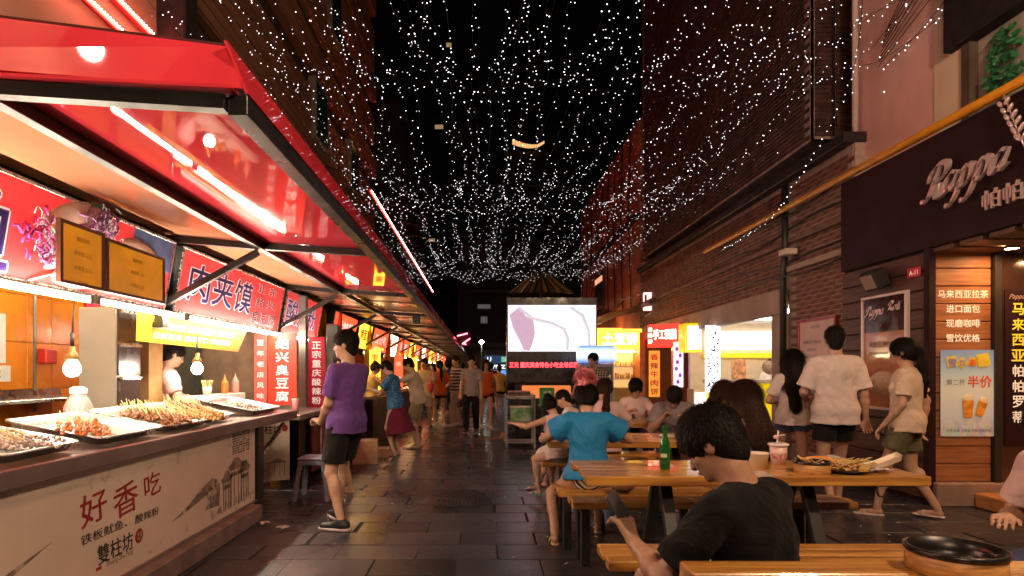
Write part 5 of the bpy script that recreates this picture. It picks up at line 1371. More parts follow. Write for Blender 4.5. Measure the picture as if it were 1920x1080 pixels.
q = MB(); q.ell((0, 33, 2.95), (.13, .13, .10), 8); build('globe', q, mat('lamp_white', (1, 1, 1), emit=(1, .95, .85), es=14), t_); q = MB(); q.tube([(0, 33.1, 0), (0, 33.1, 2.85)], .04, 6); build('pole', q, DARKM, t_)
q = MB(); q.tube([(-.95, 24, 2.75), (-.55, 24, 2.85)], .02, 5); q.tube([(-.75, 24, 2.45), (-.45, 24, 2.65)], .02, 5); q.tube([(-.75, 24, 2.45), (-.60, 24, 2.42)], .02, 5)
t_ = thing('neon_arrow', 'small red neon arrow over the awning end', 'neon light', (-.7, 24, 2.3)); build('tubes', q, mat('pink_neon', (1, .2, .2), emit=(1, .08, .12), es=6, mis=False), t_)
q = MB(); q.box(-.95, -.45, 24.03, 24.06, 2.38, 2.9); build('backing', q, DARK, t_)

# --- video screen
vs = thing('video_screen', 'large black video screen showing a pale picture over a red ticker', 'screen', (1.4, 13.2, 0))
k_ = .0115; sx0 = (950 - 903) * k_; sx1 = (1120 - 903) * k_; Y_ = 1150 * k_ ; zc = lambda py: 1.35 - (py - 697) * k_
q = MB(); q.box(sx0, sx1, Y_ + .02, Y_ + .35, zc(718), zc(557), .01); build('cabinet', q, mat('screen_black', (.012, .010, .012), rough=.3, var=.1), vs)
q = MB(); q.box(sx0 + .2, sx1 - .2, Y_ + .1, Y_ + .3, 0, zc(719)); build('stand', q, DARK, vs)
def _scr(nt, b):
    n = nt.nodes; L = nt.links; tc = n.new('ShaderNodeTexCoord'); mp = n.new('ShaderNodeMapping'); L.new(tc.outputs['Generated'], mp.inputs[0]); mp.inputs['Scale'].default_value = (1.4, 1, 1.0)
    nz = n.new('ShaderNodeTexNoise'); nz.inputs['Scale'].default_value = 1.6; nz.inputs['Detail'].default_value = 1; nz.inputs['Distortion'].default_value = 1.2; L.new(mp.outputs[0], nz.inputs[0])
    cr = n.new('ShaderNodeValToRGB'); cr.color_ramp.interpolation = 'EASE'; e = cr.color_ramp.elements; e[0].position = .38; e[0].color = (.92, .78, .86, 1); e[1].position = .52; e[1].color = (1.0, .90, .95, 1)
    x = e.new(.44); x.color = (.84, .74, .80, 1)
    L.new(nz.outputs[0], cr.inputs[0]); L.new(cr.outputs[0], b.inputs['Emission Color']); b.inputs['Emission Strength'].default_value = .42; b.inputs['Base Color'].default_value = (.02, .02, .02, 1)
q = MB(); q.box(sx0 + .03, sx1 - .03, Y_, Y_ + .019, zc(659), zc(572)); build('picture', q, nodes_mat('screen_picture', _scr), vs)
Mx = Matrix(((1, 0, 0, 0), (0, 0, -1, Y_ - .002), (0, 1, 0, 0), (0, 0, 0, 1)))
def spl(pts, name, m, dy=0):
    q = MB(); q.poly([((a - 903) * k_, zc(b)) for a, b in pts], .001, Matrix.Translation((0, -dy, 0)) @ Mx); build(name, q, m, vs)
spl([(955, 590), (975, 575), (985, 592), (1000, 600), (1003, 625), (998, 645), (993, 658), (982, 656), (975, 640), (962, 615)], 'picture_figure', mat('screen_pink', (.02, .02, .02), emit=(.60, .38, .50), es=.75, mis=False))
spl([(975, 575), (1000, 595), (1035, 603), (1060, 615), (1068, 635), (1066, 657), (1061, 657), (1062, 636), (1055, 618), (1033, 608), (998, 600), (972, 580)], 'picture_curve', mat('screen_grey', (.02, .02, .02), emit=(.60, .56, .60), es=.80, mis=False), .002)
spl([(1072, 574), (1095, 590), (1106, 620), (1108, 657), (1103, 657), (1102, 622), (1090, 594), (1068, 578)], 'picture_curve', mat('screen_grey', (.02, .02, .02)), .002)
LED = mat('red_led', (.02, 0, 0), emit=(1, .05, .06), es=3.0, mis=False)
v, f = text_data('三元 重庆美食特色小吃全场优惠', bold=.04); v = fit(v, (1084 - 955) * k_, .125); q = MB(); q.add(v, f, 0, FC(((955 + 1084) / 2 - 903) * k_, Y_ + .012, zc(684))); build('ticker', q, LED, vs)
# fridge with blue header
fr = thing('drinks_fridge', 'tall drinks fridge with a rounded blue header beside the video screen', 'fridge', (2.5, 12.4, 0))
k2 = .0105; fx0, fx1 = (1087 - 903) * k2, (1151 - 903) * k2; fy = 1150 * k2; z2 = lambda py: 1.35 - (py - 697) * k2
q = MB(); q.box(fx0, fx1, fy, fy + .6, 0, z2(682), .02); build('body', q, mat('fridge_grey', (.32, .27, .26), rough=.4, metal=.3), fr)
q = MB(); q.box(fx0 + .06, fx1 - .05, fy - .02, fy - .001, .15, z2(688)); build('door', q, mat('fridge_glass', (.16, .13, .12), rough=.15, var=.3), fr)
q = MB(); q.box(fx1 - .10, fx1 - .07, fy - .05, fy - .02, .8, 1.3, .005); build('handle', q, STEEL, fr)
def _bh(nt, b):
    n = nt.nodes; L = nt.links; tc = n.new('ShaderNodeTexCoord'); sp = n.new('ShaderNodeSeparateXYZ'); L.new(tc.outputs['Generated'], sp.inputs[0])
    cr = n.new('ShaderNodeValToRGB'); e = cr.color_ramp.elements; e[0].color = (.02, .06, .20, 1); e[1].color = (.03, .10, .25, 1); x = e.new(.55); x.color = (.45, .55, .65, 1); L.new(sp.outputs[2], cr.inputs[0])
    L.new(cr.outputs[0], b.inputs['Base Color']); L.new(cr.outputs[0], b.inputs['Emission Color']); b.inputs['Emission Strength'].default_value = .9
q = MB(); q.box(fx0 - .03, fx1 + .03, fy - .10, fy + .3, z2(681), z2(648), .05); build('header', q, nodes_mat('fridge_header', _bh), fr)
letter(fr, '百事可乐冰爽', FC((fx0 + fx1) / 2, fy - .104, z2(665)), mat('pale_ink', (.7, .75, .8), emit=(.6, .7, .8), es=.6, mis=False), w=.42, h=.07, bold=.02)
# gold parasol folded over the screen
t_ = thing('folded_parasol', 'half folded parasol with gold striped ribs above the video screen', 'parasol', (1.4, 14.5, 0))
for i in range(14):
    a = math.pi * (i / 13) ; q = MB(); x = -.72 * math.cos(a); 
    q.add([(1.4 + x * .15, 14.5 + .1 * math.sin(a), 3.72), (1.4 + x - .05, 14.5 - .25 * math.sin(a), 3.22), (1.4 + x + .05, 14.5 - .25 * math.sin(a), 3.22), (1.4 + x * .12, 14.55, 3.73), (1.4 + x - .05, 14.6 - .25 * math.sin(a), 3.20), (1.4 + x + .05, 14.6 - .25 * math.sin(a), 3.20)], [(0, 1, 2), (3, 5, 4), (0, 3, 4, 1), (1, 4, 5, 2), (2, 5, 3, 0)])
    build('canopy_panel', q, mat('gold_cloth', (.20, .12, .02), rough=.5) if i % 2 else mat('brown_cloth', (.06, .03, .02)), t_)
q = MB(); q.tube([(1.4, 14.56, 0), (1.4, 14.56, 3.8)], .025, 8); build('pole', q, STEEL, t_)

# --- yellow and red shops on the far right
def rshop(label, x, y, w, z, signm, txt_, zs=(1.95, 2.45), intm=None, face=0):
    t = thing('small_shop', label, 'shop', (x, y, 0), R(face))
    q = MB(); q.box(-w / 2, w / 2, .5, .6, 0, z); build('back_wall', q, intm or mat('warm_interior', (.7, .5, .25), emit=(1, .6, .22), es=.5, mis=False), t, local=True)
    q = MB(); q.box(-w / 2, w / 2, -.1, .45, 0, .95, .01); build('counter', q, mat('shop_counter', (.6, .42, .1), rough=.4, var=.2), t, local=True)
    q = MB(); q.box(-w / 2, w / 2, -.2, .0, zs[0], zs[1], .01); build('sign', q, signm, t, local=True)
    v, f = text_data(txt_, bold=.04); v = fit(v, w * .8, (zs[1] - zs[0]) * .6); q = MB(); q.add(v, f, 0, FC(0, -.206, (zs[0] + zs[1]) / 2)); build('lettering', q, WHL if signm is RS or signm is REDGL else mat('sign_white_hot', (1, 1, 1), emit=(1, .8, .5), es=4, mis=False), t, local=True)
    for sx in (-1, 1):
        q = MB(); q.box(sx * w / 2 - .05, sx * w / 2 + .05, -.15, .6, 0, zs[0]); build('post', q, mat('post_orange', (.5, .15, .04)), t, local=True)
    for k in range(2):
        q = MB(); q.box(-w / 2 + .05, w / 2 - .05, .3, .5, 1.15 + k * .32, 1.18 + k * .32); build('shelf', q, STEEL, t, local=True)
        q = MB()
        for j in range(7): q.box(-w / 2 + .15 + j * w / 8, -w / 2 + .15 + j * w / 8 + .09, .32, .45, 1.182 + k * .32, 1.28 + k * .32 + .04 * (j % 2))
        build('goods', q, mat('goods', (.55, .35, .15), var=.5, vscale=8), t, local=True, kind='stuff')
    q = MB(); q.box(-w / 2 + .1, w / 2 - .1, .1, .14, zs[0] - .08, zs[0] - .04); build('lamp_strip', q, mat('strip_warm', (1, 1, 1), emit=(1, .7, .3), es=14), t, local=True)
    return t
REDGL = mat('red_lightbox', (.8, .04, .02), emit=(1, .03, .02), es=1.6, mis=False)
rshop('yellow lit snack shop behind the drinks fridge', 3.45, 15.5, 1.1, 2.4, YS, '土豆饼', (1.92, 2.42))
rshop('orange lit snack shop farther down the right side', 3.9, 20.5, 1.5, 2.6, mat('orange_glow', (.9, .35, .05), emit=(1, .3, .05), es=1.8, mis=False), '烤鱼', (2.1, 2.8))
rshop('red lit booth at the far right end of the alley', 5.0, 27, 1.6, 3.0, RS, '川菜', (2.9, 4.2))
# L-shaped hanging sign
t_ = thing('hanging_sign', 'white and red hanging sign lit high on the right before the terracotta wall', 'sign', (4.5, 17, 0))
q = MB(); q.box(4.50, 4.72, 17, 17.1, 3.05, 3.55); build('panel', q, mat('white_red_glow', (.9, .8, .8), emit=(1, .55, .5), es=1.3, mis=False), t_); letter(t_, 'L', FC(4.6, 16.99, 3.35), mat('sign_red_ink', (.7,.02,.02)), h=.26, bold=.05)
q = MB(); q.bar((4.75, 17.05, 3.6), (3.9, 17.05, 3.35), .03); build('bracket', q, STEEL, t_)
# red handmade cake sign
k3 = .0125
t_ = thing('lightbox_sign', 'red lightbox with glowing white characters on the right side of the alley', 'sign', (4.2, 14.3, 0))
t_.rotation_euler = (0, 0, R(-32)); t_.location = (4.22, 14.3, 2.2)
q = MB(); q.box(-.36, .36, 0, .12, -.28, .26, .01); build('box', q, REDGL, t_, local=True)
v, f = text_data('手工蛋糕', bold=.04); v = fit(v, .54, .24); q = MB(); q.add(v, f, 0, FC(.05, -.006, .02)); build('lettering', q, mat('sign_white_hot', (1, 1, 1), emit=(1, .8, .5), es=4), t_, local=True)
for i, c in enumerate('香酥饼'):
    v, f = text_data(c, bold=.03); v = fit(v, None, .10); q = MB(); q.add(v, f, 0, FC(-.29, -.006, .14 - i * .14)); build('lettering', q, mat('sign_white_hot', (1,1,1)), t_, local=True)
t_ = vbanner('orange vertical strip with red characters under the red lightbox', 3.98, 4.24, 14.6, .75, 1.85, '香辣牛肉饼', mat('orange_strip', (.75, .32, .04), rough=.5, emit=(1, .32, .03), es=.55, mis=False), .15, mi=mat('sign_red_ink', (.7,.02,.02)))
t_ = thing('purple_lightbox', 'narrow purple lightbox with flower print beside the orange strip', 'sign', (4.5, 14.0, 0))
PLB = mat('purple_glow', (.5, .3, .8), var=.4, vscale=6, emit=(.85, .55, 1.0), es=1.3, mis=False)
q = MB(); q.box(4.38, 4.60, 14.0, 14.08, 1.0, 2.02); build('panel', q, PLB, t_); q = MB(); q.box(4.36, 4.38, 13.99, 14.09, .98, 2.04); q.box(4.60, 4.62, 13.99, 14.09, .98, 2.04); q.box(4.38, 4.6, 13.99, 14.09, 2.02, 2.04); q.box(4.38, 4.6, 13.99, 14.09, .98, 1.0); build('frame', q, STEEL, t_)
for i in range(6): 
    q = MB(); q.ell((4.48 + .05 * math.sin(i * 2), 13.992, 1.12 + i * .15), (.04, .003, .05), 7); build('flower_print', q, mat('purple_print', (.2, .08, .35), emit=(.3, .1, .5), es=.4, mis=False), t_)
q = MB(); q.box(-.06, .06, 0, .08, 0, 2.3, .01, 0, Matrix.Translation((3.86, 14.7, 0))); tag(build('wooden_post', q, mat('post_orange', (.5,.15,.04)), None), 'orange lit wooden post left of the orange strip', 'post')
q = MB(); q.lathe([(0, 0), (.07, 0), (.06, .04), (.05, .06), (.05, .92), (.07, .95), (.075, 1.0), (.05, 1.03), (0, 1.05)], 12, 0, Matrix.Translation((3.0, 9.6, 0))); tag(build('red_bollard', q, mat('red_enamel', (.35, .02, .01), rough=.3), None), 'dark red turned post behind the girl with glasses', 'post')
# tarps and awnings of the far right shops
for i, (x0, x1, y0, y1, za, zb, lb) in enumerate(((3.0, 4.7, 16.2, 19, 2.75, 3.3, 'sagging dark tarp awning over the yellow snack shop'), (3.6, 4.8, 20.2, 23.0, 3.0, 3.7, 'dark awning over the orange snack shop'), (2.6, 4.7, 24, 28, 2.9, 3.8, 'farthest dark awning on the right side'))):
    q = MB(); N_ = 9; V = []
    for a in range(N_):
        for b in range(N_):
            u, w = a / (N_ - 1), b / (N_ - 1); V.append((x0 + (x1 - x0) * u, y0 + (y1 - y0) * w, za + (zb - za) * u - .12 * math.sin(math.pi * w) + .04 * math.sin(u * 9 + w * 6)))
    V += [(p[0], p[1], p[2] + .02) for p in V]; n2_ = N_ * N_; F = []
    for a in range(N_ - 1):
        for b in range(N_ - 1):
            c = a * N_ + b; F.append((c, c + 1, c + N_ + 1, c + N_)); F.append((n2_ + c, n2_ + c + N_, n2_ + c + N_ + 1, n2_ + c + 1))
    q.add(V, F, 0, None, True); tag(build('tarp_awning', q, mat('tarp_brown', (.12, .06, .045), rough=.5, var=.3, vscale=3), None), lb, 'awning')

# --- kiosk in the brick building
KY = 12.1
ki = thing('drinks_kiosk', 'bright drinks kiosk with yellow counter front and white menu lightboxes', 'kiosk', (5.2, KY, 0))
CRM = mat('kiosk_cream', (.72, .58, .40), rough=.5, var=.06)
q = MB(); q.box(4.62, 7.2, 13.6, 13.7, 0, 2.6); build('back_wall', q, CRM, ki)
q = MB(); q.box(4.73, 7.2, 9.8, 13.6, 2.42, 2.48); build('ceiling', q, WHITE, ki)
q = MB(); q.box(7.1, 7.2, 9.8, 13.6, 0, 2.42); build('side_wall', q, CRM, ki)
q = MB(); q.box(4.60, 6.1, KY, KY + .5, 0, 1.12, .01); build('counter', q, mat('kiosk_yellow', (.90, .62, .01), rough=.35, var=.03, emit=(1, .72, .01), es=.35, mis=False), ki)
q = MB(); q.box(4.55, 6.15, KY - .06, KY + .55, 1.121, 1.20, .008); build('counter_top', q, mat('kiosk_top', (.62, .48, .36), rough=.4), ki)
LBX = mat('menu_glow', (1, 1, 1), var=.2, vscale=2, emit=(1, .95, .92), es=1.1)
for k in range(4):
    x0 = 4.95 + k * .47; q = MB(); q.box(x0, x0 + .44, 13.50, 13.58, 1.84, 2.24, .004); build('menu_panel', q, LBX, ki)
    q = MB(); q.ell((x0 + .24, 13.496, 2.0), (.05, .003, .07), 6); build('menu_picture', q, mat('faint_blue', (.6, .7, .8), emit=(.65, .75, .85), es=1.2, mis=False), ki)
q = MB(); q.box(4.9, 6.9, 13.48, 13.58, 1.66, 1.76); build('yellow_strip', q, mat('kiosk_yellow', (.9,.6,.01)), ki)
q = MB(); q.box(4.8, 7.0, 10.4, 10.5, 2.36, 2.40); q.box(4.8, 7.0, 11.9, 12.0, 2.36, 2.40); build('ceiling_light', q, mat('kiosk_light', (1, 1, 1), emit=(1, .92, .85), es=7), ki)
q = MB(); q.box(5.6, 6.6, 10.0, 10.1, 2.25, 2.42); build('red_valance', q, mat('valance_red', (.6, .02, .01)), ki)
q = MB(); q.box(4.98, 5.26, KY + .1, KY + .13, 1.2, 1.6); build('food_card', q, mat('food_card', (.65, .30, .12), var=.5, vscale=12), ki)
q = MB(); q.lathe([(0, 0), (.13, .01), (.15, .05), (.11, .10), (0, .11)], 14, 0, Matrix.Translation((5.75, KY + .2, 1.42)) @ Euler((R(75), 0, 0)).to_matrix().to_4x4()); build('fan', q, mat('fan_brown', (.25, .15, .08)), ki)
q = MB(); q.ell((5.98, KY + .3, 1.6), (.12, .12, .07), 8); build('rice_lid', q, WHITE, ki)
q = MB(); q.box(6.1, 6.4, KY + .2, KY + .5, 1.2, 1.42, .02); build('machine', q, DARKM, ki)
q = MB(); q.box(6.2, 7.1, KY, KY + .5, 0, 1.35, .01); build('cupboard', q, CRM, ki)
t_ = thing('floral_lightbox', 'tall white lightbox with ink floral print at the kiosk corner', 'sign', (4.55, KY - .1, 0))
q = MB(); q.box(4.40, 4.67, KY - .10, KY - .02, .95, 2.26, .004); build('panel', q, mat('floral_glow', (.9, .9, 1), var=.15, vscale=4, emit=(.85, .85, 1), es=1.5, mis=False), t_)
q = MB()
for i in range(46):
    a = rnd.random() * 6.28; M = Matrix.Translation((4.535 + (rnd.random() - .5) * .2, KY - .103, 1.02 + rnd.random() ** 1.1 * 1.1)) @ Euler((0, a, 0)).to_matrix().to_4x4()
    q.ell((0, 0, 0), (.02 + rnd.random() * .03, .002, .006 + rnd.random() * .012), 4, 0, M)
build('ink_print', q, mat('ink_violet', (.05, .04, .12), var=0), t_, kind='stuff')
t_ = thing('yellow_lightbox', 'small white lightbox in a yellow surround over the kiosk doorway', 'sign', (4.45, 13, 0))
q = MB(); q.box(4.30, 4.66, 12.98, 13.4, 1.76, 2.38, .005); build('surround', q, mat('kiosk_yellow', (.9,.6,.01)), t_); q = MB(); q.box(4.36, 4.64, 12.95, 12.979, 1.82, 2.32); build('panel', q, LBX, t_)
t_ = thing('display_case', 'small white lit display case below the floral lightbox', 'case', (4.4, 12.6, 0))
q = MB(); q.box(4.35, 4.62, 12.6, 13.0, 0, 1.0, .01); build('case', q, CRM, t_); q = MB(); q.box(4.38, 4.60, 12.58, 12.599, .35, .92); build('pane', q, LBX, t_)
# --- shelves and cart between the tables and the screen
ct = thing('tray_cart', 'grey metal tray cart with a green tub on its middle shelf', 'cart', (.68, 11.2, 0))
for x in (.44, .94):
    for y in (10.9, 11.4):
        q = MB(); q.box(x - .015, x + .015, y - .015, y + .015, 0, .95); build('upright', q, GREYM, ct)
for z in (.10, .45, .92):
    q = MB(); q.box(.43, .95, 10.89, 11.41, z - .02, z, .004); build('shelf', q, GREYM, ct)
q = MB(); q.box(.425, .955, 10.87, 10.895, .86, .93, .006); build('rim', q, STEEL, ct)
t_ = thing('green_tub', 'green printed tub on the middle shelf of the tray cart', 'tub', (.70, 11.0, .45)); q = MB(); q.box(-.18, .20, -.08, .2, 0, .26, .02); build('tub', q, mat('green_print', (.06, .28, .05), var=.6, vscale=7, col2=(.45, .50, .40)), t_, local=True); q = MB(); q.box(-.19, .21, -.09, .21, .26, .28, .01); build('lid', q, WHITE, t_, local=True)
for k in range(3):
    q = MB(); q.box(.48, .88, 10.95, 11.3, .925 + k * .028, .945 + k * .028, .006); tag(build('serving_tray', q, mat('tray%d' % k, [(.3, .12, .1), (.12, .1, .1), (.4, .2, .15)][k], rough=.4), None), ['brown tray at the bottom of the stack on the tray cart', 'dark tray in the middle of the stack on the tray cart', 'reddish tray at the top of the stack on the tray cart'][k], 'tray')
sd = thing('service_table', 'dark service table behind the little girl', 'table', (1.4, 10.4, 0))
q = MB(); q.box(.98, 2.3, 10.2, 10.8, .74, .78, .005); build('top', q, DARKM, sd)
for x in (1.0, 2.25):
    q = MB(); q.box(x, x + .04, 10.22, 10.26, 0, .74); build('leg', q, DARKM, sd)
t_ = thing('menu_tub', 'green tub with pale print on the service table', 'tub', (1.08, 10.3, .78)); q = MB(); q.box(-.10, .14, -.05, .1, 0, .30, .01); build('tub', q, mat('green_plain', (.03, .22, .05), var=.15), t_, local=True)
v, f = text_data('绿茶', bold=.02); v = fit(v, .13, .06); q = MB(); q.add(v, f, 0, FC(.02, -.054, .22)); build('lettering', q, mat('pale_frame', (.7,.6,.6)), t_, local=True)
t_ = thing('paper_roll', 'pink paper roll lying beside the green tub', 'paper roll', (1.32, 10.3, .84)); q = MB(); q.tube([(-.02, 0, 0), (.1, .05, .02)], .06, 12); build('roll', q, mat('pink_plastic', (.7,.5,.5)), t_, local=True); q = MB(); q.tube([(.1, .05, .02), (.103, .051, .02)], .02, 8); build('core', q, DARKM, t_, local=True)
t_ = thing('till_screen', 'small glowing till screen on the service table', 'screen', (1.72, 10.35, .78)); q = MB(); q.box(-.14, .14, 0, .03, .06, .26, .005); q.box(-.04, .04, .0, .08, 0, .06); build('body', q, DARKM, t_, local=True)
v, f = text_data('18', bold=.03); v = fit(v, .06, .10); q = MB(); q.add(v, f, 0, FC(.07, -.003, .16)); build('digits', q, mat('cyan_glow', (.5, .9, .9), emit=(.4, .8, .85), es=1.5, mis=False), t_, local=True)
t_ = thing('snack_boxes', 'low orange snack display glowing under the video screen', 'display', (1.3, 12.8, .9)); q = MB(); q.box(.85, 1.85, 12.7, 12.95, .80, 1.06, .01); build('box', q, mat('orange_glow2', (.6, .2, .05), var=.5, vscale=6, emit=(1, .25, .06), es=.5, mis=False), t_)
q = MB(); q.box(.8, 1.95, 12.65, 13.0, 0, .80, .01); build('stand', q, DARK, t_)
q = MB(); q.tube([(.72, 6.6, 0), (.72, 6.6, .62), (.74, 6.62, .68), (.80, 6.7, .70), (.95, 7.4, .70)], .02, 8); q.tube([(.95, 7.4, .70), (.95, 7.4, 0)], .02, 8); tag(build('handrail', q, STEEL, None), 'low steel rail beside the little girl at the second table', 'rail')
# cardboard scrap and litter
t_ = thing('cardboard_scrap', 'folded cardboard scrap lying open on the pavers by the cart', 'cardboard', (.2, 12.3, 0), R(15)); q = MB(); q.box(-.22, .2, -.12, .12, 0.004, .012); build('sheet', q, mat('cardboard', (.3,.2,.1)), t_, local=True); q = MB(); q.bar((.2, 0, .01), (.30, .02, .12), .22, .008); build('flap', q, mat('cardboard', (.3,.2,.1)), t_, local=True)
for i, (x, y, lb) in enumerate(((-1.70, 5.25, 'crumpled pink tissue on the pavers before the counter'), (-1.92, 5.40, 'small white scrap of paper close to the counter base'), (1.15, 4.1, 'crumpled white tissue under the front table'), (1.3, 3.95, 'second white scrap under the front table'))):
    q = MB(); V = []
    for a in range(5):
        for b in range(5): V.append(((a - 2) * .022 + rnd.gauss(0, .006), (b - 2) * .018 + rnd.gauss(0, .006), .012 + rnd.random() * .025))
    q.add(V, [(a * 5 + b, a * 5 + b + 1, a * 5 + b + 6, a * 5 + b + 5) for a in range(4) for b in range(4)], 0, Matrix.Translation((x, y, 0)) @ Euler((0, 0, i)).to_matrix().to_4x4())
    tag(build('tissue', q, mat('tissue', (.75, .55, .55) if 0 else (.7, .6, .58), rough=.8), None), lb, 'litter')

# small litter over the pavers
q = MB()
for i in range(90):
    x, y = rnd.uniform(-1.9, 4.2), rnd.uniform(2.6, 12); M = Matrix.Translation((x, y, .003)) @ Euler((rnd.uniform(-.3, .3), rnd.uniform(-.3, .3), rnd.random() * 6)).to_matrix().to_4x4()
    w = rnd.uniform(.006, .022); q.add([(-w, -w * .6, .002), (w, -w * .4, .004), (w * .8, w * .7, .002), (-w * .7, w * .5, .006), (0, 0, .01)], [(0, 1, 4), (1, 2, 4), (2, 3, 4), (3, 0, 4)], 0, M)
tag(build('litter', q, mat('litter_pale', (.45, .36, .30), rough=.8, var=.5, vscale=3), None), kind='stuff')
q = MB()
for k in range(11): q.box(-.20 + k * .04, -.18 + k * .04, -.16, .16, .0, .008, .002)
q.box(-.23, .23, -.19, -.16, 0, .008, .002); q.box(-.23, .23, .16, .19, 0, .008, .002); tag(build('drain_grate', q, DARKM, None), 'dark iron drain grate set in the middle pavers', 'drain').location = (-.25, 6.3, .001)
# ================================================================= TABLES AND BENCHES
PLANK = mat('varnished_plank', (.68, .34, .07), rough=.26, col2=(.28, .11, .025), vscale=1.9, stretch=(1.0, 13, 13), spec=.6, coat=.3, bump=.12, bscale=8, rvar=.08)
def picnic(name, label, x0, x1, y0, y1, z, n, th=.055, legs='A', group=None, cat='table', lx=None):
    t = thing(name, label, cat, ((x0 + x1) / 2, (y0 + y1) / 2, 0), 0, group)
    w = (y1 - y0) / n
    for i in range(n):
        j = (rnd.random() - .5) * .012
        q = MB(); q.box(x0 + j, x1 + j, y0 + i * w + .004, y0 + (i + 1) * w - .004, z - (th if i in (0, n - 1) else .03), z, .005)
        build('plank', q, PLANK, t)
    ym = (y0 + y1) / 2
    for x in lx or (x0 + (x1 - x0) * .24, x1 - (x1 - x0) * .36):
        if legs == 'A':
            for s in (-1, 1):
                q = MB(); q.bar((x, ym + s * .07, z - .06), (x, ym + s * .40, 0.0), .07, .05, 0, .004); build('leg', q, DARKM, t)
            q = MB(); q.box(x - .04, x + .04, ym - .16, ym + .16, z - .085, z - .056, .004); build('leg_plate', q, DARKM, t)
        else:
            for s in (y0 + .05, y1 - .05):
                q = MB(); q.box(x - .03, x + .03, s - .03, s + .03, 0, z - .056, .004); build('leg', q, DARKM, t)
            q = MB(); q.box(x - .028, x + .028, y0 + .02, y1 - .02, z - .085, z - .057, .003); build('leg_plate', q, DARKM, t)
    if legs == 'A':
        q = MB(); q.box(x0 + .3, x1 - .3, ym - .02, ym + .02, z - .075, z - .04); build('stretcher', q, DARKM, t)
    return t
G1, G2 = 'slatted wooden tables down the right side', 'slatted wooden benches by the tables'
picnic('wooden_table', 'nearest slatted wooden table, cut by the bottom edge, with a black lined bowl', .63, 2.30, 1.28, 1.97, .745, 5, group=G1)
picnic('wooden_table', 'slatted wooden table with the green bottle and food left on it', .60, 2.57, 3.50, 4.16, .75, 5, group=G1, lx=(1.12, 1.98))
picnic('wooden_table', 'slatted wooden table before the woman with the pink flower', .58, 2.40, 5.25, 6.02, .75, 5, group=G1)
picnic('wooden_table', 'slatted wooden table where the girl with glasses sits', .75, 2.5, 7.15, 7.85, .75, 5, group=G1)
picnic('wooden_bench', 'wooden bench in front of the table with the green bottle', .60, 2.42, 2.90, 3.22, .45, 3, .05, 'H', G2, 'bench')
picnic('wooden_bench', 'wooden bench behind the table with the green bottle', .63, 2.60, 4.22, 4.50, .45, 3, .05, 'H', G2, 'bench', lx=(.72, 2.3))
picnic('wooden_bench', 'wooden bench where the woman in the blue blouse sits', .58, 2.1, 4.62, 4.98, .45, 3, .05, 'H', G2, 'bench', lx=(.65, 1.9))
picnic('wooden_bench', 'wooden bench the little girl sits on', .60, 2.4, 6.10, 6.45, .45, 3, .05, 'H', G2, 'bench')
picnic('wooden_bench', 'wooden bench under the woman with the ponytail', .80, 2.5, 6.68, 6.98, .45, 3, .05, 'H', G2, 'bench')
picnic('wooden_bench', 'far wooden bench under the girl with glasses', .85, 2.5, 8.05, 8.35, .45, 3, .05, 'H', G2, 'bench')
picnic('wooden_bench', 'wooden bench the man in the black shirt sits on', .45, 1.75, 2.14, 2.44, .42, 3, .05, 'H', G2, 'bench')
TZ = .75
# green beer bottle
t_ = thing('beer_bottle', 'green glass beer bottle with a pale label standing on the front table', 'bottle', (1.13, 3.78, TZ))
q = MB(); q.lathe([(0, .002), (.027, .0), (.0315, .006), (.0315, .145), (.029, .165), (.018, .195), (.0135, .215), (.0125, .255), (.0145, .258), (.0145, .268), (.012, .27)], 20); q.lathe([(.011, .27), (.010, .215), (.026, .16), (.028, .145), (.028, .01), (0, .008)], 16)
build('glass', q, mat('bottle_green', (.02, .30, .05), rough=.08, var=0, trans=.6, spec=.6, emit=(.01, .2, .03), es=0), t_, local=True)
def arc(q, r, z0, z1, a0, a1, n=10):
    V = []
    for i in range(n + 1):
        a = R(a0 + (a1 - a0) * i / n); V += [(r * math.cos(a), r * math.sin(a), z0), (r * math.cos(a), r * math.sin(a), z1)]
    q.add(V, [(2 * i, 2 * i + 2, 2 * i + 3, 2 * i + 1) for i in range(n)], 0, None, True)
q = MB(); arc(q, .0322, .075, .098, 200, 275); build('label', q, mat('label_cream', (.55, .6, .40), var=.1), t_, local=True)
q = MB(); arc(q, .0322, .035, .055, 215, 300); build('label_print', q, mat('label_dark', (.015, .08, .02), var=.1), t_, local=True)
# paper bowl
t_ = thing('paper_bowl', 'cream paper bowl on the front table before the long haired girl', 'bowl', (1.70, 3.78, TZ)); q = MB(); q.lathe([(0, 0), (.048, 0), (.066, .095), (.069, .098), (.069, .102), (.064, .102), (.046, .008), (0, .008)], 26); build('cup', q, mat('paper_cream', (.78, .70, .58), rough=.6, var=.04), t_, local=True)
t_ = thing('clear_wrap', 'crumpled clear plastic lid lying beside the paper bowl', 'lid', (1.62, 3.60, TZ)); q = MB(); q.lathe([(0, .018), (.05, .018), (.06, .006), (.085, .003), (.087, .0)], 20); build('lid', q, mat('clear_film', (.75, .72, .66), rough=.15, var=0, alpha=.45), t_, local=True)
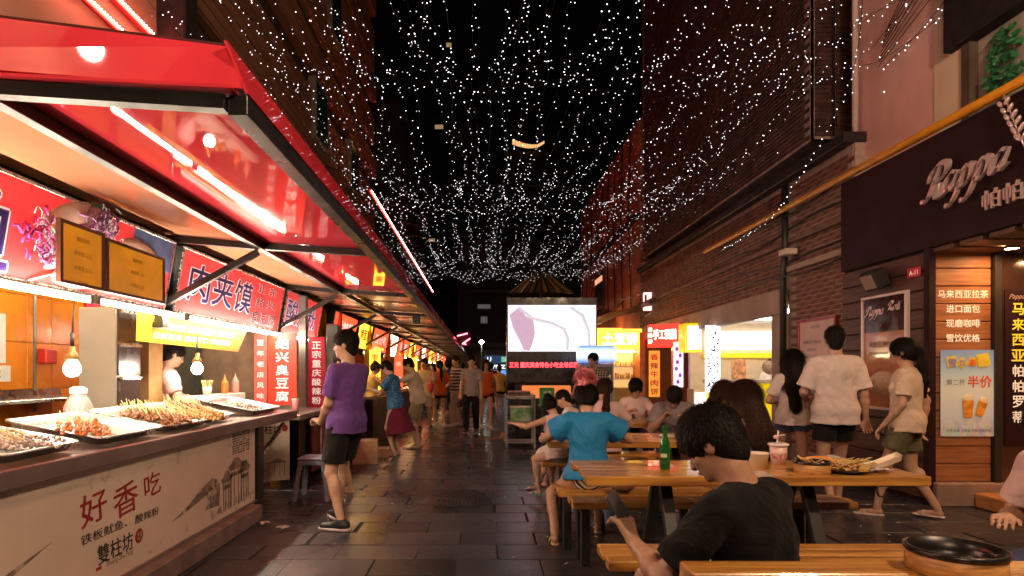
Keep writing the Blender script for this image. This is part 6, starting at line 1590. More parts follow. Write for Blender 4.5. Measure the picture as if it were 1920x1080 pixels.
# steamer bowl
def steamer(label, x, y, z, r, h, food=True):
    t = thing('bamboo_bowl', label, 'bowl', (x, y, z))
    q = MB(); q.lathe([(r * .97, 0), (r, .004), (r, h * .72), (r * .985, h * .74)], 30); build('band', q, mat('bamboo_band', (.55, .30, .10), rough=.45, var=.3, vscale=5, stretch=(3, 3, 18)), t, local=True)
    q = MB(); q.lathe([(r * .985, h * .74), (r * 1.03, h * .80), (r * 1.03, h), (r * .95, h), (r * .93, h * .5), (r * .86, .012), (0, .01)], 30); build('liner', q, mat('lacquer_black', (.012, .010, .010), rough=.28, var=.1), t, local=True)
    if food:
        q = MB()
        for i in range(5): q.box(-.01, .01, -.003, .003, .0, .12, 0, 0, Matrix.Translation((rnd.uniform(-.04, .04), rnd.uniform(-.04, .02), h * .5)) @ Euler((R(60), 0, rnd.random() * 6)).to_matrix().to_4x4())
        build('scraps', q, STICK, t, local=True, kind='stuff')
    return t
steamer('round bamboo bowl with dark lining on the front table', 1.97, 3.66, TZ, .10, .07)
steamer('large black lined bamboo bowl on the nearest table', 1.435, 1.86, .745, .128, .075, False)
# drink cup
t_ = thing('drink_cup', 'pink printed drink cup with a lid and bent straw', 'cup', (1.945, 4.02, TZ)); q = MB(); q.lathe([(0, 0), (.043, 0), (.056, .118), (.052, .118), (.04, .008)], 22); build('cup', q, mat('cup_pink', (.78, .58, .52), rough=.35, var=.05), t_, local=True)
q = MB(); q.lathe([(.058, .115), (.065, .118), (.065, .130), (.052, .134), (0, .134)], 22); build('lid', q, mat('lid_clear', (.82, .74, .68), rough=.2, var=0), t_, local=True)
q = MB(); arc(q, .0505, .035, .075, 190, 350, 14); build('print', q, mat('print_brown', (.35, .05, .04), var=.7, vscale=60, col2=(.75, .5, .45)), t_, local=True)
q = MB(); q.tube([(-.01, 0, .05), (-.005, 0, .17), (.0, 0, .215)], .005, 6); q.tube([(0, 0, .18), (.045, .01, .185)], .005, 6); build('straw', q, WHITE, t_, local=True)
q = MB(); q.ell((-.015, 0, .172), (.02, .014, .014), 6); build('knot', q, mat('pink_film', (.8, .5, .5)), t_, local=True)
# food left over
t_ = thing('bread_bag', 'orange bread in a clear bag on the food pile', 'bread', (2.17, 3.96, TZ + .028), R(8)); q = MB(); q.ell((0, 0, .0), (.12, .05, .03), 10); build('bread', q, mat('bread_orange', (.78, .32, .09), rough=.35, var=.2), t_, local=True); q = MB(); q.ell((.10, .0, .0), (.07, .055, .036), 8); build('bag', q, mat('clear_film', (.7,.7,.7)), t_, local=True)
t_ = thing('skewer_plate', 'dark plate heaped with used skewers on the front table', 'plate', (2.17, 3.66, TZ), 0); q = MB(); q.lathe([(0, .004), (.09, .004), (.13, .018), (.128, .022), (.085, .010), (0, .01)], 24); build('plate', q, mat('lacquer_black', (.01,.01,.01)), t_, local=True)
skewers(t_, YM, 26, -.01, 0, .14, .10, 185, ln=.20, meat=.12, lumps=4, thick=.009, z=.02, label='used skewers heaped on the dark plate', name='used_skewers')
t_ = thing('paper_wrap', 'crumpled greasy paper with noodles behind the dark plate', 'wrapper', (2.30, 3.86, TZ))
q = MB(); V = []
for a in range(9):
    for b in range(7): V.append(((a - 4) * .035, (b - 3) * .03, .008 + rnd.random() * .025 + .02 * (a in (0, 8))))
q.add(V, [(a * 7 + b, a * 7 + b + 1, a * 7 + b + 8, a * 7 + b + 7) for a in range(8) for b in range(6)]); build('paper', q, mat('greasy_paper', (.70, .58, .42), rough=.5, var=.15), t_, local=True)
q = MB()
for i in range(40): a = rnd.random() * 6; c = Vector((rnd.uniform(-.08, .04), rnd.uniform(-.05, .05), .035)); q.tube([c, c + Vector((.02 * math.cos(a), .02 * math.sin(a), .012)), c + Vector((.05 * math.cos(a + .6), .04 * math.sin(a + .6), 0))], .0028, 4)
build('noodles', q, mat('noodle_yellow', (.70, .42, .08), rough=.35), t_, local=True, kind='stuff')
q = MB(); q.bar((-.03, -.1, .01), (.06, .02, .022), .05, .02); tag(build('paper_box', q, mat('amber_box', (.65, .42, .12), rough=.4), None), 'small yellow paper box among the food scraps', 'box').location = (2.26, 3.68, TZ + .012)
t_ = thing('napkin', 'white crumpled napkins at the edge of the food pile', 'napkin', (2.36, 3.66, TZ))
q = MB(); V = []
for a in range(6):
    for b in range(5): V.append(((a - 2.5) * .03, (b - 2) * .024, .006 + rnd.random() * .022))
q.add(V, [(a * 5 + b, a * 5 + b + 1, a * 5 + b + 6, a * 5 + b + 5) for a in range(5) for b in range(4)]); build('paper', q, mat('tissue', (.7,.6,.6)), t_, local=True)
# open foam clamshell
t_ = thing('foam_box', 'open white foam takeaway box at the right end of the front table', 'box', (2.40, 3.76, TZ), R(-22)); FM = mat('foam_white', (.80, .70, .55), rough=.6, var=.03)
def dish(M):
    q = MB()
    o = [(-.085, -.07, .035), (.085, -.07, .035), (.085, .07, .035), (-.085, .07, .035)]; i_ = [(-.065, -.05, 0), (.065, -.05, 0), (.065, .05, 0), (-.065, .05, 0)]
    V = o + i_ + [(p[0] * .97, p[1] * .97, p[2]) for p in o] + [(p[0] * .95, p[1] * .95, .005) for p in i_]
    F = [(a, (a + 1) % 4, 4 + (a + 1) % 4, 4 + a) for a in range(4)] + [(8 + a, 12 + a, 12 + (a + 1) % 4, 8 + (a + 1) % 4) for a in range(4)] + [(4, 5, 6, 7), (15, 14, 13, 12)] + [(a, 8 + a, 8 + (a + 1) % 4, (a + 1) % 4) for a in range(4)]
    q.add(V, F, 0, M); return q
build('base', dish(Matrix.Translation((-.09, 0, 0.002)) @ Euler((0, R(4), 0)).to_matrix().to_4x4()), FM, t_, local=True); build('lid', dish(Matrix.Translation((.075, 0, .038)) @ Euler((0, R(-26), 0)).to_matrix().to_4x4()), FM, t_, local=True)
t_ = thing('bag_hook', 'black hook screwed under the right end of the front table', 'hook', (2.27, 3.52, .69)); q = MB(); q.tube([(0, 0, 0), (0, 0, -.03), (.012, 0, -.055), (.035, 0, -.06), (.05, 0, -.035)], .006, 6); q.box(-.08, .12, 0, .04, 0, .006); build('hook', q, DARKM, t_, local=True)
# things on the far tables
t_ = thing('snack_box', 'open pink foam box in front of the girl with glasses', 'box', (2.12, 7.3, TZ), R(10)); build('base', dish(Matrix.Identity(4)), mat('foam_pink', (.75, .5, .45), rough=.6), t_, local=True)
t_ = thing('phone', 'dark phone lying on the second table', 'phone', (1.95, 5.7, TZ), R(40)); q = MB(); q.box(-.035, .035, -.07, .07, 0, .009, .003); build('body', q, DARKM, t_, local=True); q = MB(); q.box(-.031, .031, -.06, .06, .009, .0098); build('glass', q, mat('dark_glass', (.05,.02,.02)), t_, local=True)
t_ = thing('paper_plate', 'pale plate of leftovers on the second table', 'plate', (1.72, 5.6, TZ)); q = MB(); q.lathe([(0, .004), (.07, .004), (.10, .02), (.098, .022), (0, .01)], 18); build('plate', q, WHITE, t_, local=True)
for i, (x, y, lb) in enumerate(((2.25, 7.5, 'tall clear drink cup on the third table'), (1.92, 5.45, 'small white cup before the woman facing the camera'), (1.02, 5.75, 'pink paper cup at the left end of the second table'), (1.4, 7.5, 'clear cup behind the ponytailed woman'))):
    t_ = thing('drink_cup', lb, 'cup', (x, y, TZ)); q = MB(); q.lathe([(0, 0), (.035, 0), (.045, .11), (.042, .11), (.032, .006)], 14); build('cup', q, [mat('cup_pink', (1,1,1)), WHITE][i % 2], t_, local=True); q = MB(); q.tube([(0, 0, .02), (.03, 0, .19)], .004, 5); build('straw', q, WHITE, t_, local=True)
# ================================================================= PEOPLE
K = lambda px, k: ((px - 903) * k / 1000, 1.15 * k)
def chk(nt, b):
    n = nt.nodes; L = nt.links; tc = n.new('ShaderNodeTexCoord')
    def w(d, s_):
        x = n.new('ShaderNodeTexWave'); x.wave_type = 'BANDS'; x.bands_direction = d; x.inputs['Scale'].default_value = s_; x.inputs['Distortion'].default_value = .6; x.inputs['Detail'].default_value = 0; L.new(tc.outputs['Object'], x.inputs[0])
        c = n.new('ShaderNodeMath'); c.operation = 'GREATER_THAN'; c.inputs[1].default_value = .62; L.new(x.outputs[1], c.inputs[0]); return c
    a = w('Z', 7); c = w('X', 7); ad = n.new('ShaderNodeMath'); L.new(a.outputs[0], ad.inputs[0]); L.new(c.outputs[0], ad.inputs[1])
    cr = n.new('ShaderNodeValToRGB'); cr.color_ramp.interpolation = 'CONSTANT'; e = cr.color_ramp.elements; e[0].color = (.42, .34, .25, 1); e[1].color = (.04, .03, .03, 1); e[1].position = .9; x = e.new(.4); x.color = (.14, .10, .08, 1)
    dv = n.new('ShaderNodeMath'); dv.operation = 'MULTIPLY'; dv.inputs[1].default_value = .49; L.new(ad.outputs[0], dv.inputs[0]); L.new(dv.outputs[0], cr.inputs[0]); L.new(cr.outputs[0], b.inputs['Base Color'])
def stripes(c1, c2, sc_, d='Z'):
    def fn(nt, b):
        n = nt.nodes; L = nt.links; tc = n.new('ShaderNodeTexCoord'); x = n.new('ShaderNodeTexWave'); x.bands_direction = d; x.inputs['Scale'].default_value = sc_; x.inputs['Distortion'].default_value = .8; L.new(tc.outputs['Object'], x.inputs[0])
        cr = n.new('ShaderNodeValToRGB'); cr.color_ramp.interpolation = 'CONSTANT'; e = cr.color_ramp.elements; e[0].color = (*c1, 1); e[1].color = (*c2, 1); e[1].position = .5; L.new(x.outputs[1], cr.inputs[0]); L.new(cr.outputs[0], b.inputs['Base Color'])
    return fn
def dots(nt, b):
    n = nt.nodes; L = nt.links; tc = n.new('ShaderNodeTexCoord'); v = n.new('ShaderNodeTexVoronoi'); v.inputs['Scale'].default_value = 38; v.inputs['Randomness'].default_value = .2; L.new(tc.outputs['Object'], v.inputs[0])
    cr = n.new('ShaderNodeValToRGB'); cr.color_ramp.interpolation = 'CONSTANT'; e = cr.color_ramp.elements; e[0].color = (.3, .4, .5, 1); e[1].color = (.01, .11, .26, 1); e[1].position = .28; L.new(v.outputs[0], cr.inputs[0]); L.new(cr.outputs[0], b.inputs['Base Color'])
PLAID = nodes_mat('plaid_cloth', chk, Roughness=.85); STR = nodes_mat('striped_tee', stripes((.6, .5, .45), (.03, .025, .03), 4), Roughness=.85); STRS = nodes_mat('striped_skirt', stripes((.75, .65, .58), (.02, .02, .02), 11, 'Y'), Roughness=.8); DOT = nodes_mat('dotted_blue', dots, Roughness=.8)
C = cloth
black = C('cloth_black', (.012, .011, .011)); dblack = C('cloth_charcoal', (.005, .0045, .005)); purple = C('cloth_purple', (.14, .065, .27)); blue = C('cloth_blue', (.02, .23, .50), rough=.5)
white = C('cloth_white', (.72, .62, .58)); pinkw = C('cloth_pink_white', (.72, .52, .50)); grey = C('cloth_grey', (.30, .26, .28)); denim = C('denim_pale', (.26, .27, .38)); navy = C('denim_navy', (.05, .06, .14)); dsh = C('denim_shorts', (.10, .13, .20))
cream = C('cloth_cream', (.70, .55, .42)); olive = C('cloth_olive', (.12, .11, .06)); orange = C('cloth_orange', (.65, .12, .03)); beige = C('cloth_beige', (.55, .42, .32)); red = C('cloth_red', (.55, .02, .05)); maroon = C('cloth_maroon', (.12, .01, .03)); khaki = C('cloth_khaki', (.30, .24, .14)); pink = C('cloth_pink', (.78, .48, .48)); yel = C('cloth_yellow', (.60, .42, .12))
sb = mat('shoe_black', (.015, .015, .017), rough=.5); sw = mat('shoe_white', (.65, .55, .52), rough=.5); sole = mat('sole_pale', (.55, .45, .43), rough=.6); teal = mat('sandal_teal', (.05, .40, .33), rough=.5); tan = mat('sandal_tan', (.55, .38, .18), rough=.5)

# 1 man in black, back to the camera
x, y = 1.00, 2.10
p, g = person('man in a black shirt sitting back to the camera, holding a phone', x, y, yaw=36, h=.006, height=1.76, sit=.35, puff=.020, lean=13, side=-2, head=(16, 22, -3),
    hands={-1: (-.20, .44, .70), 1: (.14, .50, .60)}, elbows={-1: (-.6, .1, -.9), 1: (.6, -.1, -.8)}, feet={-1: (-.26, .50, .16), 1: (.20, .45, 0)}, hair='short', skin=SKIN_D,
    top=('tee', dblack, .020, .80), bottom=('shorts', dsh), shoes=('shoe', sb, sole), wr=.004, fingers={-1: (.1, .55, .75), 'thumb-1': (.7, .3, .3), 'curl': .75}, face=True)
hx = g['geo'][-1][2]
fd_ = Vector((.1, .55, .75)).normalized()
M_ = rm(p); hand_w = M_ @ (hx + fd_ * .13)
t_ = thing('phone', 'phone held up by the man in the black shirt', 'phone', hand_w, R(42))
q = MB(); q.box(-.033, .033, -.005, .005, -.05, .08, .003, 0, Euler((R(-20), R(-25), 0)).to_matrix().to_4x4()); build('body', q, mat('phone_grey', (.06, .06, .07), rough=.3), t_, local=True)
# 2 man in purple
x, y = K(650, 4.7)
p, g = person('man in a purple shirt, black shorts and black trainers standing at the stall', x, y, yaw=58, h=.006, height=1.71, lean=-2, head=(28, 6, 0), skin=SKIN,
    hands={-1: (-.12, .20, .90), 1: (.16, .20, .84)}, elbows={-1: (-.5, -.9, -.3), 1: (.6, -.9, -.3)}, feet={-1: (-.17, -.10, 0), 1: (.10, .20, 0), 'dir-1': (-.35, .9, 0), 'dir1': (.35, .9, 0)},
    top=('tee', purple, .018, .78), bottom=('shorts', black), shoes=('shoe', sb, sole), wr=.0035, fingers={'curl': 1.0, -1: (.2, .8, .3), 1: (-.6, .6, 0)}, face=True)
hw = rm(p) @ (g['geo'][1][2] + Vector((-.03, .09, .0)))
t_ = thing('phone', 'white phone in the hand of the man in purple', 'phone', hw, R(60)); q = MB(); q.box(-.03, .03, -.005, .005, -.06, .06, .003, 0, Euler((R(-60), 0, 0)).to_matrix().to_4x4()); build('body', q, WHITE, t_, local=True)
# 3 person half hidden behind him
x, y = K(648, 5.9)
person('person with bare legs in black half hidden behind the man in purple', x, y, yaw=70, h=.011, height=1.58, female=True, head=(0, 20, 0), hair='short', top=('tee', black), bottom=('hot', black), shoes=('sandal', tan))
# 4 woman with the pink flower
x, y = K(1105, 4.12)
p, g = person('woman in a blue puff sleeved blouse with a pink flower in her hair', x, y + .04, yaw=-4, h=.007, height=1.60, female=True, sit=.45, lean=10, head=(8, 20, 0), hair='bun',
    hands={-1: (-.24, .36, .80), 1: (.24, .36, .80)}, elbows={-1: (-1, -.2, -.5), 1: (1, -.2, -.5)}, feet={-1: (-.26, .02, 0), 1: (.12, .40, 0)}, knees={-1: (-.2, 1, .5)},
    hem=-.04, top=('puff', blue, .030), bottom=('skirt', STRS), shoes=('sandal', tan, black), wr=.0045)
H = g['H']; hc = rm(p) @ H(-.03, -.11, .115)
t_ = thing('hair_flower', 'large pink ruffled flower tied in the hair of the woman in blue', 'hair flower', hc); q = MB(); fl = mat('flower_pink', (.85, .30, .32), rough=.6, var=.25, vscale=30)
for i in range(60):
    a = rnd.random() * 6.28; e = rnd.uniform(-.4, 1.5); d = Vector((math.cos(a) * math.cos(e), math.sin(a) * math.cos(e), math.sin(e))); s_ = d.cross(Vector((.3, .5, .8))).normalized(); u_ = d.cross(s_)
    V = []; 
    for j in range(5):
        t = (j - 2) / 2; V += [tuple(d * .045 + s_ * t * .02), tuple(d * (.095 + .010 * math.sin(j * 2.2 + i)) + s_ * t * .045 + u_ * .014 * math.sin(j * 3 + i))]
    q.add(V, [(2 * j, 2 * j + 2, 2 * j + 3, 2 * j + 1) for j in range(4)], 0, None, True)
build('petals', q, fl, t_, local=True, kind='stuff'); q = MB(); q.ell((0, 0, 0), (.06, .06, .055), 8); build('heart', q, fl, t_, local=True)
q = MB(); q.ell((0, 0, 0), (.09, .06, .05), 10); tag(build('handbag', q, mat('bag_brown', (.22, .10, .06), rough=.4), None), 'small brown bag beside the woman in blue', 'bag').location = (x + .22, y - .17, .50)
# 5 little girl
x, y = K(1048, 5.35)
person('little girl in a white top and skirt at the second table', x, y, yaw=25, h=.009, height=1.28, female=True, sit=.45, lean=16, head=(-25, 22, 0), hair='bun', hands={-1: (-.34, .30, .82), 1: (.16, .40, .80)},
    feet={-1: (-.10, .22, .08), 1: (.08, .26, .08)}, top=('tank', pinkw, .014), bottom=('skirt', white), shoes=('sandal', teal), wr=.003, skin=SKIN)
# 6 child with glasses, cheek behind the flower
x, y = K(1082, 5.9)
person('child with glasses hidden behind the woman in blue', x, y + .1, yaw=60, h=.010, height=1.35, female=True, sit=.45, lean=12, head=(20, 20, 0), hair='short', top=('tee', white), bottom=('shorts', navy), face=True)
# 7 ponytail woman
x, y = K(1133, 5.95)
person('woman in white with a low ponytail, seated back to the camera', x, y, yaw=-12, h=.010, height=1.62, female=True, sit=.45, lean=12, head=(20, 18, 0), hair='pony', hairm=HAIR_B, hands={-1: (-.18, .38, .78), 1: (.2, .38, .78)}, top=('tee', pinkw, .02), bottom=('trousers', navy), shoes=('shoe', sw, sole))
# 8 girl with glasses
x, y = K(1188, 7.15)
p, g = person('girl with glasses and a pale tee facing the camera, eating at the third table', x, y, yaw=176, h=.008, height=1.60, female=True, sit=.45, lean=10, head=(8, 22, 0), hair='tail_up', hands={-1: (-.18, .36, .82), 1: (.12, .36, .84)}, top=('tee', pinkw, .02), bottom=('trousers', navy), shoes=('shoe', sw, sole), face=True)
H = g['H']; q = MB()
for e in (-1, 1): q.tube([H(e * .034 + .024 * math.cos(a), .098, .002 + .019 * math.sin(a)) for a in np.linspace(0, 6.28, 13)[:-1]], .0022, 5, closed=True)
q.tube([H(-.012, .100, .004), H(.012, .100, .004)], .002, 5)
for e in (-1, 1): q.tube([H(e * .058, .097, .006), H(e * .078, .01, .01)], .002, 5)
build('glasses', q, DARKM, p, local=True)
q = MB(); q.tube([g['T'](.10, .06, .45), g['T'](.03, .135, .25), g['T'](-.12, .12, .02)], .018, 6); build('bag_strap', q, mat('bag_brown', (.2,.1,.06)), p, local=True)
# 9 man in grey looking down
x, y = K(1262, 6.3)
person('man in a grey shirt bent over his food beside the third table', x, y, yaw=165, h=.010, height=1.70, sit=.45, lean=28, head=(0, 34, 0), hair='short', hands={-1: (-.12, .42, .82), 1: (.12, .42, .84)}, top=('tee', grey, .02), bottom=('trousers', navy), shoes=('shoe', sb, sole), face=True)
# 10 woman facing camera
x, y = K(1336, 5.35)
person('woman with long dark hair facing the camera behind the long haired girl', x, y, yaw=200, h=.009, height=1.60, female=True, sit=.45, lean=12, head=(-12, 16, 0), hair='longb', hairm=HAIR_B, hands={-1: (-.16, .36, .84), 1: (.14, .38, .86)}, top=('tee', grey, .018), bottom=('trousers', navy), shoes=('shoe', sw, sole), face=True)
# 11 long haired girl
x, y = K(1412, 3.92)
person('girl with very long brown hair in a pale denim vest, seated back to the camera', x, y - .02, yaw=14, h=.007, height=1.64, female=True, sit=.45, lean=10, head=(18, 14, 6), hair='long', hairm=HAIR_B, hands={-1: (-.26, .32, .78), 1: (.2, .36, .80)}, elbows={-1: (-1, -.3, -.6), 1: (1, -.3, -.6)}, feet={-1: (-.12, .40, 0), 1: (.14, .38, 0)}, top=('tank', denim, .020), bottom=('hot', navy), shoes=('shoe', sw, sole), wr=.004)
# 12 arm at the right edge
x, y = 2.66, 2.62
person('person in a pink tee cut off by the right edge of the picture', x, y, yaw=105, h=.008, height=1.66, sit=.45, lean=22, head=(0, 20, 0), hair='short', skin=SKIN, hands={-1: (-.12, .40, .74), 1: (.14, .36, .72)}, top=('tee', pinkw, .02, .72), bottom=('trousers', navy), shoes=('shoe', sb, sole))
# 13 walkers on the right
x, y = K(1487, 5.9)
person('young woman with straight black hair, white top and denim shorts walking on the right', x, y, yaw=-20, h=.009, height=1.60, female=True, head=(10, 8, 0), hair='long', hands={-1: (-.16, .22, 1.0), 1: (.24, .02, .84)}, feet={-1: (-.08, .16, 0), 1: (.09, -.18, .02)}, top=('tee', white, .02), bottom=('hot', navy), shoes=('shoe', sw, sole))
x, y = K(1566, 5.35)
person('man in a loose cream white tee and black trousers walking away on the right', x, y, yaw=-12, h=.009, height=1.80, head=(-6, 4, 0), hair='short', hands={-1: (-.20, .25, 1.08), 1: (.30, .05, .85)}, feet={-1: (-.10, -.20, .02), 1: (.10, .22, 0)}, top=('tee', white, .034, .85), bottom=('mid', black), shoes=('sandal', sb), hem=.05)
x, y = K(1700, 4.95)
person('walker in a cream shirt and olive shorts with flip flops, nearest on the right', x, y, yaw=48, h=.008, height=1.66, female=True, head=(0, 8, 0), hair='pony', hands={-1: (-.20, .15, .86), 1: (.22, -.10, .84)}, feet={-1: (-.09, .22, 0), 1: (.09, -.22, .02)}, top=('tee', cream, .024), bottom=('mid', olive), shoes=('sandal', sw))
# 14 plaid man
x, y = K(1113, 9.7)
person('man in a plaid shirt standing before the drinks fridge', x, y, yaw=158, h=.008, height=1.68, head=(-22, 4, 0), hair='short', hands={1: (.30, .30, .98), -1: (-.24, .22, .95)}, top=('tee', PLAID, .022, .85), bottom=('trousers', navy), shoes=('shoe', sb, sole), skin=SKIN_D, face=True)
# 15 stall people
x, y = K(326, 5.75)
person('stall vendor in a pink tee working behind the counter', -3.18, 6.2, yaw=-62, h=.009, height=1.66, head=(10, 24, 0), hair='short', hands={-1: (-.15, .35, 1.02), 1: (.16, .32, 1.0)}, top=('tee', pink, .022), bottom=('trousers', navy), shoes=('shoe', sb, sole), face=True)
person('stall vendor in red half hidden by the man in purple', -2.42, 9.45 + .6, yaw=-90, h=.011, height=1.60, lean=10, head=(0, 26, 0), hair='short', hands={-1: (-.15, .35, 1.0), 1: (.16, .32, 1.0)}, top=('tee', red, .02), bottom=('trousers', navy), face=True) 
x, y = K(724, 10.6)
person('customer with brown hair in a yellow top reaching over the far stall counter', -2.2, 12.2, yaw=-60, h=.011, height=1.55, female=True, lean=6, head=(-10, 14, 0), hair='bun', hairm=HAIR_B, hands={-1: (-.2, .2, 1.2), 1: (.2, .4, 1.1)}, top=('tank', yel, .018), bottom=('trousers', navy))
x, y = K(742, 8.7)
person('woman in a dotted blue blouse and long maroon skirt at the stall', x, y, yaw=75, h=.010, height=1.56, female=True, lean=10, head=(0, 24, 0), hair='short', hands={-1: (-.10, .38, 1.05), 1: (.14, .32, 1.0)}, top=('tee', DOT, .022), bottom=('skirt', maroon, .55), shoes=('sandal', sw))
x, y = K(784, 9.4)
person('person in a pale tee and khaki shorts stretching an arm to the stall', x, y, yaw=85, h=.010, height=1.62, lean=12, head=(0, 16, 0), hair='short', hands={-1: (-.10, .55, 1.15), 1: (.2, .1, .85)}, top=('tee', beige, .022), bottom=('shorts', khaki), shoes=('sandal', sb))
# 16 crowd in the alley
crowd = [
 (797, 12.4, 170, 1.66, False, 'short', ('tee', cream), ('shorts', beige), 'person in a cream tee and pale shorts walking in the alley'),
 (824, 13.0, 15, 1.62, True, 'pony', ('tee', orange), ('hot', black), 'young woman in an orange tee and black shorts seen from behind'),
 (838, 17.0, 10, 1.70, False, 'short', ('tee', navy), ('trousers', navy), 'man in dark clothes far down the alley'),
 (856, 13.2, 120, 1.74, False, 'short', ('tee', STR), ('trousers', beige), 'man in a striped tee and beige trousers in the alley'),
 (884, 11.8, 172, 1.70, False, 'short', ('tee', grey), ('trousers', black), 'man in a grey tee and black trousers walking towards the camera'),
 (911, 12.6, 185, 1.64, True, 'long', ('tank', orange), ('hot', black), 'young woman in an orange top and black shorts facing the camera'),
 (936, 16.4, 5, 1.55, True, 'bun', ('tee', yel), ('hot', black), 'girl in a yellowish top by the cart, far down the alley'),
 (868, 19.0, 0, 1.66, False, 'short', ('tee', olive), ('trousers', navy), 'person in olive far behind the man in grey'),
 (812, 18.0, 160, 1.62, True, 'long', ('tee', red), ('trousers', navy), 'woman in a red top far down the alley by the stalls'),
 (892, 22.0, 180, 1.70, False, 'short', ('tee', white), ('trousers', black), 'distant person in a white tee in the middle of the alley'),
 (922, 21.0, 0, 1.68, False, 'short', ('tee', maroon), ('trousers', black), 'distant person in a maroon top near the alley end'),
 (850, 24.0, 180, 1.66, True, 'short', ('tee', grey), ('shorts', navy), 'distant person in grey by the last stalls')]
for i, (px, k, yw, hh, fem, hr_, tp, bt, lb) in enumerate(crowd):
    x, y = K(px, k); st_ = .16 * (1 if i % 2 else -1)
    person(lb, x, y, yaw=yw, h=.013 if k < 14 else .018, height=hh, female=fem, head=((i * 37) % 40 - 20, 6, 0), hair=hr_, hairm=HAIR_B if i % 3 == 0 else HAIR,
        hands={-1: (-.24, -st_, .84), 1: (.22, .18, .98 if i % 2 else .84)}, feet={-1: (-.09, st_, 0), 1: (.09, -st_, .01)}, top=tp + (.022,), bottom=bt, shoes=('shoe', [sb, sw][i % 2], sole) if k < 14 else None, group=None)
q = MB(); q.box(-.05, .05, -.11, .11, -.12, .08, .03); q.tube([(0, -.09, .07), (0, -.06, .24), (0, .0, .34), (0, .06, .24), (0, .09, .07)], .008, 5); tag(build('red_bag', q, mat('bag_red', (.7, .03, .05), rough=.4), None), 'red shoulder bag on the person in a cream tee', 'bag').location = (K(797, 12.4)[0] + .16, K(797, 12.4)[1] - .16, 1.02)
person('kiosk worker with a dark cap behind the yellow counter', 6.1, 12.95, yaw=170, h=.013, height=1.62, female=True, head=(0, 14, 0), hair='short', top=('tee', white, .02), bottom=('trousers', navy))
# ================================================================= STRING LIGHTS OVER THE ALLEY
LEDW = mat('led_white', (1, 1, 1), var=0, emit=(.92, .90, 1.0), es=6.5, mis=False)
WIRE = mat('light_wire', (.01, .01, .01), rough=.6, var=0)
def oct_(q, c, r):
    x, y, z = c
    V = [(x + r, y, z), (x - r, y, z), (x, y + r, z), (x, y - r, z), (x, y, z + r), (x, y, z - r)]
    q.add(V, [(0, 2, 4), (2, 1, 4), (1, 3, 4), (3, 0, 4), (2, 0, 5), (1, 2, 5), (3, 1, 5), (0, 3, 5)])
sup = [2.6, 8.5, 14.4, 23.0]
def _led(nt, b):
    n = nt.nodes; L = nt.links; g = n.new('ShaderNodeNewGeometry'); z = n.new('ShaderNodeTexWhiteNoise'); z.noise_dimensions = '3D'
    v = n.new('ShaderNodeVectorMath'); v.operation = 'SNAP'; v.inputs[1].default_value = (.04, .04, .04); L.new(g.outputs['Position'], v.inputs[0]); L.new(v.outputs[0], z.inputs[0])
    m = n.new('ShaderNodeMapRange'); m.inputs[3].default_value = .5; m.inputs[4].default_value = 3.4; p = n.new('ShaderNodeMath'); p.operation = 'POWER'; p.inputs[1].default_value = 1.6
    L.new(z.outputs[0], p.inputs[0]); L.new(p.outputs[0], m.inputs[0]); L.new(m.outputs[0], b.inputs['Emission Strength']); b.inputs['Emission Color'].default_value = (1, .92, .93, 1)
LEDW = nodes_mat('led_white_mixed', _led); LEDW.cycles.emission_sampling = 'NONE'
def light_string(i, xs, zoff, label):
    t = thing('light_string', label, 'string lights', (xs, 3, 5), 0, 'strings of white lights over the alley')
    qw = MB(); qb = MB(); pts = []
    for a, b in zip(sup[:-1], sup[1:]):
        sag = rnd.uniform(.12, .5); xa = xs + rnd.gauss(0, .10); n_ = int((b - a) / (.115 + .009 * a))
        for k in range(n_):
            u = k / n_
            z = 5.42 + zoff - sag * 4 * u * (1 - u) + .05 * math.sin(u * 14 + i) + rnd.gauss(0, .02)
            x = xs + (xa - xs) * math.sin(math.pi * u) * 1.6 + .04 * math.sin(u * 9 + i * 2)
            pts.append((x, a + (b - a) * u, z))
    for p_ in pts[::1]:
        oct_(qb, (p_[0] + rnd.gauss(0, .035), p_[1] + rnd.gauss(0, .05), p_[2] - .02 + (rnd.uniform(-.6, .1) if rnd.random() < (.38 if a < 14 else .12) else rnd.gauss(0, .04))), rnd.uniform(.0042, .0070))
    qw.tube(pts[::2], .0028, 3, smooth=False)
    build('wire', qw, WIRE, t); build('bulbs', qb, LEDW, t, kind='stuff')
N_ = 46
for i in range(N_):
    xs = -3.25 + i * (4.6 + 3.25) / (N_ - 1)
    light_string(i, xs, rnd.gauss(0, .12), 'string of small white lights running along the alley overhead' if 8 < i < N_ - 8 else ('string of small white lights along the alley near the brown building' if i <= 8 else 'string of small white lights along the alley near the brick building'))
def cross_string(y, z, label, sag=.35, dens=.045, x0=-3.3, x1=4.7, jit=.05):
    t = thing('light_string', label, 'string lights', (0, y, z), 0, 'strings of white lights over the alley')
    q = MB(); b = MB(); n_ = int((x1 - x0) / dens); pts = []
    for k in range(n_ + 1):
        u = k / n_; sc_ = abs(math.sin(u * math.pi * 4))
        pts.append((x0 + (x1 - x0) * u, y + rnd.gauss(0, jit), z - sag * sc_ * .6 - sag * 4 * u * (1 - u) * .3 + rnd.gauss(0, jit)))
    q.tube([(p_[0], y, p_[2]) for p_ in pts[::4]], .005, 3, smooth=False)
    for p_ in pts: oct_(b, p_, rnd.uniform(.005, .009))
    build('wire', q, WIRE, t); build('bulbs', b, LEDW, t, kind='stuff')
cross_string(23.4, 5.3, 'dense swag of white lights strung across the far end', .5, .035, -3.4, 4.5, .10)
cross_string(22.4, 5.3, 'second dense swag of white lights near the far end', .4, .045, -3.4, 4.5, .10)
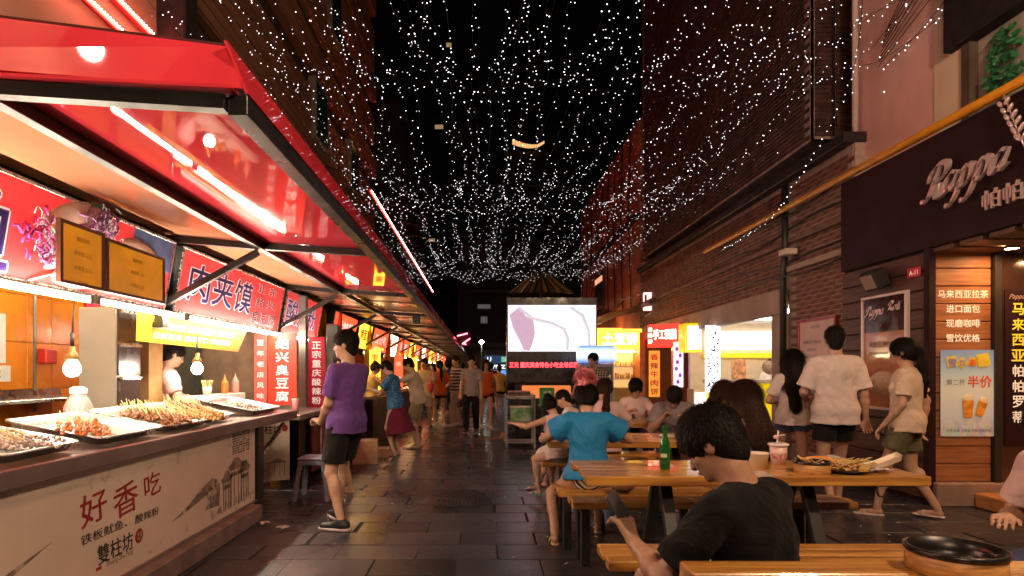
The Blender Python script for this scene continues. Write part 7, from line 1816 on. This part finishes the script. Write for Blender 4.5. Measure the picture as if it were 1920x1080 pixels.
cross_string(14.4, 5.35, 'swag of white lights across the middle of the alley', .3, .06, jit=.07)
cross_string(8.5, 5.45, 'swag of white lights across the near part of the alley', .25, .10, jit=.10)
# one string sagging from the wall corner down along the bakery pipe, and its left partner
def free_string(pts, label, dens=.09, rr=.007):
    t = thing('light_string', label, 'string lights', pts[0]); q = MB(); b = MB(); P_ = [Vector(p_) for p_ in pts]; fine = []
    for i in range(len(P_) - 1):
        p0, p1, p2, p3 = P_[max(i - 1, 0)], P_[i], P_[i + 1], P_[min(i + 2, len(P_) - 1)]
        n_ = max(2, int((p2 - p1).length / dens))
        for k in range(n_):
            u = k / n_; fine.append(.5 * ((2 * p1) + (-p0 + p2) * u + (2 * p0 - 5 * p1 + 4 * p2 - p3) * u * u + (-p0 + 3 * p1 - 3 * p2 + p3) * u ** 3))
    q.tube(fine, .005, 4); 
    for p_ in fine: oct_(b, tuple(p_ + Vector((rnd.gauss(0, .01), rnd.gauss(0, .01), rnd.gauss(0, .01) - .02))), rr)
    build('wire', q, WIRE, t); build('bulbs', b, LEDW, t, kind='stuff')
free_string([(4.6, 7.35, 6.6), (4.56, 7.4, 5.4), (4.5, 7.6, 4.8), (4.4, 8.2, 4.2), (4.35, 9.0, 3.75), (4.3, 9.6, 3.6), (4.3, 11, 3.55)], 'single string of white lights curving down past the pink wall')
free_string([(4.8, 5.0, 6.4), (4.78, 6.2, 5.25), (4.76, 7.3, 4.95)], 'short string of white lights sagging across the pink wall')
free_string([(4.50, 3.9, 3.85), (4.52, 4.6, 4.1), (4.6, 5.0, 4.6)], 'string of white lights in front of the green wreath', .09)
# black cables slung over the alley
for i in range(5):
    pts = [(-3.3 + 8 * k / 10, 12.6 + i * 2.7 + .3 * math.sin(k), 5.6 + .2 * i - .5 * 4 * (k / 10) * (1 - k / 10)) for k in range(11)]
    q = MB(); q.tube(pts, .008, 4); tag(build('overhead_cable', q, WIRE, None), 'thin black cable slung across the alley overhead', 'cable', 'thin cables slung across the alley')
for i in range(8):
    q = MB(); q.tube([(4.75, 7.35 - .02 * i, 5.0 + .05 * i), (4.72, 5.5, 5.6 + .16 * i), (4.7, 3.5, 6.3 + .3 * i)], .006, 4); tag(build('wall_cable', q, WIRE, None), 'thin dark cable fanning up over the pink wall', 'cable', 'cables fanning over the pink wall')

# right lamp added to warm counter and tables; left, behind camera, reflects in awning
for i, (x, y, z, lb, e_) in enumerate(((3.0, .5, 4.7, 'added warm globe lamp on the right, outside the picture, lighting the tables', 210), (.1, -2.0, 4.1, 'warm globe street lamp on the left, behind the viewpoint', 115))):
    t_ = thing('street_lamp', lb, 'lamp', (x, y, 0)); q = MB(); q.ell((0, 0, z), (.16, .16, .16), 10); build('globe', q, mat('warm_globe%d' % i, (1, 1, 1), var=0, emit=(1, .66, .42), es=e_), t_, local=True)
    q = MB(); q.tube([(0, 0, 0), (0, 0, z - .15)], .05, 8); build('pole', q, DARKM, t_, local=True)
for o in list(TMP.objects): bpy.data.objects.remove(o)
bpy.data.scenes.remove(TMP)
